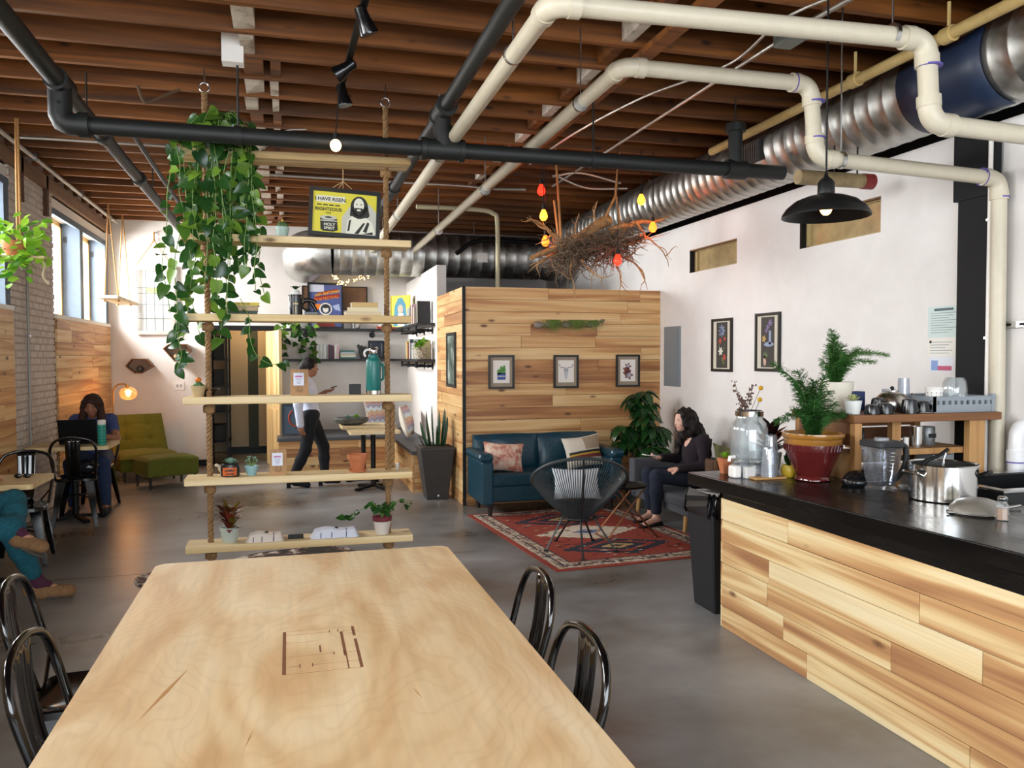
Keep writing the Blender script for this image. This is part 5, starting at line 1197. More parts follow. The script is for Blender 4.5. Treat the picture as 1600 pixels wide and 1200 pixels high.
bb.add(F0+G0, [(0,3,2,1),(0,1,5,4),(1,2,6,5),(2,3,7,6),(3,0,4,7)]); bb.build('back_shell', m_green, t, world=False)
for (a, b) in ((0.3,0.35),(0.7,0.35),(0.3,0.72),(0.7,0.72)):
    p = back(a, b, 1); MB().ell(p, 0.012, 8, 6).build('button', m_green, t, True, world=False)
for x in (-0.30, 0.30):
    for y in (-0.34, 0.26): taper_leg(t, x, y, 0.14)
t = thing('ottoman', 'olive green footstool in front of the tufted chair', 'ottoman', (-1.46, 10.78, 0), None, R(28))
MB().box(-0.31, -0.26, 0.15, 0.31, 0.26, 0.36).build('base', m_green, t, world=False, bevel=0.02)
oc = MB(); oc.grid(lambda u, v: (-0.318+0.636*u, -0.268+0.536*v, 0.335+0.06*(math.sin(PI*u)*math.sin(PI*v))**0.2), 24, 20); oc.build('cushion', m_green, t, True, world=False, ang=0)
for x in (-0.27, 0.27):
    for y in (-0.22, 0.22): taper_leg(t, x, y, 0.16)
t = thing('floor_lamp', 'slim brass floor lamp with an amber glass globe', 'lamp', (-2.16, 11.36, 0)); m_brass = mat('brass', '#b08a4a', 0.3, 0.9)
MB().lathe([(0.13, 0), (0.13, 0.015), (0.02, 0.022), (0, 0.022)], (-2.16, 11.36, 0), 26).build('base', m_brass, t, True)
MB().tube([(-2.16, 11.36, 0.02), (-2.16, 11.36, 1.14)]+arc((-2.05, 11.36, 1.15), 0.11, PI, R(60), 10, (1,0,0), (0,0,1)), 0.010, 8).build('pole', m_brass, t, True)
MB().cyl((-1.995, 11.36, 1.25), (-1.985, 11.36, 1.20), 0.022, n=12).build('socket', m_brass, t, True)
gc = (-1.98, 11.36, 1.135); MB().lathe([(0.028, 0.085), (0.075, 0.068), (0.105, 0.025), (0.108, -0.01), (0.09, -0.055), (0.05, -0.08), (0.0, -0.085)], gc, 26).build('lamp_shade', glassmat('amber_globe', (1.0, 0.82, 0.62), 0.12, 0.03, 0.2), t, True)
MB().ell((gc[0], gc[1], gc[2]+0.005), (0.032, 0.032, 0.045), 14, 10).build('bulb', mat('warm_bulb2', '#ffd9a0', 0.4, emit='#ffb763', es=16), t, True)
d = bpy.data.lights.new('floor_lamp_light', 'POINT'); d.energy = 9; d.color = lin('#ffb46a'); d.shadow_soft_size = 0.06; lo = bpy.data.objects.new('floor_lamp_light', d); COL.objects.link(lo); lo.location = (gc[0], gc[1], gc[2]-0.05)

# ================================================================== lounge: teal sofa, rug, cord chair, grey sofa
m_teal = noisemat('teal_leather', ((0.3, '#082f3e'), (0.7, '#0d4354')), 30, 4, 0.33, 0.12)
so = thing('teal_sofa', 'dark teal leather two-seat sofa against the plank partition', 'sofa', (2.58, 8.05, 0))
x0, x1 = 1.84, 3.33
MB().box(x0+0.10, 7.76, 0.14, x1-0.10, 8.32, 0.30).build('seat_frame', m_teal, so, bevel=0.015)
for a, b in ((x0+0.11, 2.585), (2.59, x1-0.11)):
    MB().box(a, 7.74, 0.29, b, 8.22, 0.43).build('seat_cushion', m_teal, so, bevel=0.03)
    cb_ = MB()
    def bc(u, v, a=a, b=b):
        return (a-0.06*(a < 2.2)*1+(b-a+0.06)*u, 8.20-0.05*(math.sin(PI*u)*math.sin(PI*v))**0.3+0.06*v-0.01*math.sin(9*u+4*v)*math.sin(PI*u), 0.41+0.36*v+0.012*math.sin(PI*u)*v)
    cb_.grid(bc, 20, 14); cb_.grid(lambda u, v, a=a, b=b: (a-0.06*(a < 2.2)+(b-a+0.06)*(1-u), 8.33, 0.41+0.365*v), 4, 4)
    fr_ = [bc(i/20, 1) for i in range(21)]; cb_.add(fr_+[(p[0], 8.33, p[2]) for p in fr_], [(i, i+1, 22+i, 21+i) for i in range(20)])
    for uu in (0, 1):
        e_ = [bc(uu, j/14) for j in range(15)]; cb_.add(e_+[(p[0], 8.33, p[2]) for p in e_], [(i, i+1, 16+i, 15+i) for i in range(14)])
    cb_.build('back_cushion', m_teal, so, True, ang=50)
MB().box(x0+0.05, 8.27, 0.14, x1-0.05, 8.37, 0.66).build('back_frame', m_teal, so, bevel=0.02)
for a, b, s in ((x0, x0+0.12, -1), (x1-0.12, x1, 1)):
    MB().box(a, 7.68, 0.13, b, 8.34, 0.56).build('arm', m_teal, so, bevel=0.02)
    MB().box(a-0.03*(s < 0), 7.66, 0.55, b+0.03*(s > 0), 8.34, 0.645).build('arm_pad', m_teal, so, bevel=0.04)
for x in (x0+0.10, x1-0.10):
    for y in (7.76, 8.28): MB().cyl((x, y, 0), (x, y, 0.14), 0.02, 0.03, n=12).build('leg', m_dkleg, so, True)
def cushion(name, label, c, w, h, d, rot, m, cat='cushion', group=None, stripes=()):
    t = thing(name, label, cat, (0,0,0), group); M = Matrix.Translation(c) @ Euler(rot).to_matrix().to_4x4()
    def f(u, v, s):
        e = (math.sin(PI*u)*math.sin(PI*v))**0.45; px = 1-0.10*math.sin(PI*v); py = 1-0.10*math.sin(PI*u)
        return M @ Vector(((u-0.5)*w*px, s*d/2*e, (v-0.5)*h*py))
    t.location = M @ Vector((0, 0, -h/2))
    mb = MB(); mb.grid(lambda u, v: f(u, v, -1), 16, 16); mb.grid(lambda u, v: f(1-u, v, 1), 16, 16); mb.build('cover', m, t, True, ang=0)
    for (ua, ub, va, vb, sm, zig) in stripes:
        s = MB()
        def g(u, v):
            uu = ua+(ub-ua)*u; vv = va+(vb-va)*v+zig*(abs((uu*6) % 1-0.5)*2-0.5); p = f(uu, min(1, max(0, vv)), -1); q = M.to_3x3() @ Vector((0, -0.003, 0)); return Vector(p)+q
        s.grid(g, 36, 3); s.build('stripe', sm, t, True)
    return t
m_pink = noisemat('floral_print', ((0.38, '#d8c4ae'), (0.5, '#cfa492'), (0.58, '#b3705f')), 14, 5, 0.9, 0.2)
cushion('throw_pillow', 'cream and rose printed pillow at the left of the teal sofa', (2.12, 7.92, 0.575), 0.42, 0.30, 0.16, (R(-16), R(4), R(-8)), m_pink)
m_cream = mat('cream_cloth', '#d6cfc0', 0.9, bump=0.3); m_tan = mat('tan_cloth', '#a8977f', 0.9, bump=0.3)
cushion('throw_pillow', 'cream pillow with black and yellow bands at the right of the teal sofa', (3.0, 7.95, 0.60), 0.44, 0.34, 0.16, (R(-16), R(-6), R(6)), m_cream, stripes=((0.05, 0.95, 0.42, 0.50, m_ink, 0), (0.05, 0.95, 0.37, 0.42, mat('mustard', '#c9a63a', 0.9), 0), (0.05, 0.95, 0.25, 0.37, mat('brick_cloth', '#7a3b34', 0.9), 0), (0.5, 0.96, 0.54, 0.96, m_tan, 0)))
# rug
RZ = R(4.5)
rg = thing('patterned_rug', 'red patterned kilim rug with a cream border under the cord chair', 'rug', (2.62, 6.82, 0), None, RZ)
m_rred = noisemat('rug_red', ((0.3, '#7d2a1c'), (0.6, '#983a26'), (0.75, '#a84e34')), 45, 4, 0.95, 0.3); m_rcream = noisemat('rug_cream', ((0.40, '#6b4a44'), (0.5, '#a5907c'), (0.6, '#c9b8a0')), 26, 4, 0.95, 0.3, (1, 1, 1))
m_rnavy = mat('rug_navy', '#1c2032', 0.95); m_rivory = noisemat('rug_ivory', ((0.35, '#b5a48e'), (0.6, '#d6cbb8')), 40, 3, 0.95); m_rgold = mat('rug_gold', '#b99a62', 0.95); m_rblue = mat('rug_blue', '#5c6f92', 0.95)
w, l = 0.80, 1.14
def rq(name, pts, m, lv): MB().prism(pts, 0.0075+lv*0.0008, 0.0085+lv*0.0008).build(name, m, rg, world=False)
MB().box(-w, -l, 0.001, w, l, 0.0085).build('base', m_rred, rg, world=False, bevel=0.002)
def ring4(a, b, m, lv):
    for (p, q, r_, s_) in ((-w+a, -l+a, w-a, -l+b), (-w+a, l-b, w-a, l-a), (-w+a, -l+b, -w+b, l-b), (w-b, -l+b, w-a, l-b)): rq('border', [(p, q), (r_, q), (r_, s_), (p, s_)], m, lv)
ring4(0.045, 0.20, m_rcream, 1); ring4(0.105, 0.118, m_rnavy, 2); ring4(0.055, 0.062, m_rivory, 2); ring4(0.19, 0.20, m_rnavy, 2)
rnd = random.Random(9)
for k in range(150):
    s = rnd.choice('NSEW'); a = rnd.uniform(0.065, 0.18); q = rnd.uniform(0.012, 0.024)
    x, y = (rnd.uniform(-w+.08, w-.08), (l-a) if s == 'N' else -(l-a)) if s in 'NS' else ((w-a) if s == 'E' else -(w-a), rnd.uniform(-l+.08, l-.08))
    rq('border_motif', [(x-q, y), (x, y-q), (x+q, y), (x, y+q)], rnd.choice((m_rnavy, m_rivory, m_rred, m_rivory)), 3)
def jag(cx, cy, rx, ry, steps):
    P = []; N_ = steps
    for qd, (sx, sy) in enumerate(((1,1),(-1,1),(-1,-1),(1,-1))):
        seq = []
        for i in range(N_):
            x_a = rx*(1-i/N_); x_b = rx*(1-(i+0.9)/N_); y_a = ry*i/N_; y_b = ry*(i+1)/N_
            seq += [(x_a, y_a), (x_a-0.35*rx/N_, y_b)]
        if qd in (1, 3): seq = seq[::-1]
        P += [(cx+sx*p[0], cy+sy*p[1]) for p in seq]
    return P
for cy, m1, m2, m3 in ((-0.58, m_rnavy, m_rgold, m_rnavy), (0.0, m_rivory, m_rblue, m_rivory), (0.58, m_rnavy, m_rgold, m_rnavy)):
    rq('medallion', jag(0, cy, 0.50, 0.28, 7), m1, 1); rq('medallion', jag(0, cy, 0.36, 0.2, 6), m_rred if m1 is m_rnavy else m_rivory, 2)
    rq('medallion', jag(0, cy, 0.27, 0.15, 5), m3, 3); rq('medallion', jag(0, cy, 0.15, 0.08, 4), m2, 4); rq('medallion', jag(0, cy, 0.05, 0.03, 2), m_rnavy, 5)
for k in range(110):
    x, y = rnd.uniform(-0.55, 0.55), rnd.uniform(-0.9, 0.9); q = rnd.uniform(0.008, 0.02)
    rq('fleck', [(x-q*1.8, y), (x, y-q*.6), (x+q*1.8, y), (x, y+q*.6)], rnd.choice((m_rnavy, m_rivory, m_rgold, m_rred)), 6)
# cord chair
ac = thing('cord_chair', 'dark woven-cord egg chair seen from behind on the rug', 'chair', (2.29, 6.17, 0.012), None, R(-14))
m_rod = mat('black_rod', '#131417', 0.4); m_cordd = mat('charcoal_cord', '#33383a', 0.5)
def ringpt(a):
    # a=0 front, pi back ; back is high
    s, c_ = math.sin(a), math.cos(a); k = (1-c_)/2
    return Vector(((0.37+0.03*k)*s, 0.34*c_-0.02, 0.40+0.40*k**1.1))
N_ = 48; outer = [ringpt(2*PI*i/N_) for i in range(N_)]
inner = [Vector((0.075*math.sin(2*PI*i/N_), 0.02+0.075*math.cos(2*PI*i/N_), 0.255)) for i in range(N_)]
MB().tube(outer, 0.014, 8, closed=True).build('rim', m_cordd, ac, True, world=False); MB().tube(inner, 0.010, 8, closed=True).build('hub_ring', m_rod, ac, True, world=False)
cd_ = MB(); NC = 108
for i in range(NC):
    a = 2*PI*i/NC; o_ = ringpt(a); q = Vector((0.075*math.sin(a), 0.02+0.075*math.cos(a), 0.255)); mid = o_*0.58+q*0.42+Vector((0, 0, -0.05*abs(math.sin(a/2))-0.03))
    cd_.tube([o_*(1-u)**2+mid*2*u*(1-u)+q*u*u for u in [j/7 for j in range(8)]], 0.0036, 4, caps=False)
oo = cd_.build('cord_weave', m_cordd, ac, True, world=False); oo['kind'] = 'stuff'
bkp = ringpt(PI)
for name, pts in (('back_rod', [bkp, bkp*0.6+Vector((0, -0.10, 0.02)), (0, -0.155, 0.285), (0, -0.33, 0.0)]), ('leg', [(-0.12, 0.05, 0.275), (-0.27, -0.02, 0.0)]), ('leg', [(0.12, 0.05, 0.275), (0.30, -0.06, 0.0)]), ('leg', [(0.05, 0.09, 0.26), (0.16, 0.33, 0.0)]), ('leg', [(-0.05, 0.09, 0.26), (-0.16, 0.33, 0.0)])):
    MB().tube(catmull(pts, 5) if len(pts) > 2 else pts, 0.0085, 8).build(name, m_rod, ac, True, world=False)
MB().tube(arc((0, 0.02, 0.272), 0.14, 0, 2*PI*0.985, 26, (1,0,0), (0,1,0)), 0.008, 7).build('base_ring', m_rod, ac, True, world=False)
for (x, y) in ((0,-0.33),(-0.27,-0.02),(0.30,-0.06),(0.16,0.33),(-0.16,0.33)): MB().cyl((x,y,0),(x,y,0.012),0.017,n=10).build('foot', m_rod, ac, world=False)
cushion('seat_pillow', 'pale grey-white pillow lying in the cord chair', (2.34, 6.36, 0.53), 0.40, 0.30, 0.10, (R(-38), 0, R(-14)), mat('white_cloth', '#cfd4da', 0.9))
# folding side table
t = thing('folding_table', 'small black tray table on crossed copper legs beside the cord chair', 'side table', (2.88, 6.55, 0.01)); m_copper = mat('copper', '#8a5a3c', 0.35, 0.8)
MB().lathe([(0.17, 0), (0.18, 0.02), (0.175, 0.02), (0.165, 0.006), (0, 0.006)], (2.88, 6.55, 0.45), 28).build('tray', m_black, t, True)
for s in (-1, 1):
    for y in (-0.10, 0.10): MB().cyl((2.88-s*0.24, 6.55+y*1.3, 0.012), (2.88+s*0.13, 6.55+y, 0.45), 0.008, n=8).build('leg', m_copper, t, True)
    MB().cyl((2.88-s*0.24, 6.42, 0.02), (2.88-s*0.24, 6.68, 0.02), 0.007, n=8).build('foot_bar', m_copper, t, True)
t = thing('espresso_cup', 'small black cup with a white rim on the tray table', 'cup', (2.84, 6.53, 0.457))
MB().lathe([(0.024, 0), (0.036, 0.055), (0, 0.055)], (2.84, 6.53, 0.457), 18).build('body', m_cupb, t, True); MB().lathe([(0.036, 0.055), (0.037, 0.068), (0.033, 0.068), (0.03, 0.056), (0, 0.056)], (2.84, 6.53, 0.457), 18).build('rim', m_whitepaint, t, True)
# grey sofa along the right wall
m_gfab = noisemat('grey_fabric', ((0.3, '#45474c'), (0.7, '#585b61')), 120, 3, 0.95, 0.3)
gs = thing('grey_sofa', 'low grey fabric sofa along the right wall', 'sofa', (3.75, 6.5, 0))
MB().box(3.40, 5.20, 0.17, 4.08, 7.62, 0.26).build('seat_frame', m_gfab, gs, bevel=0.015)
for a, b in ((5.22, 6.41), (6.43, 7.50)): MB().box(3.38, a, 0.235, 3.98, b, 0.335).build('seat_cushion', m_gfab, gs, bevel=0.03)
MB().box(3.94, 5.2, 0.25, 4.09, 7.62, 0.60).build('backrest', m_gfab, gs, bevel=0.03)
MB().box(3.38, 7.50, 0.20, 4.05, 7.64, 0.56).build('arm', m_gfab, gs, bevel=0.02)
m_oak = mat('oak_leg', '#b98f58', 0.5)
for (x, y) in ((3.47, 7.56), (3.50, 6.60), (3.47, 5.4), (4.0, 7.5), (4.0, 5.4)): MB().cyl((x-0.02, y, 0), (x, y, 0.18), 0.018, 0.028, n=12).build('leg', m_oak, gs, True)
m_strp = noisemat('striped_olive', ((0.42, '#3b3a1e'), (0.5, '#6b6a38'), (0.58, '#2b2a18')), 3, 2, 0.9, 0.2, (1, 22, 0.4))
m_strb = noisemat('striped_brown', ((0.42, '#3a2a1e'), (0.5, '#6a4a30'), (0.58, '#2a1c14')), 3, 2, 0.9, 0.2, (1, 26, 0.4))
cushion('bolster_pillow', 'olive striped cushion against the wall behind the seated woman', (3.90, 6.42, 0.56), 0.72, 0.46, 0.14, (R(-10), 0, R(90)), m_strp)
cushion('bolster_pillow', 'brown striped cushion right beside the seated woman', (3.80, 6.66, 0.50), 0.28, 0.33, 0.11, (R(-12), 0, R(86)), m_strb)
# cowhide rug under the hanging shelf
def hide_shape(n=60):
    P = []
    for i in range(n):
        a = 2*PI*i/n; r = 1+0.14*math.cos(2*a)+0.13*math.cos(4*a+0.4)+0.05*math.sin(7*a); P.append((0.04+0.86*r*math.cos(a), 6.12+0.84*r*math.sin(a)))
    return P
m_hide = bpy.data.materials.new('cowhide'); m_hide.use_nodes = True; nt = m_hide.node_tree
tc = nt.nodes.new('ShaderNodeTexCoord'); nz = nt.nodes.new('ShaderNodeTexNoise'); nz.inputs['Scale'].default_value = 1.9; nz.inputs['Detail'].default_value = 6; nz.inputs['Roughness'].default_value = 0.65
rp = ramp(nt, ((0.46, '#d8d0c6'), (0.49, '#6a4a34'), (0.52, '#1c1815'))); nt.links.new(tc.outputs['Object'], nz.inputs[0]); nt.links.new(nz.outputs[0], rp.inputs[0]); nt.links.new(rp.outputs[0], nt.nodes['Principled BSDF'].inputs['Base Color']); nt.nodes['Principled BSDF'].inputs['Roughness'].default_value = 0.7
tag(MB().prism(hide_shape(), 0.001, 0.008).build('cowhide_rug', m_hide), 'brown and white cowhide on the floor below the hanging shelf', 'rug')
# ================================================================== service counter
ct = thing('service_counter', 'bar counter clad in pale horizontal planks under a black top', 'counter', (2.8, 2.8, 0))
MB().box(2.492, 0.8, 0, 3.10, 4.21, 0.83).build('carcass', m_black, ct)
MB().box(3.10, 3.62, 0, 4.00, 4.21, 0.83).build('carcass', m_black, ct)
planks(ct, lambda mb, p, q, z0, z1, pr: mb.box(2.468-pr, p, z0, 2.492, q, z1), 0.8, 4.215, 0.0, 0.765, 6, 77, 0.7, 1.9, m_plank_c)
planks(ct, lambda mb, p, q, z0, z1, pr: mb.box(p, 4.21, z0, q, 4.232+pr, z1), 2.468, 4.00, 0.0, 0.765, 6, 78, 0.7, 1.6, m_plank_c)
m_btop = noisemat('black_stained_top', ((0.3, '#0a0908'), (0.7, '#161210')), 5, 6, 0.22, 0.05, (1, 0.3, 1), spec=0.32, rvar=(0.16, 0.34))
MB().box(2.462, 0.8, 0.765, 2.492, 4.236, 0.835).build('apron', m_btop, ct); MB().box(2.462, 4.21, 0.765, 4.00, 4.236, 0.835).build('apron', m_btop, ct)
CZ = 0.91
wt = MB().prism([(2.30, 4.33), (2.46, 2.2), (2.46, 0.8), (3.27, 0.8), (3.27, 3.62), (4.015, 3.62), (4.015, 4.33)], 0.8355, CZ)
tag(wt.build('worktop', m_btop, None, bevel=0.006), 'thick black stained worktop on the plank-clad counter', 'worktop')
t = thing('utility_sink', 'dark steel sink basin behind the counter at the right edge', 'sink', (3.66, 3.3, 0)); m_sink = mat('sink_steel', '#3a3b3c', 0.35, 0.8)
b = MB(); wall_boxes(b, 3.30, 4.06, 3.06, 3.56, [(3.33, 4.03, 3.09, 3.53)], lambda p, q, y0, y1: b.box(p, y0, 0.62, q, y1, 0.945)); b.box(3.30, 3.06, 0.60, 4.06, 3.56, 0.62); b.build('basin', m_sink, t)
b = MB(); wall_boxes(b, 3.285, 4.075, 3.045, 3.575, [(3.34, 4.02, 3.10, 3.52)], lambda p, q, y0, y1: b.box(p, y0, 0.945, q, y1, 0.955)); b.build('rim', m_steel, t)
for x in (3.34, 4.02):
    for y in (3.1, 3.52): MB().cyl((x, y, 0), (x, y, 0.60), 0.02, n=10).build('leg', m_steel, t)
# trash can with liner
t = thing('trash_can', 'tall black bin with a bag liner at the end of the counter', 'bin', (2.66, 4.58, 0))
def frustum(x0,y0,x1,y1,z0,X0,Y0,X1,Y1,z1):
    return MB().add([(x0,y0,z0),(x1,y0,z0),(x1,y1,z0),(x0,y1,z0),(X0,Y0,z1),(X1,Y0,z1),(X1,Y1,z1),(X0,Y1,z1)], [(3,2,1,0),(4,5,6,7),(0,1,5,4),(1,2,6,5),(2,3,7,6),(3,0,4,7)])
frustum(2.535,4.42,2.80,4.68,0,2.495,4.385,2.84,4.72,0.66).build('body', mat('bin_black', '#14161b', 0.5), t, bevel=0.01)
rnd = random.Random(3); V = MB(); n = 44; ring_ = rrect(2.485, 4.375, 2.85, 4.735, 0.05, 10); n = len(ring_)
VV = []
for k, (sc, z) in enumerate(((1.0, 0.60), (1.03, 0.63), (1.02, 0.67), (1.0, 0.715), (0.95, 0.745), (0.86, 0.73))):
    for p in ring_:
        q = rnd.uniform(-0.012, 0.012); VV.append((2.667+(p[0]-2.667)*sc+q, 4.555+(p[1]-4.555)*sc+q, z+rnd.uniform(-0.012, 0.012)))
V.add(VV, [(i*n+j, i*n+(j+1) % n, (i+1)*n+(j+1) % n, (i+1)*n+j) for i in range(5) for j in range(n)]+[tuple(range(5*n, 6*n))]); V.build('liner', mat('bin_liner', '#0c0d10', 0.2), t)

# ---- items on the counter, far end
m_clear = glassmat('clear_glass', (0.9, 0.93, 0.94), 0.15); m_plastic = glassmat('clear_plastic', (0.86, 0.9, 0.95), 0.22, 0.08, 0.3)
t = thing('water_dispenser', 'glass drink dispenser jar with a chrome collar on the counter', 'dispenser', (2.57, 4.10, CZ)); c = (2.57, 4.10, CZ)
MB().lathe([(0.05, 0.075), (0.098, 0.085), (0.105, 0.11), (0.105, 0.27), (0.095, 0.305), (0.076, 0.325), (0.074, 0.35), (0.070, 0.35), (0.072, 0.324), (0.09, 0.302), (0.10, 0.268), (0.10, 0.112), (0.05, 0.09), (0, 0.09)], c, 32).build('jar', m_clear, t, True)
MB().lathe([(0.0, 0.095), (0.098, 0.112), (0.098, 0.17), (0, 0.17)], c, 28).build('water', glassmat('water', (0.85, 0.9, 0.92), 0.1), t, True)
MB().lathe([(0.077, 0.345), (0.080, 0.347), (0.080, 0.375), (0.072, 0.378), (0.072, 0.345)], c, 28).build('collar', m_chrome, t, True)
MB().lathe([(0.10, 0), (0.10, 0.07), (0.09, 0.075), (0, 0.075)], c, 26).build('stand', m_plastic, t, True)
MB().tube([(c[0]-0.105, c[1]-0.02, CZ+0.115), (c[0]-0.14, c[1]-0.025, CZ+0.115), (c[0]-0.145, c[1]-0.026, CZ+0.09)], 0.010, 8).build('tap', m_whitepaint, t, True)
t = thing('dried_flowers', 'dried flower sprigs with two yellow button blooms behind the dispenser', 'flowers', (2.63, 4.245, CZ)); c = (2.63, 4.245, CZ)
MB().lathe([(0.022, 0), (0.032, 0.06), (0.022, 0.2), (0.016, 0.27), (0.018, 0.29), (0.013, 0.29), (0.012, 0.26), (0, 0.25)], c, 18).build('vase', m_whitepaint, t, True)
m_dry = mat('dry_stem', '#6b5a4a', 0.8); m_bud = mat('dry_bud', '#5c4238', 0.8); rnd = random.Random(12)
for (dx, dz, y_) in ((-0.07, 0.545, 0), (-0.045, 0.47, 0), (0.03, 0.49, 0), (0.06, 0.52, 0.01), (-0.01, 0.42, 0)):
    P = catmull([(c[0], c[1], CZ+0.26), (c[0]+dx*0.4, c[1], CZ+0.38), (c[0]+dx, c[1]+y_, CZ+dz)], 6); MB().tube(P, 0.0018, 5).build('stem', m_dry, t)
    bm = MB()
    for i in range(5, len(P)):
        for _ in range(3): bm.ell(P[i]+Vector((rnd.uniform(-.018,.018), rnd.uniform(-.015,.015), rnd.uniform(-.01,.01))), rnd.uniform(0.004, 0.008), 6, 4)
    bm.build('buds', m_bud, t)
for (dx, dz) in ((0.10, 0.50), (0.095, 0.43)):
    MB().tube([(c[0], c[1], CZ+0.27), (c[0]+dx*0.6, c[1]-0.01, CZ+dz-0.08), (c[0]+dx, c[1]-0.01, CZ+dz)], 0.0018, 5).build('stem', m_dry, t)
    MB().ell((c[0]+dx, c[1]-0.01, CZ+dz), 0.014, 12, 8).build('bloom', mat('craspedia', '#d9a514', 0.8, bump=0.5, bscale=300), t, True)
tag(MB().box(2.50, 3.92, CZ+0.0005, 2.70, 3.985, CZ+0.014).build('wooden_tray', wood('tray_wood', 'x', ((0.3, '#d0a468'), (0.7, '#a87b46')), 8, 0.6, 0.5, 0, 0.2, False), bevel=0.003), 'thin wooden board under the stacked plastic cups', 'board')
def cup_stack(label, c, h, k):
    t = thing('cup_stack', label, 'cups', c, 'stacks of clear plastic cups')
    MB().lathe([(0.044, 0), (0.033, h-0.01), (0.03, h), (0, h)], c, 24).build('cup', m_plastic, t, True)
    for i in range(k): MB().lathe([(0.0455-0.0003*i, 0.008+i*0.011), (0.0465-0.0003*i, 0.010+i*0.011), (0.0455-0.0003*i, 0.012+i*0.011)], c, 24).build('cup_rim', m_plastic, t, True)
cup_stack('shorter stack of clear plastic cups on the wooden board', (2.605, 3.955, CZ+0.0145), 0.165, 6); cup_stack('taller stack of clear plastic cups behind the shorter stack', (2.675, 4.04, CZ), 0.24, 10)
t = thing('napkin_box', 'white napkin box left of the dispenser base', 'box', (2.47, 4.05, CZ)); MB().box(2.425, 4.02, CZ, 2.475, 4.09, CZ+0.07).build('box', m_whitepaint, t, bevel=0.012)
t = thing('napkin_box', 'pale tissue pack in front of the dispenser', 'box', (2.50, 3.985, CZ)); MB().box(2.485, 3.99, CZ, 2.545, 4.03, CZ+0.065).build('box', mat('grey_white', '#cfcfcc', 0.6), t, bevel=0.006)
t = thing('potted_succulent', 'small succulent in a square terracotta pot at the counter end', 'plant', (2.485, 4.22, CZ)); frustum(2.465,4.20,2.505,4.24,CZ,2.45,4.185,2.52,4.255,CZ+0.09).build('pot', m_terra, t)
rosette(t, (2.485, 4.22, CZ+0.088), 0.05, leaf_mesh('succulent_green', OVAL, m_brightleaf, -0.1, 0.3), 22, 0.9)
t = thing('potted_cactus', 'spiky seedling in a round yellow pot on the counter', 'plant', (2.80, 4.0, CZ)); c = (2.755, 3.985, CZ)
MB().lathe([(0.028, 0), (0.042, 0.018), (0.045, 0.045), (0.036, 0.07), (0.031, 0.07), (0.03, 0.06), (0, 0.06)], c, 24).build('pot', mat('yellow_pot', '#d3b23a', 0.35), t, True)
lan = leaf_mesh('lance_leaf', LANCE, m_darkleaf, 0.15, 0.2)
for k in range(14): put_leaf(lan, (c[0], c[1], CZ+0.06), (0.35*math.cos(k*2.4), 0.35*math.sin(k*2.4), 1), (0, -1, 0.2), 0.05+0.04*(k % 3)/2, t)
t = thing('dark_leaf_plant', 'dark purple-leaved plant in a mint pot behind the cups', 'plant', (2.79, 4.2, CZ)); c = (2.79, 4.22, CZ)
pot(t, c, 0.05, 0.068, 0.115, mat('mint_pot2', '#a8bdb8', 0.4)); m_dp = leafmat('dark_purple_leaf', '#1a1012', '#3c2420', 0.25); dp = leaf_mesh('purple_leaf', LANCE, m_dp, 0.2, 0.25); rnd = random.Random(2)
for k in range(20): a = k*2.4; put_leaf(dp, (c[0], c[1], CZ+0.10+0.006*k), (math.cos(a)*0.8, math.sin(a)*0.6, 0.5+0.04*k), (0, 0, 1), rnd.uniform(0.12, 0.17), t)
# red glazed planter with asparagus fern
def plume(mb, P, r, dens, rnd, ln=0.02):
    n = len(P)
    for i in range(1, n):
        d = (P[i]-P[i-1]); L = d.length; k = max(1, int(L*dens)); dn = d.normalized()
        for j in range(k):
            u = (i-1+j/k)/(n-1); rr = r*(0.35+0.65*math.sin(PI*min(1, u*0.82+0.12)))
            p = P[i-1]+d*(j/k); a = rnd.uniform(0, 2*PI); o_ = dn.orthogonal().normalized(); w_ = dn.cross(o_)
            q = (o_*math.cos(a)+w_*math.sin(a)+dn*0.55).normalized(); e = p+q*rr*rnd.uniform(0.55, 1); s_ = q.orthogonal().normalized()*0.0022
            mb.add([p-s_, p+s_, e+s_*0.6, e-s_*0.6], [(0,1,2,3)])
            for _ in range(2):
                m_ = p+(e-p)*rnd.uniform(0.35, 0.9); q2 = (q+Vector((rnd.uniform(-1,1), rnd.uniform(-1,1), rnd.uniform(-1,1)))*0.9).normalized()*ln*rnd.uniform(0.4, 0.8); s2 = q2.orthogonal().normalized()*0.0017
                mb.add([m_-s2, m_+s2, m_+q2], [(0,1,2)])
def asparagus(t, c, plumes, m, seed):
    rnd = random.Random(seed); fol = MB()
    for (dx, dy, dz, r, bend) in plumes:
        P = catmull([Vector(c), Vector(c)+Vector((dx*0.3, dy*0.3, dz*0.55+bend)), Vector(c)+Vector((dx, dy, dz))], 7)
        MB().tube(P, [0.0028*(1-0.6*i/(len(P)-1)) for i in range(len(P))], 5).build('stem', m_stem, t); plume(fol, P, r*1.35, 900, rnd, 0.026)
    o_ = fol.build('foliage', m, t); o_['kind'] = 'stuff'
m_fern = leafmat('fern_needles', '#2c5e26', '#4f8a3a', 0.6); m_fern2 = leafmat('fern_needles_pale', '#4a7d3a', '#86ab66', 0.6)
t = thing('glazed_planter', 'red glazed planter with an ochre rim holding an asparagus fern', 'plant', (2.76, 3.86, CZ)); c = (2.815, 3.85, CZ)
m_red = mat('oxblood_glaze', '#571d1c', 0.15, coat=0.6, var=0.15, bscale=9); m_och = mat('ochre_glaze', '#9a6a2c', 0.2, coat=0.5, var=0.15, bscale=12)
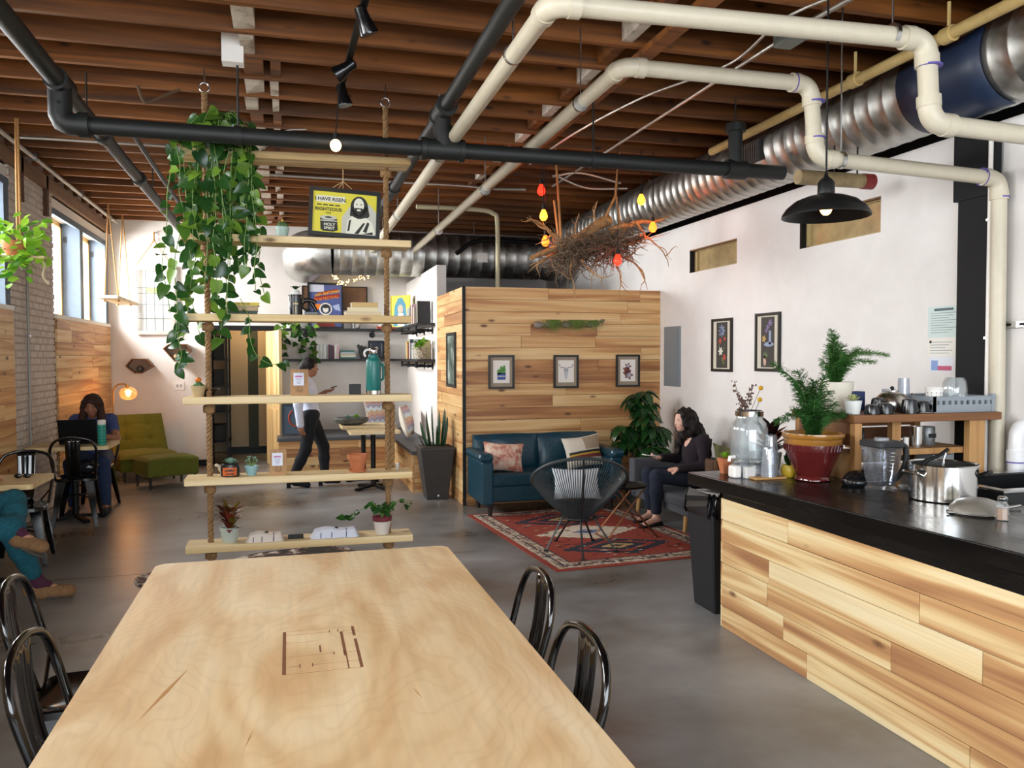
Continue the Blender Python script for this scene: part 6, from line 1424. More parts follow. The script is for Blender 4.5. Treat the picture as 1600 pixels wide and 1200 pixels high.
MB().lathe([(0.088, 0), (0.096, 0.006), (0.094, 0.02), (0.088, 0.026), (0.11, 0.075), (0.135, 0.13), (0.148, 0.165), (0, 0.165)], c, 40).build('pot', m_red, t, True)
MB().lathe([(0.149, 0.163), (0.153, 0.17), (0.152, 0.205), (0, 0.205)], c, 40).build('embossed_band', m_red, t, True)
for k in range(40): a = 2*PI*k/40; MB().tube([(c[0]+0.152*math.cos(a), c[1]+0.152*math.sin(a), CZ+0.170), (c[0]+0.155*math.cos(a+0.05), c[1]+0.155*math.sin(a+0.05), CZ+0.202)], 0.0035, 5).build('rib', m_red, t, True)
MB().lathe([(0.150, 0.203), (0.154, 0.21), (0.156, 0.235), (0.163, 0.242), (0.168, 0.255), (0.166, 0.266), (0.155, 0.266), (0.148, 0.245), (0.14, 0.235), (0, 0.235)], c, 40).build('rim', m_och, t, True)
pl = [(-0.27,-0.02,0.42,0.035,0.04), (-0.10,0.0,0.37,0.07,0.0), (-0.09,0.03,0.30,0.06,0.0), (0.0,0.0,0.32,0.06,0.0), (0.04,-0.04,0.35,0.05,0.0), (0.10,0.0,0.26,0.06,0.0), (0.02,0.05,0.28,0.06,0.0), (-0.28,-0.06,0.10,0.035,0.08), (0.20,-0.05,0.12,0.04,0.06), (-0.16,-0.04,0.16,0.05,0.05), (-0.05,-0.08,0.22,0.06,0.0), (0.08,-0.08,0.2,0.06,0.0), (-0.12,-0.08,0.14,0.05,0.03), (0.14,-0.07,0.14,0.05,0.03), (0,-0.11,0.12,0.05,0.02)]
asparagus(t, (c[0], c[1], CZ+0.235), pl, m_fern, 5)
t = thing('appliance_lid', 'glossy black domed lid lying beside the red planter', 'lid', (2.96, 3.60, CZ)); 
MB().lathe([(0.115, 0), (0.125, 0.012), (0.125, 0.03), (0.11, 0.05), (0.085, 0.072), (0.03, 0.082), (0, 0.082)], (2.965, 3.62, CZ), 30, 1, 0.7).build('dome', mat('dark_gloss', '#121316', 0.15), t, True)
MB().lathe([(0.126, 0.028), (0.129, 0.031), (0.126, 0.035)], (2.965, 3.62, CZ), 30, 1, 0.7).build('seam', m_steel, t, True)
# blender jar
t = thing('blender_jar', 'clear blender jug with a black lid and handle on the counter', 'jug', (2.93, 3.42, CZ)); c = (2.905, 3.42, CZ); m_jar = glassmat('smoked_jar', (0.8, 0.82, 0.85), 0.05, 0.03, 0.15)
def sq(w): return rrect(c[0]-w, c[1]-w, c[0]+w, c[1]+w, w*0.35, 4)
V = []; rings = ((0.058, 0.0), (0.062, 0.02), (0.050, 0.035), (0.060, 0.07), (0.078, 0.235), (0.075, 0.235), (0.056, 0.072), (0.045, 0.04))
for w_, z_ in rings: V += [(p[0], p[1], CZ+z_) for p in sq(w_)]
n = len(sq(0.05)); MB().add(V, [(i*n+j, i*n+(j+1) % n, (i+1)*n+(j+1) % n, (i+1)*n+j) for i in range(len(rings)-1) for j in range(n)]+[tuple(range(n-1,-1,-1))]).build('jug', m_jar, t, True)
MB().prism(sq(0.081), CZ+0.230, CZ+0.262).build('lid', mat('rubber_black', '#1c1d20', 0.5), t, bevel=0.006); MB().cyl((c[0], c[1], CZ+0.262), (c[0], c[1], CZ+0.276), 0.035, n=18).build('lid_cap', m_plastic, t, True)
MB().tube(catmull([(c[0]+0.075, c[1], CZ+0.225), (c[0]+0.135, c[1], CZ+0.23), (c[0]+0.15, c[1], CZ+0.20), (c[0]+0.145, c[1], CZ+0.13), (c[0]+0.10, c[1], CZ+0.07), (c[0]+0.058, c[1], CZ+0.05)], 6), 0.015, 10).build('handle', MATS['rubber_black'], t, True)
for k in range(6): MB().box(c[0]-0.012, c[1]-0.0735-0.0018*k, CZ+0.115+k*0.018, c[0]+0.012, c[1]-0.0715-0.0018*k, CZ+0.117+k*0.018).build('scale_mark', m_whitepaint, t)
for a in (0, PI/2, PI, 1.5*PI): MB().obox((c[0]+0.016*math.cos(a), c[1]+0.016*math.sin(a), CZ+0.055), (0.03, 0.01, 0.002), (0, 0.5, a)).build('blade', m_steel, t)
# steel pot
t = thing('stock_pot', 'polished steel cooking pot with side handles on the counter', 'pot', (3.04, 3.16, CZ)); c = (3.04, 3.16, CZ); m_pot = mat('polished_steel', '#cfcfcd', 0.14, 1.0)
MB().lathe([(0.143, 0), (0.150, 0.006), (0.150, 0.17), (0.155, 0.173), (0.153, 0.176), (0.145, 0.17), (0.144, 0.01), (0, 0.01)], c, 44).build('body', m_pot, t, True)
for s, y_ in ((1, -0.05), (-1, 0.03)):
    MB().tube(catmull([(c[0]+0.06*1+0.04, c[1]-0.113, CZ+0.115), (c[0]+0.105, c[1]-0.15, CZ+0.135), (c[0]+0.17, c[1]-0.115, CZ+0.142), (c[0]+0.155, c[1]-0.06, CZ+0.12)], 5) if s > 0 else catmull([(c[0]-0.145, c[1]-0.03, CZ+0.12), (c[0]-0.19, c[1]-0.03, CZ+0.138), (c[0]-0.19, c[1]+0.05, CZ+0.138), (c[0]-0.145, c[1]+0.05, CZ+0.12)], 5), 0.007, 8).build('handle', m_black if s > 0 else m_pot, t, True)
t = thing('ladle', 'steel ladle with a black handle resting in the cooking pot', 'ladle', (3.02, 3.18, CZ+0.012))
MB().tube([(c[0]+0.03, c[1]+0.03, CZ+0.05), (c[0]+0.03, c[1]+0.03, CZ+0.19), (c[0]+0.045, c[1]+0.03, CZ+0.225)], 0.005, 8).build('shaft', m_pot, t, True)
MB().tube([(c[0]+0.055, c[1]+0.03, CZ+0.235), (c[0]+0.0, c[1]+0.03, CZ+0.205), (c[0]-0.075, c[1]+0.03, CZ+0.185), (c[0]-0.095, c[1]+0.03, CZ+0.165)], 0.009, 8).build('grip', m_black, t, True)
MB().lathe([(0, 0), (0.03, 0.008), (0.045, 0.035), (0.043, 0.035), (0.028, 0.011), (0, 0.003)], (c[0]+0.03, c[1]+0.03, CZ+0.013), 20).build('bowl', m_pot, t, True)
t = thing('mesh_strainer', 'upturned wire mesh strainer lying on the worktop', 'strainer', (2.92, 2.86, CZ)); c = (2.92, 2.84, CZ)
MB().lathe([(0.115, 0.006), (0.108, 0.028), (0.085, 0.05), (0.05, 0.062), (0.0, 0.066)], c, 32).build('mesh', glassmat('wire_mesh', (0.66, 0.62, 0.54), 0.22, 0.3, 0.3), t, True)
MB().tube(arc((c[0], c[1], CZ+0.006), 0.117, 0, 2*PI*0.99, 40, (1,0,0), (0,1,0)), 0.005, 8).build('rim', m_steel, t, True)
MB().tube([(c[0]-0.117, c[1]+0.0, CZ+0.006), (c[0]-0.155, c[1]+0.01, CZ+0.008)], 0.005, 8).build('hook', m_steel, t, True); MB().tube([(c[0]+0.117, c[1], CZ+0.006), (c[0]+0.26, c[1]+0.02, CZ+0.014)], 0.006, 8).build('handle', m_steel, t, True)
t = thing('spice_shaker', 'small glass shaker of brown spice with a steel lid', 'shaker', (2.88, 2.68, CZ)); c = (2.885, 2.68, CZ)
MB().lathe([(0.022, 0), (0.025, 0.004), (0.025, 0.06), (0.017, 0.075), (0.017, 0.082), (0, 0.082)], c, 8).build('jar', m_clear, t, True, ang=25); MB().lathe([(0.0215, 0.004), (0.0215, 0.05), (0, 0.05)], c, 8).build('spice', noisemat('spice', ((0.3, '#8a5a2e'), (0.7, '#b07a42')), 200, 3, 0.9), t); MB().lathe([(0.018, 0.082), (0.0195, 0.084), (0.0195, 0.096), (0.014, 0.101), (0, 0.101)], c, 18).build('lid', m_steel, t, True)
t = thing('glass_dish', 'tiny clear glass dish between the jug and the pot', 'dish', (3.02, 3.5, CZ)); MB().lathe([(0.025, 0), (0.04, 0.02), (0.037, 0.02), (0.022, 0.004), (0, 0.004)], (3.075, 3.44, CZ), 20).build('dish', m_clear, t, True)
# ---- wooden dish shelf on the counter return
UX0, UX1, UY0, UY1, UZ = 3.01, 4.00, 3.75, 4.30, 1.274
u = thing('dish_shelf', 'rough timber shelf unit on the counter carrying the dish rack', 'shelf', (3.4, 4.0, CZ))
m_rough = wood('rough_timber', 'x', ((0.3, '#8a5c34'), (0.6, '#75492a'), (0.8, '#573420')), 7, 0.5, 0.6, 0.15, 0.25, True); m_rough2 = wood('pine_post', 'z', ((0.3, '#c99a62'), (0.6, '#b0804c'), (0.8, '#8f6238')), 7, 0.5, 0.6, 0.2, 0.2, True)
MB().box(UX0-0.02, UY0-0.02, UZ-0.044, UX1, UY1, UZ).build('top_board', m_rough, u, bevel=0.004)
for (x, w_, y) in ((UX0, 0.045, UY0), (3.36, 0.06, UY0+0.12), (3.80, 0.11, UY0+0.01), (UX0, 0.045, UY1-0.05), (3.86, 0.045, UY1-0.05)): MB().box(x, y, CZ, x+w_, y+0.04, UZ-0.044).build('post', m_rough2, u)
MB().box(UX0+0.001, UY0+0.04, 1.10, UX0+0.02, UY1-0.05, UZ-0.044).build('side_board', m_rough, u); MB().box(UX0+0.001, UY0+0.04, CZ, UX0+0.02, UY1-0.05, 1.05).build('side_board', m_rough2, u)
MB().box(3.33, UY0+0.06, 1.035, 3.86, UY1-0.06, 1.068).build('mid_shelf', m_rough2, u)
for z0, z1 in ((0.93, 1.02), (1.075, 1.15), (1.16, 1.225)): MB().box(UX0+0.045, UY1-0.03, z0, 3.86, UY1-0.008, z1).build('back_slat', m_rough, u)
zz = UZ+0.0005
t = thing('potted_fern', 'asparagus fern in a large white pot on the timber shelf', 'plant', (3.08, 4.0, UZ)); c = (3.115, 4.06, UZ)
pot(t, c, 0.072, 0.10, 0.175, mat('white_pot', '#dcd5c4', 0.6), 0.006, 0.045, 32)
asparagus(t, (c[0], c[1], UZ+0.15), [(0.0,0,0.30,0.05,0), (-0.05,0,0.24,0.05,0), (0.05,0,0.24,0.05,0), (-0.09,0.0,0.16,0.05,0), (0.09,0,0.17,0.05,0), (0.0,-0.06,0.2,0.05,0), (0.02,0.05,0.2,0.05,0), (-0.04,-0.05,0.14,0.05,0), (0.07,-0.05,0.14,0.05,0), (-0.03,0.0,0.33,0.04,0)], m_fern, 6)
asparagus(t, (c[0], c[1], UZ+0.15), [(0.16,0,0.22,0.045,0.02), (0.24,0,0.20,0.035,0.06), (0.36,-0.02,0.18,0.03,0.09), (0.30,0.02,0.14,0.03,0.06)], m_fern2, 7)
t = thing('potted_succulent', 'pale yellow-green succulent in a small white pot on the timber shelf', 'plant', (3.06, 3.82, UZ)); c = (3.075, 3.85, UZ); pot(t, c, 0.036, 0.048, 0.075, mat('white_pot2', '#dfe3df', 0.4)); rosette(t, (c[0], c[1], UZ+0.07), 0.055, leaf_mesh('pale_succ', LANCE, leafmat('pale_succulent', '#9aa85a', '#d6d79a', 0.5), -0.1, 0.3), 26, 1.1)
tag(MB().box(3.22, 4.05, zz, 3.32, 4.12, zz+0.115).build('blue_carton', mat('navy_carton', '#1c2c58', 0.5), bevel=0.003), 'navy blue carton behind the black cups', 'box')
for k, (x, y, h_, up_) in enumerate(((3.16, 3.80, 0.055, 'leftmost upturned black cup beside the small succulent'), (3.25, 3.80, 0.062, 'upturned black cup in front of the navy carton'), (3.30, 3.92, 0.085, 'black mug behind the front row of cups'), (3.405, 3.79, 0.085, 'black mug in front of the steel kettle'), (3.50, 3.80, 0.07, 'rightmost black mug beside the dish rack'))):
    t = thing('black_mug', up_, 'mug', (x, y, zz), 'black cups on the timber shelf'); r_ = 0.042 if k != 3 else 0.048
    MB().lathe([(r_, 0), (r_*1.0, h_*0.3), (r_*0.8, h_*0.9), (r_*0.5, h_), (0, h_)], (x, y, zz), 22).build('body', m_cupb, t, True); MB().tube(arc((x+r_*0.9, y-0.01, zz+h_*0.45), h_*0.26, -1.6, 1.6, 8, (1,0,0), (0,0,1)), 0.005, 6).build('handle', m_cupb, t, True)
t = thing('steel_kettle', 'round brushed steel kettle on the timber shelf', 'kettle', (3.44, 3.98, zz)); c = (3.45, 3.98, zz)
MB().lathe([(0.085, 0), (0.098, 0.03), (0.092, 0.075), (0.065, 0.105), (0.035, 0.115), (0.035, 0.122), (0.0, 0.126)], c, 30).build('body', mat('kettle_steel', '#b7b1a8', 0.28, 1.0), t, True); MB().ell((c[0], c[1], zz+0.135), 0.012, 10, 8).build('knob', m_black, t, True)
MB().tube([(c[0]+0.08, c[1], zz+0.04), (c[0]+0.13, c[1], zz+0.07), (c[0]+0.15, c[1], zz+0.10)], [0.02, 0.012, 0.009], 10).build('spout', MATS['kettle_steel'], t, True)
def tumbler(label, c, r0, r1, h, m=None):
    t = thing('tumbler', label, 'glass', c); MB().lathe([(r0, 0), (r1, h), (r1-0.003, h), (r0-0.003, 0.006), (0, 0.006)], c, 24).build('glass', m or m_plastic, t, True); return t
tumbler('tall clear tumbler behind the kettle', (3.62, 4.08, zz), 0.038, 0.032, 0.19); tumbler('short clear tumbler beside the tall tumbler', (3.53, 4.10, zz), 0.045, 0.04, 0.125)
rk = thing('dish_rack', 'grey plastic dish rack with slotted sides on the timber shelf', 'rack', (3.78, 3.95, zz)); m_rack = mat('rack_grey', '#8f979e', 0.5); rx0, rx1, ry0, ry1 = 3.56, 3.985, 3.77, 4.16
for (a0, a1, horiz, pos) in ((rx0, rx1, True, ry0), (rx0, rx1, True, ry1-0.012), (ry0, ry1, False, rx0), (ry0, ry1, False, rx1-0.012)):
    b = MB(); k = 10 if horiz else 8; L = a1-a0; hs = [(a0+L*(i+0.28)/k, a0+L*(i+0.78)/k, 0.045, 0.068) for i in range(k)]
    wall_boxes(b, a0, a1, 0.004, 0.092, hs, (lambda p, q, z0, z1: b.box(p, pos, zz+z0, q, pos+0.012, zz+z1)) if horiz else (lambda p, q, z0, z1: b.box(pos, p, zz+z0, pos+0.012, q, zz+z1))); b.build('side', m_rack, rk)
MB().box(rx0, ry0, zz, rx1, ry1, zz+0.005).build('floor_grid', m_rack, rk); MB().box(rx1-0.02, ry0-0.004, zz, rx1+0.004, ry0+0.02, zz+0.105).build('corner_post', m_rack, rk)
t = thing('cutlery_cup', 'white perforated cutlery cup in the dish rack', 'cup', (3.67, 3.86, zz+0.006)); c = (3.66, 3.88, zz+0.006)
MB().lathe([(0.04, 0), (0.048, 0.125), (0.053, 0.128), (0.053, 0.134), (0.046, 0.134), (0.038, 0.006), (0, 0.006)], c, 24).build('cup', m_whitepaint, t, True)
for i in range(3):
    for j in range(12): a = 2*PI*j/12; MB().ell((c[0]+0.0465*math.cos(a), c[1]+0.0465*math.sin(a), zz+0.07+i*0.02), 0.004, 6, 4).build('hole', mat('hole_grey', '#8d8d92', 0.8), t)
for k, (x, y, lab) in enumerate(((3.80, 3.88, 'upturned round glass jar at the front of the dish rack'), (3.89, 3.96, 'upturned ribbed glass jar behind the front jar in the dish rack'))):
    t = thing('glass_jar', lab, 'jar', (x, y, zz+0.006)); MB().lathe([(0.045, 0), (0.045, 0.02), (0.062, 0.045), (0.066, 0.11), (0.06, 0.165), (0.045, 0.19), (0, 0.192)], (x, y, zz+0.006), 28).build('jar', m_clear, t, True)
    MB().lathe([(0.046, 0.0), (0.048, 0.004), (0.048, 0.016), (0.046, 0.02)], (x, y, zz+0.006), 28).build('neck_ring', m_clear, t, True)
t = thing('teaspoon', 'teaspoon lying at the front edge of the timber shelf', 'spoon', (3.45, 3.745, zz)); MB().ell((3.44, 3.742, zz+0.005), (0.018, 0.011, 0.005), 10, 6).build('bowl', m_steel, t, True); MB().cyl((3.455, 3.744, zz+0.006), (3.53, 3.752, zz+0.004), 0.0025, n=6).build('handle', m_steel, t)
tumbler('steel tumbler on the middle level of the timber shelf', (3.58, 3.93, 1.0685), 0.04, 0.043, 0.115, m_pot)
t = thing('tea_tin', 'grey labelled tin beside the steel tumbler in the timber shelf', 'tin', (3.69, 3.95, 1.0685)); MB().lathe([(0.04, 0), (0.042, 0.003), (0.042, 0.105), (0.038, 0.112), (0, 0.112)], (3.68, 3.95, 1.0685), 24).build('tin', mat('tin_grey', '#77797a', 0.4, 0.5), t, True); MB().box(3.655, 3.9075, 1.115, 3.705, 3.911, 1.14).build('label', m_ink, t)
t = thing('salt_pot', 'tiny white jar left of the steel tumbler in the timber shelf', 'jar', (3.50, 3.92, 1.0685)); MB().lathe([(0.016, 0), (0.016, 0.05), (0.013, 0.055), (0, 0.055)], (3.50, 3.92, 1.0685), 16).build('jar', m_whitepaint, t, True)
t = thing('machine_box', 'grey box with a round dark badge at the bottom of the timber shelf', 'box', (3.73, 3.95, CZ)); MB().box(3.64, 3.86, CZ+0.0005, 3.79, 4.0, CZ+0.11).build('box', mat('box_grey', '#8a8c8e', 0.5), t, bevel=0.004); MB().cyl((3.68, 3.86, CZ+0.07), (3.68, 3.857, CZ+0.07), 0.014, n=16).build('badge', mat('badge_navy', '#1e2a44', 0.5), t); MB().box(3.70, 3.857, CZ+0.062, 3.775, 3.86, CZ+0.078).build('wordmark', m_whitepaint, t)
t = thing('tape_roll', 'black ring hanging inside the left bay of the timber shelf', 'ring', (3.08, 3.86, 1.10)); MB().tube(arc((3.09, 3.83, 1.16), 0.035, 0, 2*PI*0.99, 20, (1,0,0), (0,0,1)), 0.014, 8).build('ring', m_black, t, True); MB().cyl((3.09, 3.83, 1.195), (3.09, 3.83, 1.232), 0.004, n=6).build('hook', m_black, t)

# ================================================================== things on the right wall
def wall_art(label, yc, zc, w_, h_, seed):
    t, M = picture('framed_collage', label, (XR-0.001, yc, zc), (0, -1, 0), (0, 0, 1), w_, h_, 0.026, 0.02, m_frame)
    sheet(t, M, -w_/2+0.026, -h_/2+0.026, w_/2-0.026, h_/2-0.026, mat('mat_board', '#cfc9b8', 0.7), 'mat_board'); sheet(t, M, -w_*0.27, -h_*0.43, w_*0.27, h_*0.43, mat('dark_print', '#38332f', 0.6), 'print', 2); return t, M
def flower(t, M, x, y, r_, m, k=7, lv=3):
    P = []
    for i in range(k*6): a = 2*PI*i/(k*6); q = r_*(0.75+0.25*math.cos(k*a)); P.append((x+q*math.cos(a), y+q*math.sin(a)))
    poly(t, M, P, m, 'flower', lv)
bl, wh, re, gr, go, pu = [mat('ink_'+n_, c_, 0.6) for n_, c_ in (('blue', '#8d9cb8'), ('white', '#dcd9cd'), ('red', '#b5493a'), ('green', '#5c6f44'), ('gold', '#b99a58'), ('purple', '#7a6a92'))]
t, M = wall_art('dark floral print in a narrow black frame, left one on the right wall', 7.055, 1.71, 0.38, 0.52, 1)
flower(t, M, -0.0, 0.14, 0.062, bl, 8); flower(t, M, -0.01, 0.14, 0.038, mat('ink_slate', '#4c5870', 0.6), 6, 4); flower(t, M, -0.03, 0.04, 0.032, re); flower(t, M, 0.055, 0.06, 0.024, re, 5); flower(t, M, -0.02, -0.06, 0.045, wh, 6); flower(t, M, 0.05, -0.12, 0.036, re, 6)
for p in ([(-0.06,0.0),(-0.05,-0.03),(-0.03,0.01)], [(0.03,-0.05),(0.06,0.03),(0.045,-0.06)], [(-0.01,-0.12),(0.02,-0.2),(0.03,-0.13)], [(0.03,-0.17),(0.05,-0.2),(0.06,-0.15)]): poly(t, M, p, gr, 'leaf_print', 3)
t, M = wall_art('dark vase-and-flowers print in a narrow black frame, right one on the right wall', 6.275, 1.725, 0.38, 0.52, 2)
flower(t, M, 0.04, 0.17, 0.035, pu, 6); flower(t, M, 0.0, 0.13, 0.03, pu, 5); flower(t, M, -0.02, 0.10, 0.022, pu, 5, 4); flower(t, M, -0.055, 0.03, 0.034, go, 5); flower(t, M, -0.03, -0.12, 0.04, gr, 5); poly(t, M, ellp(-0.04, -0.165, 0.022, 0.045), mat('ink_pink', '#c9a596', 0.6), 'print', 3)
sheet(t, M, 0.02, -0.02, 0.055, 0.10, bl, 'vase_print', 3); poly(t, M, ellp(0.02, -0.02, 0.075, 0.02), bl, 'print', 3)
t = thing('breaker_panel', 'grey electrical breaker panel flush on the right wall', 'panel', (XR-0.02, 8.1, 1.27)); m_pan = mat('panel_grey', '#7d868c', 0.45)
MB().box(XR-0.018, 7.92, 1.27, XR-0.001, 8.30, 1.93).build('cover', m_pan, t, bevel=0.004); MB().box(XR-0.026, 7.97, 1.33, XR-0.018, 8.25, 1.87).build('door', m_pan, t, bevel=0.003); MB().box(XR-0.034, 8.20, 1.58, XR-0.026, 8.225, 1.63).build('latch', m_steel, t)
def notice(label, y0, y1, z0, z1, m, lines, head=None):
    t = thing('notice_sheet', label, 'notice', (XR-0.001, (y0+y1)/2, z0)); M = frame_matrix((XR-0.0005, (y0+y1)/2, (z0+z1)/2), (0,-1,0), (0,0,1)); w_, h_ = y1-y0, z1-z0
    sheet(t, M, -w_/2, -h_/2, w_/2, h_/2, m, 'sheet')
    for k in range(lines): sheet(t, M, -w_*0.40, h_*0.28-k*h_*0.62/max(1, lines-1)-0.002, w_*(0.40-0.12*(k % 3)), h_*0.28-k*h_*0.62/max(1, lines-1)+0.002, mat('print_grey', '#8f9aa0', 0.7), 'text_line', 2)
    if head: sheet(t, M, -w_*0.3, h_*0.35, w_*0.3, h_*0.43, mat('print_dark', '#5a6a70', 0.7), 'heading', 2)
    return t, M
notice('pale green licence sheet, topmost of the wall notices', 4.165, 4.43, 1.72, 1.925, mat('licence_green', '#cfe0dc', 0.6), 9, True)
t, M = notice('white form below the licence sheet on the wall', 4.20, 4.43, 1.60, 1.715, m_paper, 5); poly(t, M, ellp(-0.09, 0.035, 0.01, 0.01, 12), m_ink, 'stamp', 2)
t, M = notice('small card with blue and red blocks, lowest of the wall notices', 4.21, 4.41, 1.495, 1.595, mat('card_white', '#e2e6ee', 0.6), 0); sheet(t, M, -0.085, -0.04, -0.03, 0.025, mat('card_blue', '#8aa4d8', 0.6), 'block', 2); sheet(t, M, -0.03, -0.04, 0.085, -0.01, mat('card_red', '#c25a78', 0.6), 'block', 2)

# ================================================================== art on the partition
def print_frame(label, xc, zc): 
    t, M = picture('framed_print', label, (xc, PY-0.004, zc), (1, 0, 0), (0, 0, 1), 0.29, 0.365, 0.022, 0.022, m_frame, 'picture', 'three framed prints on the partition')
    sheet(t, M, -0.125, -0.162, 0.125, 0.162, noisemat('burlap', ((0.3, '#8f8270'), (0.7, '#a89a86')), 120, 3, 0.9), 'burlap_mat'); sheet(t, M, -0.092, -0.12, 0.092, 0.125, m_paper, 'paper', 2); return t, M
t, M = print_frame('framed cactus watercolour, left of the three partition prints', 2.235, 1.435)
poly(t, M, [(-0.045,-0.085),(0.045,-0.085),(0.048,-0.01),(-0.048,-0.01)], mat('ink_navy', '#3a5a9c', 0.6), 'print', 3); sheet(t, M, -0.04, -0.05, 0.04, -0.042, wh, 'print', 4)
for (x, y, rx, ry) in ((0.0, 0.02, 0.02, 0.045), (0.03, 0.025, 0.017, 0.05), (-0.03, 0.0, 0.02, 0.03)): poly(t, M, ellp(x, y, rx, ry), mat('ink_leafgreen', '#5f9a4a', 0.6), 'print', 3)
t, M = print_frame('framed longhorn skull drawing, middle of the three partition prints', 2.975, 1.435); sk = mat('ink_grey', '#6f737c', 0.6)
poly(t, M, [(-0.03,0.045),(0.03,0.045),(0.024,0.0),(0.013,-0.05),(0.008,-0.085),(-0.008,-0.085),(-0.013,-0.05),(-0.024,0.0)], mat('ink_palegrey', '#b9bcc2', 0.6), 'print', 3)
for s in (-1, 1):
    mb = MB(); mb.tube([M @ Vector(p+(0.004,)) for p in [(s*0.025, 0.045), (s*0.055, 0.045), (s*0.075, 0.06), (s*0.078, 0.085)]], 0.0035, 6); mb.build('print', sk, t); poly(t, M, ellp(s*0.013, 0.015, 0.006, 0.009, 10), sk, 'print', 4)
t, M = print_frame('framed brown geode painting, right of the three partition prints', 3.715, 1.44); 
for k, (cx, cy, r_, c_) in enumerate(((0,0.05,0.042,'#7a4238'), (-0.015,0.0,0.055,'#8a4a40'), (0.01,-0.05,0.055,'#74423e'), (0.0,0.055,0.024,'#b9b2c0'), (-0.01,-0.005,0.03,'#5a2f2c'), (0.012,-0.05,0.034,'#a9a4b4'), (-0.03,-0.04,0.02,'#6a3a36'))): flower(t, M, cx, cy, r_, mat('geode%d' % k, c_, 0.6), 5, 3+k//3)
t, M = picture('side_picture', 'dark narrow picture on the partition side wall above the snake plant', (PX-0.004, 9.04, 1.565), (0, -1, 0), (0, 0, 1), 0.48, 0.62, 0.03, 0.022, m_frame); sheet(t, M, -0.205, -0.275, 0.205, 0.275, noisemat('forest_print', ((0.35, '#1f2622'), (0.5, '#5d6a5e'), (0.65, '#aab5b0')), 9, 6, 0.4, 0, (1, 1, 0.6)), 'print')
t = thing('driftwood_planter', 'grey driftwood log with trailing air plants on the partition', 'planter', (3.0, PY-0.06, 1.93)); rnd = random.Random(14)
P = catmull([(2.60, PY-0.055, 1.945), (2.80, PY-0.06, 1.95), (3.05, PY-0.06, 1.955), (3.22, PY-0.06, 1.955), (3.33, PY-0.06, 1.975), (3.42, PY-0.06, 2.01)], 5); n = len(P); MB().tube(P, [0.03+0.012*math.sin(i*1.7)-0.026*max(0, (i-n*0.75)/(n*0.25)) for i in range(n)], 10).build('log', noisemat('driftwood', ((0.3, '#6a6258'), (0.7, '#9c948a')), 22, 5, 0.85, 0.5, (0.3, 1, 1)), t, True)
mossm = leafmat('air_plant', '#4d6b2c', '#86a04a', 0.7); ms = MB()
for k in range(260):
    cx = rnd.choice((2.80, 2.80, 3.06, 3.10, 3.26)); p = Vector((cx+rnd.gauss(0, 0.05), PY-0.07-rnd.uniform(0, 0.03), 1.985)); L = rnd.uniform(0.03, 0.11)*(1.5 if cx in (2.80,) and rnd.random() < 0.3 else 1)
    ms.tube([p, p+Vector((rnd.uniform(-.03,.03), -0.03, 0.015)), p+Vector((rnd.uniform(-.05,.05), -0.04, -L*0.6)), p+Vector((rnd.uniform(-.05,.05), -0.03, -L))], [0.002, 0.002, 0.0015, 0.0008], 3, caps=False)
o = ms.build('air_plants', mossm, t); o['kind'] = 'stuff'
# ================================================================== reading corner: shelves, books, bench, tables
m_shelf = mat('shelf_black', '#17171a', 0.5)
def pipe_bracket(t, p, d):
    b = MB(); p = Vector(p); d = Vector(d); b.cyl(p, p+d*0.008, 0.045, n=18); b.cyl(p, p+d*0.06, 0.017, n=10); b.ell(p+d*0.06, 0.024, 10, 8); b.build('flange', m_blackm, t, True); MB().cyl(p+d*0.06, p+d*0.22, 0.016, n=10).build('bracket_pipe', m_blackm, t, True)
SH = {}
for lev, z in (('upper', 2.03), ('lower', 1.57)):
    t = thing('wall_shelf', '%s black bookshelf on the back wall above the bench' % lev, 'shelf', (0.9, YB, z)); MB().box(-0.05, YB-0.25, z-0.035, PX-0.005, YB-0.002, z).build('board', m_shelf, t, bevel=0.003)
    for x in (0.28, 1.28): pipe_bracket(t, (x, YB-0.001, z-0.09), (0, -1, 0)); MB().cyl((x, YB-0.20, z-0.09), (x, YB-0.20, z-0.035), 0.012, n=8).build('stub', m_blackm, t)
    t = thing('wall_shelf', '%s black pipe-bracket shelf on the alcove side wall' % lev, 'shelf', (PX, 11.2, z)); MB().box(PX-0.24, 10.12, z-0.03, PX-0.002, 12.38, z).build('board', m_shelf, t, bevel=0.003)
    for y in (10.3, 10.95, 11.6): pipe_bracket(t, (PX-0.001, y, z-0.09), (-1, 0, 0)); MB().cyl((PX-0.22, y, z-0.11), (PX-0.22, y, z-0.03), 0.014, n=8).build('stub', m_blackm, t)
    MB().cyl((PX-0.22, 10.28, z-0.09), (PX-0.22, 11.62, z-0.09), 0.012, n=8).build('rail', m_blackm, t)
def upright(label, x, y, z, th, dp, h_, col, lean=0.0, along='x', group=None):
    t = thing('book', label, 'book', (x, y, z), group); cv = mat('cover_'+col, col, 0.55); b = MB(); pg = MB()
    M = Matrix.Translation((x, y, z)) @ (Matrix.Identity(4) if along == 'x' else Matrix.Rotation(PI/2, 4, 'Z')) @ Matrix.Rotation(lean, 4, 'Y'); e = 0.003
    b.box(0, 0, 0, e, dp, h_, M); b.box(th-e, 0, 0, th, dp, h_, M); b.box(e, 0, 0, th-e, e, h_, M); pg.box(e, e, 0.004, th-e, dp-0.005, h_-0.004, M)
    b.build('cover', cv, t); pg.build('pages', mat('pages_cream', '#d8ccb4', 0.8), t); return t
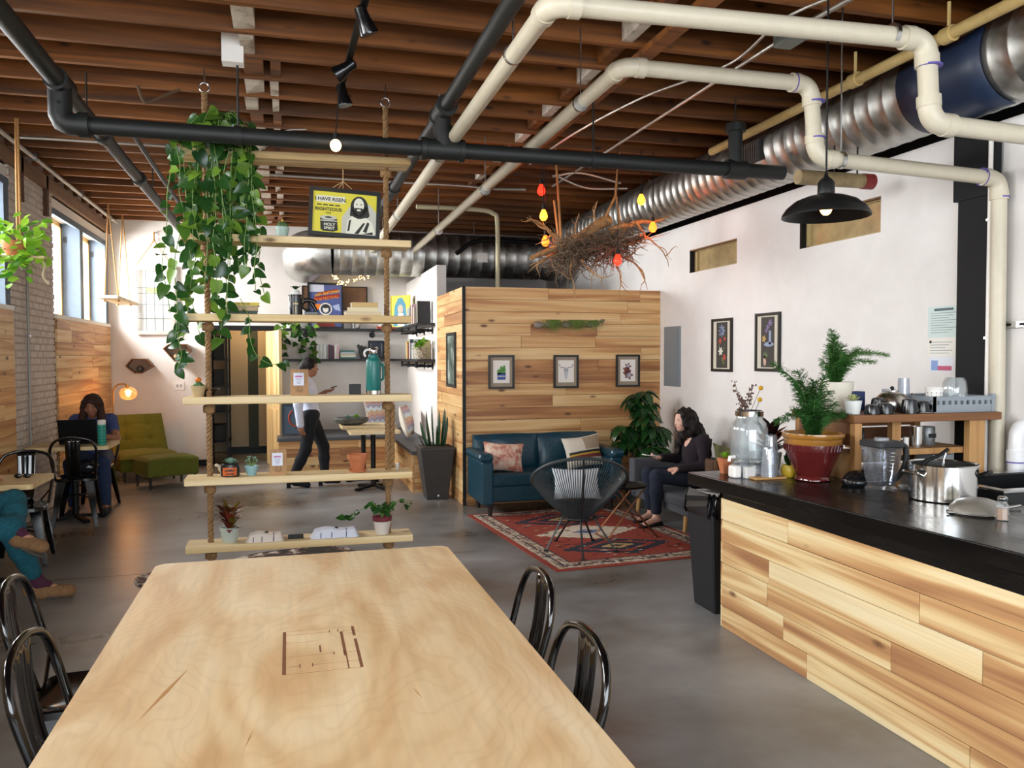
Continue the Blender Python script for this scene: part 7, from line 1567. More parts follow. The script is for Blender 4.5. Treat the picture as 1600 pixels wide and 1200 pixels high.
NAMES = {'#d9dcd8': 'white', '#b9c6c4': 'pale grey-green', '#8d979a': 'slate grey', '#5b2f38': 'maroon', '#c9a9b0': 'pink', '#e2e2de': 'bright white', '#394150': 'navy', '#a8b8c6': 'pale blue', '#1b1b1d': 'black', '#c2b48a': 'tan', '#3f6b62': 'green', '#b33a32': 'red', '#d9c23a': 'yellow', '#7f86b0': 'lavender blue'}
ORD = ['first', 'second', 'third', 'fourth', 'fifth', 'sixth', 'seventh', 'eighth', 'ninth', 'tenth', 'eleventh', 'twelfth']
rnd = random.Random(6); x = 0.40
for k, c_ in enumerate(('#1b1b1d', '#e2e2de', '#b9c6c4', '#d9dcd8', '#b9c6c4', '#e2e2de', '#8d979a', '#5b2f38', '#394150', '#5b2f38', '#d9dcd8', '#c9a9b0')):
    th = rnd.uniform(0.022, 0.034); upright('%s upright book, %s from the door on the lower back shelf' % (NAMES[c_], ORD[k]), x, YB-0.22, 1.5705, th, 0.15, rnd.uniform(0.19, 0.23), c_, 0, 'x', 'books on the lower back shelf'); x += th+0.002
z = 1.5705
for k, (c_, w_) in enumerate((('#3f6b62', 0.24), ('#d9dcd8', 0.22), ('#c2b48a', 0.24), ('#a8b8c6', 0.21), ('#3f6b62', 0.20))):
    book('%s book lying %s from the bottom of the lower back shelf stack' % (NAMES[c_], ORD[k]), (x+0.13, YB-0.13, z), (w_, 0.15, 0.026), c_, rnd.uniform(-.08, .08), 'flat stack on the lower back shelf'); z += 0.0265
x += 0.34
for k in range(5):
    upright('black book leaning left, %s of the leaning row on the lower back shelf' % ORD[k], x, YB-0.22, 1.5705, 0.03, 0.16, 0.225-0.012*k, '#1b1b1d', -0.30-0.05*k, 'x', 'leaning books on the lower back shelf'); x += 0.052+0.004*k
t, M = picture('small_framed_print', 'small navy framed print on the lower back shelf', (1.33, YB-0.14, 1.71), (1, 0, 0), (0, 0.12, 1), 0.25, 0.28, 0.02, 0.02, m_frame); sheet(t, M, -0.105, -0.12, 0.105, 0.12, mat('navy_print', '#232a3c', 0.5)); ring_b = ellp(0, 0, 0.085, 0.1); sheet(t, M, -0.085, -0.1, -0.082, 0.1, wh, 'line', 2); sheet(t, M, 0.082, -0.1, 0.085, 0.1, wh, 'line', 2); flower(t, M, 0.0, 0.02, 0.03, wh, 5, 2)
t, M = picture('film_poster', 'blue and orange astronaut film poster in a black frame on the upper back shelf', (0.575, YB-0.12, 2.375), (1, 0, 0), (0, 0.10, 1), 0.53, 0.70, 0.03, 0.024, m_frame, 'poster')
sheet(t, M, -0.235, -0.32, 0.235, 0.32, mat('poster_blue', '#48578f', 0.5)); sheet(t, M, -0.235, 0.21, -0.02, 0.32, mat('poster_pale', '#c6cbdc', 0.5), 'print', 2); og, yl, rd = mat('poster_orange', '#e07a22', 0.5), mat('poster_gold', '#f0b522', 0.5), mat('poster_red', '#8c2a24', 0.5)
poly(t, M, [(-0.12,0.155),(0.18,0.225),(0.185,0.265),(-0.115,0.20)], rd, 'print', 2); poly(t, M, [(-0.17,0.075),(0.21,0.135),(0.21,0.19),(-0.165,0.135)], rd, 'print', 2)
txt(t, M, 'SAN ANTONIO', 0.03, 0.175, 0.055, yl, 3, True, 0.19); txt(t, M, 'FILM FESTIVAL', 0.02, 0.095, 0.058, og, 3, True, 0.15)
poly(t, M, ellp(0.0, -0.05, 0.095, 0.095, 28), wh, 'print', 2); poly(t, M, ellp(0.0, -0.05, 0.075, 0.075, 28), mat('poster_navy', '#26304f', 0.5), 'print', 3); poly(t, M, ellp(0.0, -0.055, 0.042, 0.052, 20), wh, 'print', 4); poly(t, M, ellp(0.0, -0.015, 0.045, 0.026, 16), dk, 'print', 5)
poly(t, M, [(-0.14,-0.32),(-0.10,-0.17),(0.0,-0.14),(0.10,-0.17),(0.14,-0.32)], rd, 'print', 3); poly(t, M, [(-0.2,-0.32),(-0.22,-0.12),(-0.14,-0.12),(-0.12,-0.32)], mat('poster_ice', '#a6b2d6', 0.5), 'print', 2); poly(t, M, [(0.10,0.0),(0.2,0.03),(0.22,-0.08),(0.14,-0.06)], MATS['poster_ice'], 'print', 2); poly(t, M, [(-0.17,0.02),(-0.07,0.03),(-0.10,-0.06),(-0.16,-0.05)], og, 'print', 2)
t, M = picture('lit_board', 'brown board strung with small lights behind the film poster', (0.72, YB-0.03, 2.50), (1, 0, 0), (0, 0, 1), 0.98, 0.36, 0.012, 0.02, m_black); sheet(t, M, -0.475, -0.165, 0.475, 0.165, noisemat('brown_board', ((0.3, '#5a3d26'), (0.7, '#7d583a')), 4, 5, 0.6), 'board')
fl = thing('fairy_lights', 'string of tiny warm lights draped under the back duct', 'string lights', (1.0, 12.3, 2.8)); rnd = random.Random(17); me_f = mat('fairy_light', '#ffe0a0', 0.4, emit='#ffd07a', es=9)
P = catmull([(0.70, 12.35, 2.80), (0.76, 12.35, 2.70), (0.90, 12.35, 2.72), (1.08, 12.35, 2.80), (1.24, 12.35, 2.82)], 8); MB().tube(P, 0.003, 5).build('wire', m_copper, fl); MB().cyl((0.70, 12.35, 2.80), (0.70, 12.35, 3.52), 0.002, n=5).build('wire', m_copper, fl); MB().cyl((1.24, 12.35, 2.82), (1.24, 12.35, 3.52), 0.002, n=5).build('wire', m_copper, fl)
for k in range(46): p = P[rnd.randrange(len(P))]; MB().ell(p+Vector((rnd.uniform(-.035,.035), rnd.uniform(-.03,.03), rnd.uniform(-.04,.03))), 0.008, 6, 5).build('light', me_f, fl)
for k, (x, c_, h_) in enumerate(((1.42, '#b33a32', 0.10), (1.52, '#d9dcd8', 0.09))): book('%s book lying on the upper back shelf near the corner' % NAMES[c_], (x-0.08*k+0.05, YB-0.13, 2.0305+0.035*k), (0.28-0.05*k, 0.17, 0.034), c_, 0.05*k)
tag(MB().lathe([(0.06, 0), (0.075, 0.10), (0.07, 0.10), (0.055, 0.008), (0, 0.008)], (1.02, YB-0.14, 2.0305), 20).build('tin_bucket', m_steel, None, True), 'small galvanised bucket on the upper back shelf', 'bucket')
y = 12.32
for lev, z, cols in (('upper', 2.0305, ('#d9dcd8', '#a8b8c6', '#8d979a', '#c9a9b0', '#c9a9b0', '#1b1b1d', '#1b1b1d')), ('lower', 1.5705, ('#d9c23a', '#b33a32', '#394150', '#7f86b0', '#e2e2de', '#a8b8c6', '#b33a32', '#c2b48a'))):
    y = 10.30
    for k, c_ in enumerate(cols[::-1]):
        th = rnd.uniform(0.05, 0.10); upright('%s upright book, %s from the room side on the %s alcove shelf' % (NAMES[c_], ORD[k], lev), PX-0.03, y, z, th, 0.17, rnd.uniform(0.20, 0.29), c_, 0, 'y', 'books on the alcove shelves'); y += th+0.07
t, M = picture('icon_painting', 'bright yellow canvas of a veiled figure on the upper alcove shelf', (PX-0.20, 11.85, 2.27), (0.75, -0.66, 0), (0, 0, 1), 0.34, 0.46, 0.004, 0.02, mat('canvas_yellow', '#d9c522', 0.6), 'painting'); sheet(t, M, -0.168, -0.228, 0.168, 0.228, MATS['canvas_yellow']); poly(t, M, [(-0.13,-0.22),(-0.10,0.08),(-0.04,0.19),(0.03,0.2),(0.09,0.1),(0.12,-0.22)], mat('veil_teal', '#2f7f96', 0.6), 'print', 2); poly(t, M, ellp(0.0, 0.03, 0.045, 0.065), mat('icon_face', '#cfa58a', 0.6), 'print', 3); poly(t, M, [(-0.05,-0.22),(-0.04,-0.03),(0.05,-0.03),(0.07,-0.22)], wh, 'print', 3)
t = thing('potted_herb', 'leafy herb in a beaded pot on the lower alcove shelf', 'plant', (PX-0.14, 10.28, 1.57)); c = (PX-0.17, 10.24, 1.5705); pot(t, c, 0.07, 0.085, 0.15, noisemat('beaded_pot', ((0.4, '#6f675a'), (0.6, '#b5ab98')), 40, 2, 0.7)); rnd = random.Random(19)
for k in range(36): put_leaf(ov, (c[0]+rnd.uniform(-.07,.07), c[1]+rnd.uniform(-.07,.07), c[2]+rnd.uniform(0.13, 0.26)), (rnd.uniform(-1,1), rnd.uniform(-1,1), rnd.uniform(-.3,.8)), (0, 0, 1), rnd.uniform(0.05, 0.08), t)
t = thing('shelf_pothos', 'trailing pothos at the left end of the back bookshelves', 'plant', (0.08, YB-0.15, 2.03)); c = (0.06, YB-0.14, 2.0305); pot(t, c, 0.06, 0.08, 0.12, MATS['white_pot2'])
for k in range(7):
    ex = c[0]+(-0.16, -0.10, 0.06, 0.14, 0.24, 0.02, 0.34)[k]; L = (0.25, 0.42, 0.5, 0.32, 0.42, 0.2, 0.5)[k]; v = catmull([(c[0], c[1], 2.14), ((c[0]+ex)/2, c[1]-0.09, 2.19), (ex, YB-0.28, 2.06), (ex+0.02, YB-0.28, 2.06-L*0.5), (ex+0.05*(k % 3), YB-0.28, 2.06-L)], 4); MB().tube(v, 0.003, 4).build('vine', m_stem, t)
    for i in range(2, len(v), 2): put_leaf(heart if rnd.random() < 0.6 else heart2, v[i], (rnd.uniform(-1,1), -0.5, rnd.uniform(-1,.2)), (0, -1, 0.5), rnd.uniform(0.08, 0.13), t)
# bench
bn = thing('corner_bench', 'long plank-fronted bench with a dark seat below the bookshelves', 'bench', (0.9, 12.0, 0)); BZ = 0.49
MB().box(-0.12, 11.425, 0, PX-0.002, YB-0.002, BZ-0.045).build('carcass', m_timber, bn); MB().box(1.435, 9.43, 0, PX-0.002, 11.425, BZ-0.045).build('carcass', m_timber, bn)
planks(bn, lambda mb, p, q, z0, z1, pr: mb.box(p, 11.40-pr, z0, q, 11.425, z1), -0.12, 1.41, 0.0, BZ-0.045, 4, 51, 0.4, 1.2, wood('bench_plank', 'x', PL, 9, 0.45, 0.5, 0.3, 0.16)); planks(bn, lambda mb, p, q, z0, z1, pr: mb.box(1.41-pr, p, z0, 1.435, q, z1), 9.405, 11.40, 0.0, BZ-0.045, 4, 52, 0.4, 1.2, m_plank_y); planks(bn, lambda mb, p, q, z0, z1, pr: mb.box(p, 9.405-pr, z0, q, 9.43, z1), 1.435, PX-0.004, 0.0, BZ-0.045, 4, 53, 0.3, 0.5, m_plank_x)
ms_ = mat('slate_seat', '#4a4c52', 0.5); MB().prism([(-0.14, 11.385), (1.40, 11.385), (1.40, 9.39), (PX-0.003, 9.39), (PX-0.003, YB-0.003), (-0.14, YB-0.003)], BZ-0.044, BZ).build('seat_top', ms_, bn, bevel=0.006)
zg = [mat('zig_'+n_, c_, 0.9) for n_, c_ in (('tan', '#c9a27a'), ('ice', '#c6d2d6'), ('mauve', '#9c93a6'), ('rose', '#c08f86'))]
for k, (c, rz, lab) in enumerate((((1.58, 11.05, 0.72), R(72), 'zigzag striped pillow on the side bench, nearer one'), ((1.35, 12.18, 0.73), R(12), 'zigzag striped pillow on the back bench, farther one'))):
    cushion('zigzag_pillow', lab, c, 0.50, 0.44, 0.17, (R(-14), 0, rz), mat('zig_base', '#d3cabc', 0.9), 'cushion', 'zigzag pillows on the bench', [(0.03, 0.97, 0.02+0.125*i, 0.125+0.125*i, zg[i % 4], 0.10) for i in range(8)])
G2 = 'pale tables in front of the corner bench'
cafe_table('pale cafe table in front of the side bench, nearer one', 0.70, 9.55, 1.30, 10.15, 0.72, G2); cafe_table('pale cafe table in front of the side bench, farther one', 0.66, 10.30, 1.24, 10.88, 0.72, G2)
t = thing('stone_bowl', 'grey stone bowl of small succulents on the farther cafe table', 'bowl', (0.78, 10.6, 0.72)); MB().lathe([(0.10, 0), (0.20, 0.03), (0.225, 0.075), (0.20, 0.10), (0.17, 0.085), (0, 0.085)], (0.80, 10.58, 0.7205), 26, 1, 0.6).build('bowl', noisemat('slate_stone', ((0.3, '#3c3d3c'), (0.7, '#62645f')), 12, 5, 0.8, 0.3), t, True); rosette(t, (0.86, 10.56, 0.815), 0.07, ov, 14); rosette(t, (0.76, 10.56, 0.81), 0.06, succ, 14)
t, M = picture('leaning_painting', 'blue painting with a red arc standing on the bench', (0.10, 11.82, 0.715), (1, 0, 0), (0, 0.14, 1), 0.36, 0.44, 0.02, 0.025, m_frame, 'painting'); sheet(t, M, -0.16, -0.20, 0.16, 0.20, mat('paint_blue', '#3f5468', 0.5)); MB().tube([M @ Vector((0.02+0.10*math.cos(a), 0.02+0.12*math.sin(a), 0.003)) for a in [R(x_) for x_ in range(120, 330, 14)]], 0.012, 6).build('print', mat('paint_red', '#a8412c', 0.5), t); MB().beam((0.10, 11.83, 0.86), (0.10, 11.98, 0.492), 0.03, 0.01).build('strut', m_black, t)
# snake plant
t = thing('snake_plant', 'snake plant in a tall square charcoal planter', 'plant', (1.60, 9.0, 0)); m_pl = noisemat('charcoal_planter', ((0.3, '#2e2b29'), (0.7, '#3a3735')), 3, 5, 0.6, 0.1)
frustum(1.495,8.88,1.735,9.12,0,1.415,8.80,1.80,9.185,0.585).build('planter', m_pl, t, bevel=0.008); MB().box(1.412,8.797,0.56,1.803,9.188,0.59).build('rim', m_pl, t, bevel=0.004); MB().box(1.44,8.825,0.588,1.775,9.16,0.594).build('soil', m_soil, t); MB().cyl((1.62, 8.872, 0.045), (1.62, 8.866, 0.045), 0.012, n=12).build('drain_plug', m_steel, t)
m_snk = noisemat('snake_leaf', ((0.38, '#16301f'), (0.5, '#35593a'), (0.6, '#1d3a24')), 4, 3, 0.35, 0, (1, 1, 9)); 
for k, (dx, dy, tx, ty, L) in enumerate(((-.06,0,-.10,0,.40),(-.01,.02,-.05,0,.46),(.03,-.02,.04,0,.36),(.07,.01,.10,0,.43),(.05,.05,.03,0,.30),(-.09,-.03,-.30,0,.30),(.09,-.04,.12,0,.28),(.0,-.06,.02,-.1,.24),(.10,.03,.14,0,.34),(-.12,.0,-.5,0,.16),(.02,.07,.12,.1,.40),(-.04,.06,-.14,.1,.32))):
    sl = MB(); leaf_geo(sl, [(q, w_*0.9, 0) for q, w_, _ in SWORD], 0.0, 0.5, Matrix.Translation((1.61+dx, 8.99+dy, 0.585)) @ Vector((tx, ty, 1)).to_track_quat('Y', 'Z').to_matrix().to_4x4() @ Matrix.Rotation(rnd.uniform(-.6,.6)+PI, 4, 'Y') @ Matrix.Scale(L, 4) @ Matrix.Scale(1.35, 4, (1,0,0)))
    sl.build('leaf', m_snk, t, True, ang=0, solid=0.006)
# bushy plant in the corner
t = thing('bushy_plant', 'large glossy bushy houseplant in the corner beside the grey sofa', 'plant', (3.66, 7.98, 0)); c = (3.66, 7.98, 0); pot(t, c, 0.13, 0.17, 0.30, mat('stone_pot', '#6f736f', 0.7)); rnd = random.Random(23); lbig = leaf_mesh('broad_leaf', LANCE, leafmat('glossy_leaf', '#0f2a16', '#2f5c2a', 0.18), 0.45, 0.22)
for k in range(34):
    a = rnd.uniform(0, 2*PI); q = rnd.uniform(0.05, 0.34)*(1 if k > 4 else 0.3); zt = 1.18-q*1.0-rnd.uniform(0, 0.30) if k > 4 else 1.10+0.03*k
    e = Vector((min(3.86, c[0]+q*math.cos(a)), c[1]-abs(q*math.sin(a))*0.5+0.1*min(0, math.sin(a)), max(0.52, zt))); v = catmull([(c[0], c[1], 0.26), (c[0]+0.3*(e.x-c[0]), c[1]+0.3*(e.y-c[1]), (0.26+e.z)/2+0.12), e], 4); MB().tube(v, 0.005, 5).build('stem', m_stem, t)
    for j in range(7):
        b = a+j*0.9; put_leaf(lbig, e, (math.cos(b)*(0.25 if e.x > 3.72 and math.cos(b) > 0 else 1), math.sin(b)*0.8-0.2, rnd.uniform(-0.9, 0.15)), (0, -0.3, 1), rnd.uniform(0.15, 0.22), t)
# ================================================================== back-left corner
for k, (x, z, lab, plant) in enumerate(((-2.03, 1.475, 'lower left hexagonal wooden wall shelf with a dark trinket', False), (-1.52, 1.665, 'upper right hexagonal wooden wall shelf with a trailing plant', True))):
    t = thing('hexagon_shelf', lab, 'shelf', (x, YB-0.06, z)); hx = [(-0.18, 0), (-0.10, 0.10), (0.10, 0.10), (0.18, 0.0), (0.02, -0.10), (-0.06, -0.10)] if k == 0 else [(-0.19, 0.06), (-0.12, 0.12), (0.12, 0.12), (0.18, 0.03), (0.02, -0.12), (-0.04, -0.12)]
    for i in range(6):
        a_, b_ = hx[i], hx[(i+1) % 6]; MB().beam((x+a_[0], YB-0.07, z+a_[1]), (x+b_[0], YB-0.07, z+b_[1]), 0.13, 0.014, (0, 0, 1) if abs(b_[0]-a_[0]) > 0.02 else (0, 1, 0)).build('side', m_rough, t)
    MB().prism([(p[0], p[1]) for p in hx], 0, 0.006, frame_matrix((x, YB-0.001, z), (1, 0, 0), (0, 0, 1))).build('back', mat('hex_back', '#8f7d6c', 0.8), t)
    if plant:
        p = thing('trailing_string_plant', 'blue-green trailing plant with a pale ball in the upper hexagon shelf', 'plant', (x, YB-0.08, z-0.1)); MB().ell((x-0.02, YB-0.09, z-0.055), 0.04, 14, 10).build('ball', mat('tan_ball', '#b98f6c', 0.6), p, True); rnd = random.Random(33)
        for j in range(34): put_leaf(succ, (x+0.06+rnd.uniform(-.06,.08), YB-0.13+rnd.uniform(-.03,.02), z-0.03-rnd.uniform(-0.03, 0.18)), (rnd.uniform(-1,1), -0.5, rnd.uniform(-1,.5)), (0,-1,.4), rnd.uniform(0.04, 0.07), p)
        MB().tube([(x+0.05, YB-0.10, z-0.02), (x+0.08, YB-0.14, z-0.06), (x+0.07, YB-0.14, z-0.2)], 0.003, 5).build('stem', m_stem, p)
    else:
        p = thing('dark_trinket', 'dark faceted stone in the lower hexagon shelf', 'ornament', (x-0.01, YB-0.07, z-0.09)); V = MB().ell((x-0.0, YB-0.08, z-0.04), (0.05, 0.05, 0.05), 7, 5); V.build('stone', mat('dark_stone', '#3c3f3a', 0.5), p)
t = thing('outlet_plate', 'white double switch plate on the back wall', 'switch', (-1.53, YB-0.01, 1.12)); MB().box(-1.59, YB-0.008, 1.12, -1.45, YB-0.001, 1.25).build('plate', m_whitepaint, t, bevel=0.003)
for dx in (-1.555, -1.505): MB().box(dx, YB-0.014, 1.165, dx+0.02, YB-0.008, 1.205).build('toggle', mat('switch_grey', '#9a9a9a', 0.5), t)
lg = thing('leaded_window_panel', 'old leaded glass window panel hung on a rope at the back wall', 'window panel', (-1.82, YB-0.06, 1.93)); gx0, gx1, gz0, gz1 = -2.09, -1.55, 1.93, 2.92; m_oldw = noisemat('old_white_wood', ((0.3, '#8f857a'), (0.7, '#c9c0b4')), 8, 5, 0.7, 0.2)
for (a_, b_, c_, d_) in ((gx0, gx1, gz0, gz0+0.05), (gx0, gx1, gz1-0.07, gz1), (gx0, gx0+0.04, gz0+0.05, gz1-0.07), (gx1-0.05, gx1, gz0+0.05, gz1-0.07)): MB().box(a_, YB-0.075, c_, b_, YB-0.035, d_).build('frame_rail', m_oldw, lg)
xs_ = [gx0+0.04+(gx1-gx0-0.09)*i/4 for i in range(5)]; zs_ = [gz0+0.05, 2.16, 2.36, 2.52, 2.60, gz1-0.07]; m_lead = mat('lead_came', '#5a5c5a', 0.6, 0.3)
for i in range(4):
    for j in range(5): MB().box(xs_[i]+0.003, YB-0.057, zs_[j]+0.003, xs_[i+1]-0.003, YB-0.053, zs_[j+1]-0.003).build('pane', glassmat('leaded_pane', (0.96, 0.98, 0.98), 0.04) if not (j == 3 and 0 < i < 3) else glassmat('green_pane', (0.72, 0.85, 0.45), 0.3), lg)
for x in xs_[1:-1]: MB().box(x-0.004, YB-0.060, gz0+0.05, x+0.004, YB-0.050, gz1-0.07).build('lead', m_lead, lg)
for z in zs_[1:-1]: MB().box(gx0+0.04, YB-0.060, z-0.004, gx1-0.05, YB-0.050, z+0.004).build('lead', m_lead, lg)
for x in (gx0+0.03, gx1-0.03): MB().cyl((x, YB-0.055, gz1), (-1.82, YB-0.055, 3.28), 0.008, n=7).build('rope', m_hemp, lg, True)
MB().cyl((-1.82, YB-0.055, 3.27), (-1.82, YB-0.055, 3.40), 0.012, n=7).build('rope', m_hemp, lg, True); MB().ell((-1.82, YB-0.055, 3.28), 0.02, 10, 8).build('knot', m_hemp, lg, True); MB().cyl((-1.82, YB-0.055, 3.39), (-1.82, YB, 3.39), 0.006, n=6).build('hook', m_steel, lg)
sw_ = thing('swing_shelf', 'pale plank swing shelf on ropes beside the far windows', 'shelf', (-2.12, 11.5, 2.34)); MB().box(-2.24, 10.92, 2.33, -2.00, 12.35, 2.365).build('board', m_pine, sw_, bevel=0.004)
for y, x in ((11.17, -2.2), (11.17, -2.04), (11.98, -2.2), (11.98, -2.04)): MB().cyl((x, y, 2.31), (-2.14 if y < 11.5 else -2.12, y, 3.54), 0.008, n=7).build('rope', m_hemp, sw_, True); MB().ell((x, y, 2.315), 0.017, 8, 6).build('knot', m_hemp, sw_, True)
hp = thing('hanging_plant', 'bright leafy plant hanging on a rope at the left window edge', 'plant', (-2.08, 7.4, 2.3)); rnd = random.Random(44)
for dx in (-0.012, 0.012): MB().cyl((-2.08+dx, 7.4, 2.52), (-2.08+dx*0.6, 7.4, 3.53), 0.009, n=7).build('rope', m_hemp, hp, True)
MB().lathe([(0.05, 0), (0.09, 0.05), (0.10, 0.12), (0.09, 0.12), (0.08, 0.07), (0, 0.06)], (-2.11, 7.4, 2.42), 20).build('pot', MATS['terracotta'], hp, True); MB().box(-2.32, 7.31, 2.40, -1.88, 7.49, 2.42).build('board', m_pine, hp); MB().tube(catmull([(-1.93, 7.38, 2.41), (-1.89, 7.37, 2.36), (-1.90, 7.36, 2.26), (-1.86, 7.36, 2.20)], 5), 0.009, 7).build('rope_end', mat('pale_rope', '#cdbb98', 0.9), hp, True)
roundl = leaf_mesh('round_leaf', OVAL, m_brightleaf, 0.1, 0.2)
for k in range(250):
    a = rnd.uniform(0, 2*PI); b = rnd.uniform(-1, 1); q = rnd.uniform(0.5, 1); e = Vector((-2.12+0.24*q*math.cos(a), 7.38+0.2*q*math.sin(a), 2.56+0.16*b)) if k < 170 else Vector((-2.10+rnd.uniform(-.24,.13), 7.30+rnd.uniform(-.05,.1), 2.42-rnd.uniform(0, 0.30)*rnd.random()))
    put_leaf(roundl, e, (rnd.uniform(-1,1), rnd.uniform(-1,.4), rnd.uniform(-.8,.6)), (rnd.uniform(-.5,.5), -0.6, 0.8), rnd.uniform(0.06, 0.095), hp)
for k in range(16): a = k*0.6; MB().tube([(-2.11, 7.4, 2.5), (-2.11+0.2*math.cos(a), 7.38+0.15*math.sin(a), 2.58-0.02*k)], 0.003, 4).build('stem', m_stem, hp)
# ================================================================== people: bodies grown as one smooth surface
def surface_nets(F, org, h):
    S_ = F < 0; nx, ny, nz = F.shape
    cnt = np.zeros((nx-1, ny-1, nz-1), np.int8)
    for a in (0, 1):
        for b in (0, 1):
            for c in (0, 1): cnt += S_[a:nx-1+a, b:ny-1+b, c:nz-1+c]
    act = (cnt > 0) & (cnt < 8); I = np.argwhere(act); idx = -np.ones(act.shape, np.int64); idx[act] = np.arange(len(I))
    P = np.zeros((len(I), 3)); W_ = np.zeros(len(I))
    cor = [(a, b, c) for a in (0, 1) for b in (0, 1) for c in (0, 1)]
    val = {c: F[I[:,0]+c[0], I[:,1]+c[1], I[:,2]+c[2]] for c in cor}
    for c0 in cor:
        for ax in range(3):
            if c0[ax] == 0:
                c1 = list(c0); c1[ax] = 1; c1 = tuple(c1); a, b = val[c0], val[c1]; m = (a < 0) != (b < 0)
                t = np.where(m, a/np.where(m, a-b, 1), 0); p = np.tile(np.array(c0, float), (len(I), 1)); p[:, ax] += t; P += p*m[:, None]; W_ += m
    V = (I+P/np.maximum(W_, 1)[:, None])*h+org
    Q = []
    for ax in range(3):
        o = [1, 2] if ax == 0 else [2, 0] if ax == 1 else [0, 1]
        sl0 = [slice(None)]*3; sl1 = [slice(None)]*3; sl0[ax] = slice(0, -1); sl1[ax] = slice(1, None)
        A, B = S_[tuple(sl0)], S_[tuple(sl1)]; E_ = np.argwhere(A != B)
        if len(E_) == 0: continue
        ok = (E_[:, o[0]] > 0) & (E_[:, o[1]] > 0) & (E_[:, o[0]] < F.shape[o[0]]-1) & (E_[:, o[1]] < F.shape[o[1]]-1); E_ = E_[ok]
        inside = A[tuple(E_.T)]
        def cell(d0, d1): q = E_.copy(); q[:, o[0]] += d0; q[:, o[1]] += d1; return idx[tuple(q.T)]
        q = np.stack([cell(-1, -1), cell(0, -1), cell(0, 0), cell(-1, 0)], 1); q = np.where(inside[:, None], q, q[:, ::-1]); Q.append(q)
    return V, np.concatenate(Q)
class Field:
    """prims: ('c', a, b, ra, rb) tapered capsule, ('e', c, radii, axes 3x3 rows) ellipsoid"""
    def __init__(s): s.p = []
    def cap(s, a, b, ra, rb=None, k=0.02): s.p.append(('c', np.array(a, float), np.array(b, float), ra, ra if rb is None else rb, k)); return s
    def ell(s, c, r, ax=None, k=0.02): s.p.append(('e', np.array(c, float), np.array(r, float), np.eye(3) if ax is None else np.array(ax, float), 0, k)); return s
    def dist(s, q, X):
        if q[0] == 'c':
            a, b = q[1], q[2]; ab = b-a; t = np.clip(((X-a)@ab)/max(1e-9, ab@ab), 0, 1); return np.linalg.norm(X-a-t[..., None]*ab, axis=-1)-(q[3]+(q[4]-q[3])*t)
        Y = (X-q[1])@q[3].T; r = q[2]; k0 = np.linalg.norm(Y/r, axis=-1); k1 = np.linalg.norm(Y/(r*r), axis=-1); return k0*(k0-1)/np.maximum(k1, 1e-6)
    def mesh(s, h=0.008, infl=0.0, cuts=(), noise=0.0, seed=0):
        lo = np.min([np.minimum(q[1], q[2])-max(q[3], q[4]) if q[0] == 'c' else q[1]-q[2].max() for q in s.p], 0)-0.06-infl; hi = np.max([np.maximum(q[1], q[2])+max(q[3], q[4]) if q[0] == 'c' else q[1]+q[2].max() for q in s.p], 0)+0.06+infl
        n = np.ceil((hi-lo)/h).astype(int)+1; F = np.full(n, 0.3)
        def block(q, mg):
            r = max(q[3], q[4]) if q[0] == 'c' else q[2].max(); a, b = (np.minimum(q[1], q[2]), np.maximum(q[1], q[2])) if q[0] == 'c' else (q[1], q[1])
            i0 = np.maximum(0, np.floor((a-r-mg-lo)/h).astype(int)); i1 = np.minimum(n, np.ceil((b+r+mg-lo)/h).astype(int)+1); sl = tuple(slice(x, y) for x, y in zip(i0, i1))
            if any(y <= x for x, y in zip(i0, i1)): return None, None
            G = np.stack(np.meshgrid(*[lo[d]+h*np.arange(i0[d], i1[d]) for d in range(3)], indexing='ij'), -1); return sl, G
        for q in s.p:
            sl, X = block(q, 0.07+infl)
            if sl is None: continue
            d = s.dist(q, X)-infl; f = F[sl]; k = q[5]; hh = np.clip(0.5+0.5*(f-d)/k, 0, 1); F[sl] = f*(1-hh)+d*hh-k*hh*(1-hh)
        for q in cuts:
            sl, X = block(q, 0.05)
            if sl is None: continue
            F[sl] = np.maximum(F[sl], -s.dist(q, X))
        if noise:
            rg_ = np.random.RandomState(seed); G = np.stack(np.meshgrid(*[lo[d]+h*np.arange(n[d]) for d in range(3)], indexing='ij'), -1)
            for _ in range(6):
                k_ = rg_.normal(0, 60, 3); F += noise*np.sin(G@k_+rg_.uniform(0, 6))
        return surface_nets(F, lo, h)
def org(field, name, m, parent, **k):
    V, Q = field.mesh(**k); L = np.array(parent.location if parent.parent is None else parent.parent.location)
    me = bpy.data.meshes.new(name); me.from_pydata((V-L).tolist(), [], Q.tolist()); me.update(); me.materials.append(m); me.shade_smooth()
    o = bpy.data.objects.new(name, me); COL.objects.link(o); o.parent = parent
    md = o.modifiers.new('smooth', 'SMOOTH'); md.factor = 0.5; md.iterations = 2 if k.get('h', 0.008) > 0.006 else 1
    return o
nrm = lambda v: np.array(v, float)/np.linalg.norm(v)
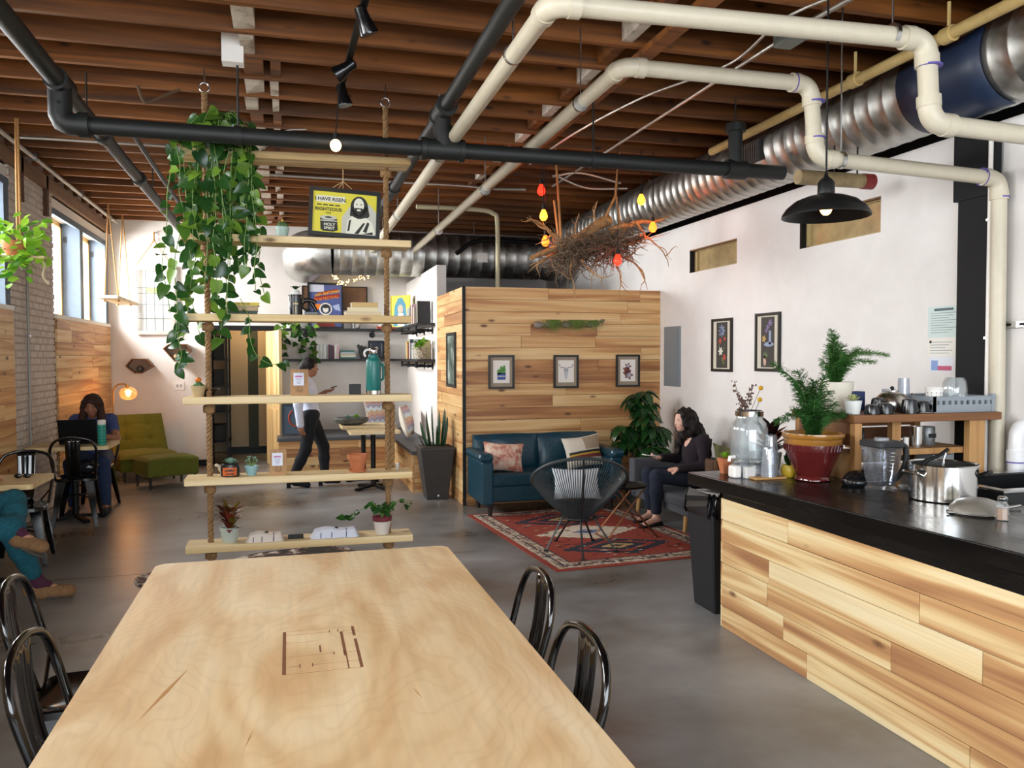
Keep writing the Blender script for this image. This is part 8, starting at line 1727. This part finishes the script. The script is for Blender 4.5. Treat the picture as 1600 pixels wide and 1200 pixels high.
def hand(F, w, d, n, s=1.0, curl=0.5, side=1):
    """palm, four fingers and a thumb; d = direction of the hand, n = side the fingers curl to"""
    w = np.array(w, float); d = nrm(d); n = np.array(n, float); n = nrm(n-d*(n@d)); r = np.cross(d, n)*side
    F.ell(w+d*0.045*s, np.array([0.040, 0.050, 0.018])*s, np.stack([r, d, n]), 0.012)
    for i, (o, L) in enumerate(((-0.029, 0.062), (-0.010, 0.072), (0.010, 0.068), (0.029, 0.052))):
        b = w+d*0.082*s+r*o*s; L *= s; c1 = nrm(d+n*curl*0.7); c2 = nrm(d+n*curl*2.2); F.cap(b, b+c1*L*0.5, 0.0092*s, 0.0088*s, 0.006); F.cap(b+c1*L*0.5, b+c1*L*0.5+c2*L*0.5, 0.0088*s, 0.0075*s, 0.006)
    b = w+d*0.025*s-r*0.032*s; m1 = b+nrm(d*0.7-r*0.7+n*0.4)*0.035*s; F.cap(b, m1, 0.013*s, 0.011*s, 0.008); F.cap(m1, m1+nrm(d*0.9+n*0.5)*0.03*s, 0.011*s, 0.008*s, 0.006)
def head(F, c, f, u, s=1.0):
    f = nrm(f); u = nrm(np.array(u)-f*(np.array(u)@f)); r = np.cross(f, u); A = np.stack([r, f, u]); c = np.array(c, float); P = lambda a, b, d: c+(r*a+f*b+u*d)*s
    F.ell(P(0, -0.008, 0.025), np.array([0.073, 0.092, 0.088])*s, A); F.ell(P(0, 0.028, -0.035), np.array([0.056, 0.060, 0.072])*s, A, 0.03)
    F.ell(P(0, 0.060, -0.088), np.array([0.026, 0.022, 0.018])*s, A, 0.03); F.cap(P(0, 0.084, 0.012), P(0, 0.098, -0.022), 0.008*s, 0.012*s, 0.012); F.ell(P(0, 0.082, -0.056), np.array([0.022, 0.010, 0.010])*s, A, 0.012)
    for q in (-1, 1): F.ell(P(q*0.074, -0.012, -0.002), np.array([0.010, 0.020, 0.030])*s, A, 0.01); F.ell(P(q*0.040, 0.058, -0.025), np.array([0.022, 0.020, 0.02])*s, A, 0.02)
    return A, P
def face_bits(parent, P, A, s, lipc='#a5544a', brow='#2a1c16', closed=False):
    M3 = Matrix(((A[0][0], A[1][0], A[2][0]), (A[0][1], A[1][1], A[2][1]), (A[0][2], A[1][2], A[2][2]))).to_4x4(); L = Vector(parent.location if parent.parent is None else parent.parent.location)
    def bit(name, p, rad, m):
        M = Matrix.Translation(Vector(p)-L) @ M3; MB().ell((0,0,0), tuple(x*s for x in rad), 10, 8, M).build(name, m, parent, True, world=False)
    for q in (-1, 1):
        bit('eye', P(q*0.030, 0.074, 0.004), (0.013, 0.008, 0.003 if closed else 0.007), mat('eye_dark' if closed else 'eye_white', '#2a1a14' if closed else '#d8d4cc', 0.3))
        if not closed: bit('iris', P(q*0.030, 0.080, 0.003), (0.0055, 0.004, 0.0055), mat('iris', '#2a1a10', 0.2))
        bit('brow', P(q*0.031, 0.078, 0.022), (0.018, 0.006, 0.0035), mat('brow_'+brow, brow, 0.8))
    bit('lips', P(0, 0.090, -0.056), (0.020, 0.006, 0.007), mat('lips_'+lipc, lipc, 0.4))
def frame_of(up, fwd): u = nrm(up); f = np.array(fwd, float); f = nrm(f-u*(f@u)); return np.stack([np.cross(f, u), f, u])
SK = noisemat('skin_warm', ((0.3, '#b98468'), (0.7, '#c99678')), 25, 3, 0.5, 0.03); SK2 = noisemat('skin_fair', ((0.3, '#cf9f8a'), (0.7, '#ddb3a0')), 25, 3, 0.5, 0.03); SK3 = noisemat('skin_brown', ((0.3, '#8a5a42'), (0.7, '#9c6b50')), 25, 3, 0.5, 0.03)
def person(label, base, J, sk, s=1.0, wide=1.0):
    """J: joints. returns (thing, part builder) ; body is one continuous mesh"""
    t = thing('person', label, 'person', base); F = Field(); a = {k: np.array(v, float) for k, v in J.items() if isinstance(v, tuple)}
    fw = nrm(J['fwd']); up = a['chest']-a['pelvis']; A = frame_of(up, fw); T = Field(); Lg = Field(); AX = A
    def both(f, *args, **k): f(F, *args, **k)
    tor = [('e', a['pelvis'], np.array([0.165*wide, 0.118, 0.125])*s), ('e', a['pelvis']*0.45+a['chest']*0.55, np.array([0.130*wide, 0.095, 0.16])*s), ('e', a['chest'], np.array([0.152*wide, 0.108, 0.16])*s)]
    for _, c, r in tor: F.ell(c, r, A, 0.05)
    sl, sr = a['shl'], a['shr']; top = (sl+sr)/2
    F.cap(sl, sr, 0.052*s, 0.052*s, 0.05); F.cap(top-A[2]*0.02, a['head']-nrm(J['hu'])*0.06*s-nrm(J['hf'])*0.012, 0.052*s, 0.046*s, 0.03)
    HA, HP = head(F, a['head'], J['hf'], J['hu'], s)
    for q in 'lr':
        F.cap(a['sh'+q], a['el'+q], 0.048*s, 0.038*s, 0.03); F.cap(a['el'+q], a['wr'+q], 0.039*s, 0.026*s, 0.02); hand(F, a['wr'+q], J['hd'+q], J['hn'+q], s*0.95, J.get('curl'+q, 0.5), 1 if q == 'r' else -1)
        F.cap(a['hip'+q], a['kn'+q], 0.086*s, 0.058*s, 0.04); F.cap(a['kn'+q], a['kn'+q]*0.6+a['an'+q]*0.4+np.array([0,0,0.0]), 0.058*s, 0.056*s, 0.02); F.cap(a['kn'+q]*0.6+a['an'+q]*0.4, a['an'+q], 0.056*s, 0.036*s, 0.02)
        F.cap(a['an'+q]-np.array([0,0,0.02]), a['toe'+q], 0.036*s, 0.024*s, 0.02); F.ell(a['an'+q]-nrm(a['toe'+q]-a['an'+q])*0.03-np.array([0,0,0.03]), np.array([0.032,0.034,0.034])*s, None, 0.02)
    body = org(F, 'body', sk, t, h=0.0075); face_bits(body, HP, HA, s, J.get('lip', '#a5544a'), J.get('brow', '#2a1c16'), J.get('closed', False))
    def top_f(sleeve=1.0, hem=True, infl=1.0):
        G = Field()
        for i, (_, c, r) in enumerate(tor):
            G.ell(c, r*(1.0 if i else 0.98), A, 0.05)
        G.cap(sl, sr, 0.055*s, 0.055*s, 0.05)
        for q in 'lr':
            sv = J.get('sleeve'+q, sleeve); e_ = a['el'+q]
            if sv <= 1: G.cap(a['sh'+q], a['sh'+q]+(e_-a['sh'+q])*sv, 0.052*s, 0.050*s, 0.03)
            else: G.cap(a['sh'+q], e_, 0.052*s, 0.044*s, 0.03); G.cap(e_, e_+(a['wr'+q]-e_)*(sv-1), 0.044*s, 0.034*s, 0.02)
        return G
    def trousers_f(shin=0.9, wide_=1.0):
        G = Field(); G.ell(a['pelvis'], tor[0][2]*np.array([1, 1, 0.92]), A, 0.04)
        for q in 'lr':
            k_, n_ = a['kn'+q], a['an'+q]; G.cap(a['hip'+q], k_, 0.090*s, 0.063*s*wide_, 0.04); G.cap(k_, k_*0.6+n_*0.4, 0.063*s*wide_, 0.060*s*wide_, 0.02); G.cap(k_*0.6+n_*0.4, k_+(n_-k_)*shin, 0.060*s*wide_, 0.045*s*wide_, 0.02)
        return G
    def shoe(q, m, name='shoe', sole=None, high=0.0, heel=0.0):
        G = Field(); n_, e_ = a['an'+q], a['toe'+q]; d = nrm((e_-n_)*np.array([1, 1, 0.9])); dn = np.array([0, 0, -1.0]); dn = nrm(dn-d*(dn@d)); b = n_-d*0.035+dn*0.05
        G.cap(b, n_+d*0.05+dn*0.045, 0.040*s, 0.042*s, 0.02); G.cap(n_+d*0.05+dn*0.045, e_+dn*0.0, 0.042*s, 0.034*s, 0.02)
        if high: G.cap(n_+np.array([0,0,-0.03]), n_+nrm(a['kn'+q]-n_)*high, 0.050*s, 0.048*s, 0.02)
        o_ = org(G, name, m, t, h=0.0075, infl=0.005)
        if sole is not None:
            K = Field(); x_ = np.cross(d, dn); R_ = np.stack([x_, d, dn]); mid = (b+e_)/2+dn*0.036; K.ell(mid, np.array([0.046*s, np.linalg.norm(e_-b)/2+0.036, 0.016]), R_, 0.01); org(K, 'sole', sole, t, h=0.0075)
        if heel: MB().box(-0.025, -0.025, 0, 0.025, 0.025, heel, Matrix.Translation(Vector(b)+Vector((0, 0, -b[2])))).build('heel', m, t)
        return o_
    return t, a, A, HA, HP, top_f, trousers_f, shoe, tor, body
m_navyj = noisemat('navy_jeans', ((0.3, '#0f1626'), (0.7, '#1a2438')), 60, 3, 0.9, 0.2); m_blackc = noisemat('black_cloth', ((0.3, '#0b0d12'), (0.7, '#14171e')), 60, 3, 0.9, 0.2); m_hairb = noisemat('black_hair', ((0.3, '#0d0a0a'), (0.7, '#1f1715')), 40, 4, 0.65, 0.4, (1, 1, 0.3), spec=0.25); m_hairbr = noisemat('brown_hair', ((0.3, '#23140f'), (0.7, '#43291f')), 40, 4, 0.65, 0.4, (1, 1, 0.3), spec=0.25)
# --- woman on the grey sofa, looking at a phone
J = dict(pelvis=(3.77,7.0,0.435), chest=(3.785,7.0,0.70), head=(3.665,7.0,0.985), hf=(-1,-0.10,-0.16), hu=(-0.12,0,1), fwd=(-1,0,0), shl=(3.80,6.845,0.80), shr=(3.80,7.155,0.80),
         ell=(3.77,6.77,0.575), wrl=(3.545,6.84,0.545), hdl=(-1,0.45,-0.12), hnl=(0.1,0.2,-1), elr=(3.72,7.23,0.59), wrr=(3.48,7.10,0.62), hdr=(-1,-0.15,0.08), hnr=(0,-0.3,1), curlr=0.75,
         hipl=(3.73,6.90,0.43), hipr=(3.73,7.10,0.43), knl=(3.33,6.88,0.475), knr=(3.35,7.10,0.475), anl=(3.32,6.86,0.095), anr=(3.37,7.08,0.095), toel=(3.17,6.82,0.035), toer=(3.22,7.05,0.035), closed=True, lip='#b0605c')
t, a, A, HA, HP, top_f, tr_f, shoe, tor, body = person('woman in a dark plum sweater sitting on the grey sofa holding a phone', (3.75, 7.0, 0), J, SK2, 0.90)
org(top_f(1.93), 'sweater', noisemat('plum_knit', ((0.3, '#150d14'), (0.7, '#221620')), 80, 3, 0.95, 0.3), t, h=0.0075, infl=0.009, cuts=[('e', np.array((3.68,7.0,0.845)), np.array((0.09,0.065,0.115)), np.eye(3), 0, 0.01)])
org(tr_f(0.84), 'jeans', m_navyj, t, h=0.0075, infl=0.008)
for q in 'lr':
    G = Field(); n_, e_ = a['an'+q], a['toe'+q]; G.cap(n_+np.array([0.045,0.01,-0.075]), n_+np.array([-0.03,0,-0.08]), 0.028, 0.030, 0.02); G.cap(n_+np.array([-0.03,0,-0.08]), e_+np.array([-0.02,0,-0.012]), 0.030, 0.022, 0.02); org(G, 'shoe', m_blackc, t, h=0.0075, infl=0.004)
    for k in range(2): MB().tube([tuple(n_+np.array([-0.045-0.03*k, -0.037, -0.06-0.004*k])), tuple(n_+np.array([-0.055-0.03*k, 0.0, -0.022-0.012*k])), tuple(n_+np.array([-0.03-0.03*k, 0.037, -0.05]))], 0.004, 6).build('shoe_strap', m_blackc, t, True)
Hh = Field(); hp = HP
Hh.ell(hp(0, -0.028, 0.030), np.array([0.090, 0.100, 0.096])*0.95, HA, 0.04); Hh.cap(hp(0, -0.08, 0.0), (3.87, 7.0, 0.74), 0.080, 0.085, 0.05)
for q, y_ in ((1, -1), (-1, 1)):
    Hh.cap(hp(q*0.062, -0.03, 0.03), hp(q*0.085, -0.045, -0.10), 0.042, 0.050, 0.05); Hh.cap(hp(q*0.085, -0.045, -0.10), (3.84, 7.0+y_*0.11, 0.78), 0.050, 0.055, 0.05); Hh.cap((3.84, 7.0+y_*0.11, 0.78), (3.88, 7.0+y_*0.09, 0.66), 0.055, 0.038, 0.04)
Hh.cap(hp(-0.07, -0.01, -0.05), (3.70, 7.115, 0.76), 0.036, 0.040, 0.04); Hh.cap((3.70, 7.115, 0.76), (3.69, 7.12, 0.66), 0.040, 0.030, 0.04)
org(Hh, 'hair', m_hairb, t, h=0.0075, noise=0.0034, seed=3, cuts=[('e', hp(0, 0.085, -0.03), np.array([0.064, 0.066, 0.092]), HA, 0, 0.01)])
t = thing('phone', 'white phone in the hand of the woman on the grey sofa', 'phone', (3.36, 7.06, 0.645)); MB().obox((3.345, 7.055, 0.652), (0.14, 0.068, 0.009), (0, R(8), R(10))).build('body', m_whitepaint, t, bevel=0.003); MB().obox((3.345, 7.055, 0.6572), (0.128, 0.06, 0.001), (0, R(8), R(10))).build('screen', mat('phone_screen', '#c8d2dc', 0.1), t)
# --- woman at the laptop
J = dict(pelvis=(-1.97,9.40,0.545), chest=(-1.96,9.33,0.83), head=(-1.95,9.215,1.10), hf=(-0.06,-1,-0.38), hu=(0,-0.3,1), fwd=(0,-1,0), shl=(-1.795,9.30,0.945), shr=(-2.125,9.30,0.945),
         ell=(-1.715,9.16,0.76), wrl=(-1.84,8.985,0.802), hdl=(-0.3,-1,-0.05), hnl=(0,0,-1), elr=(-2.21,9.16,0.77), wrr=(-2.06,8.985,0.802), hdr=(0.3,-1,-0.05), hnr=(0,0,-1), sleevel=0.5, sleever=0.5, curll=0.3, curlr=0.3,
         hipl=(-1.88,9.36,0.54), hipr=(-2.06,9.36,0.54), knl=(-1.81,8.96,0.53), knr=(-2.10,8.95,0.53), anl=(-1.80,9.02,0.10), anr=(-2.09,9.0,0.10), toel=(-1.79,8.86,0.035), toer=(-2.10,8.84,0.035), closed=True)
t, a, A, HA, HP, top_f, tr_f, shoe, tor, body = person('woman in a blue t-shirt bent over the black laptop', (-1.97, 9.4, 0), J, SK3, 0.97)
org(top_f(0.5), 't_shirt', noisemat('blue_tee', ((0.3, '#34406e'), (0.7, '#43507f')), 50, 3, 0.9, 0.2), t, h=0.008, infl=0.009); org(tr_f(0.95), 'jeans', noisemat('denim', ((0.3, '#1a2742'), (0.7, '#283a5c')), 60, 3, 0.9, 0.2), t, h=0.008, infl=0.008)
for q in 'lr': shoe(q, m_blackc)
Hh = Field(); hp = HP; Hh.ell(hp(0, -0.015, 0.03), np.array([0.088, 0.104, 0.098]), HA)
for q in (-1, 1): Hh.cap(hp(q*0.075, 0.0, 0.03), (-1.95-q*0.095, 9.19, 0.92), 0.036, 0.040, 0.03)
Hh.cap(hp(0, -0.08, 0), (-1.95, 9.36, 0.93), 0.07, 0.07, 0.04); org(Hh, 'hair', m_hairbr, t, h=0.008, noise=0.0018, seed=5, cuts=[('e', hp(0, 0.09, -0.03), np.array([0.060, 0.062, 0.085]), HA, 0, 0.01)])
for q in (-1, 1): MB().tube([tuple(hp(q*0.078, 0.0, 0.075)), tuple(hp(q*0.045, 0.085, 0.085))], 0.004, 6).build('sunglasses', m_ink, t)
# --- woman walking past the bench
J = dict(pelvis=(0.27,10.20,0.90), chest=(0.245,10.20,1.18), head=(0.275,10.19,1.475), hf=(1,-0.12,-0.12), hu=(0.05,0,1), fwd=(1,0,0), shl=(0.23,10.36,1.31), shr=(0.22,10.04,1.31),
         ell=(0.30,10.42,1.06), wrl=(0.47,10.33,1.17), hdl=(1,-0.25,0.2), hnl=(0,-0.4,1), elr=(0.125,9.99,1.03), wrr=(0.150,10.0,0.77), hdr=(0.25,0.05,-1), hnr=(0.5,0.9,0), curll=0.8, curlr=0.5, sleever=1.95, sleevel=1.3,
         hipl=(0.27,10.29,0.87), hipr=(0.27,10.11,0.87), knl=(0.43,10.26,0.49), knr=(0.21,10.12,0.47), anl=(0.44,10.24,0.135), anr=(0.06,10.16,0.135), toel=(0.60,10.22,0.06), toer=(0.23,10.13,0.035))
t, a, A, HA, HP, top_f, tr_f, shoe, tor, body = person('woman in a white shirt and black trousers walking behind the hanging shelf', (0.27, 10.2, 0), J, SK3, 0.96)
org(top_f(1.9), 'shirt', noisemat('white_shirt', ((0.3, '#c3cbe0'), (0.7, '#d6dced')), 40, 3, 0.9, 0.3), t, h=0.008, infl=0.012); org(tr_f(0.97, 1.0), 'trousers', m_blackc, t, h=0.008, infl=0.009)
for q in 'lr': shoe(q, m_blackc, 'boot', None, 0.10, 0.06 if q == 'r' else 0.065)
Hh = Field(); hp = HP; Hh.ell(hp(0, -0.018, 0.03), np.array([0.086, 0.102, 0.096])*0.97, HA); Hh.cap(hp(0, -0.08, -0.02), hp(0, -0.075, -0.13), 0.06, 0.05, 0.04); org(Hh, 'hair', m_hairb, t, h=0.008, noise=0.0018, seed=6, cuts=[('e', hp(0, 0.09, -0.03), np.array([0.060, 0.062, 0.085]), HA, 0, 0.01)])
t = thing('phone', 'black phone held up by the walking woman', 'phone', (0.54, 10.30, 1.20)); MB().obox((0.565, 10.30, 1.225), (0.075, 0.06, 0.012), (0, R(-16), R(-10))).build('body', m_ink, t, bevel=0.002); MB().obox((0.5635, 10.30, 1.2315), (0.066, 0.052, 0.0012), (0, R(-16), R(-10))).build('screen', mat('dark_screen', '#15181c', 0.1), t)
# --- man at the left edge with crossed legs
J = dict(pelvis=(-2.14,5.74,0.55), chest=(-2.20,5.75,0.87), head=(-2.17,5.78,1.22), hf=(1,0.3,0), hu=(0,0,1), fwd=(1,0.1,0), shl=(-2.20,5.96,0.99), shr=(-2.20,5.54,0.99), ell=(-2.10,6.02,0.80), wrl=(-1.96,6.10,0.80), hdl=(0.6,0.8,-0.02), hnl=(0,0,-1), elr=(-2.08,5.48,0.76), wrr=(-1.90,5.66,0.70), hdr=(1,0.5,-0.1), hnr=(0,0.2,-1),
         hipl=(-2.08,5.84,0.55), hipr=(-2.08,5.64,0.55), knl=(-1.745,5.965,0.655), knr=(-1.70,5.74,0.52), anl=(-1.665,5.73,0.505), anr=(-1.60,5.93,0.105), toel=(-1.50,5.66,0.405), toer=(-1.42,5.95,0.04), closed=False, lip='#96584c')
J['hipr'] = (-2.08,5.66,0.545)
t, a, A, HA, HP, top_f, tr_f, shoe, tor, body = person('man in teal trousers and tan shoes with crossed legs at the left edge', (-2.14, 5.74, 0), J, SK, 1.04, 1.05)
org(top_f(1.9), 'shirt', noisemat('grey_shirt', ((0.3, '#3c4048'), (0.7, '#4b5058')), 40, 3, 0.9, 0.2), t, h=0.009, infl=0.010); org(tr_f(0.78), 'trousers', noisemat('teal_twill', ((0.3, '#0d4654'), (0.7, '#16606e')), 50, 3, 0.9, 0.2), t, h=0.008, infl=0.010)
for q in 'lr':
    G = Field(); k_, n_ = a['kn'+q], a['an'+q]; G.cap(k_+(n_-k_)*0.70, n_, 0.042, 0.040, 0.02); G.cap(n_, n_+(a['toe'+q]-n_)*0.3, 0.038, 0.030, 0.02); org(G, 'sock', mat('plum_sock', '#4a2236', 0.95), t, h=0.0075, infl=0.004); shoe(q, noisemat('tan_suede', ((0.3, '#7d5c3c'), (0.7, '#946f4a')), 50, 3, 0.9, 0.2), 'shoe', mat('grey_sole', '#4b463e', 0.8))
Hh = Field(); hp = HP; Hh.ell(hp(0, -0.018, 0.035), np.array([0.084, 0.102, 0.095])*1.04, HA); org(Hh, 'hair', m_hairbr, t, h=0.009, noise=0.0015, seed=7, cuts=[('e', hp(0, 0.09, -0.04), np.array([0.075, 0.075, 0.095]), HA, 0, 0.01)])
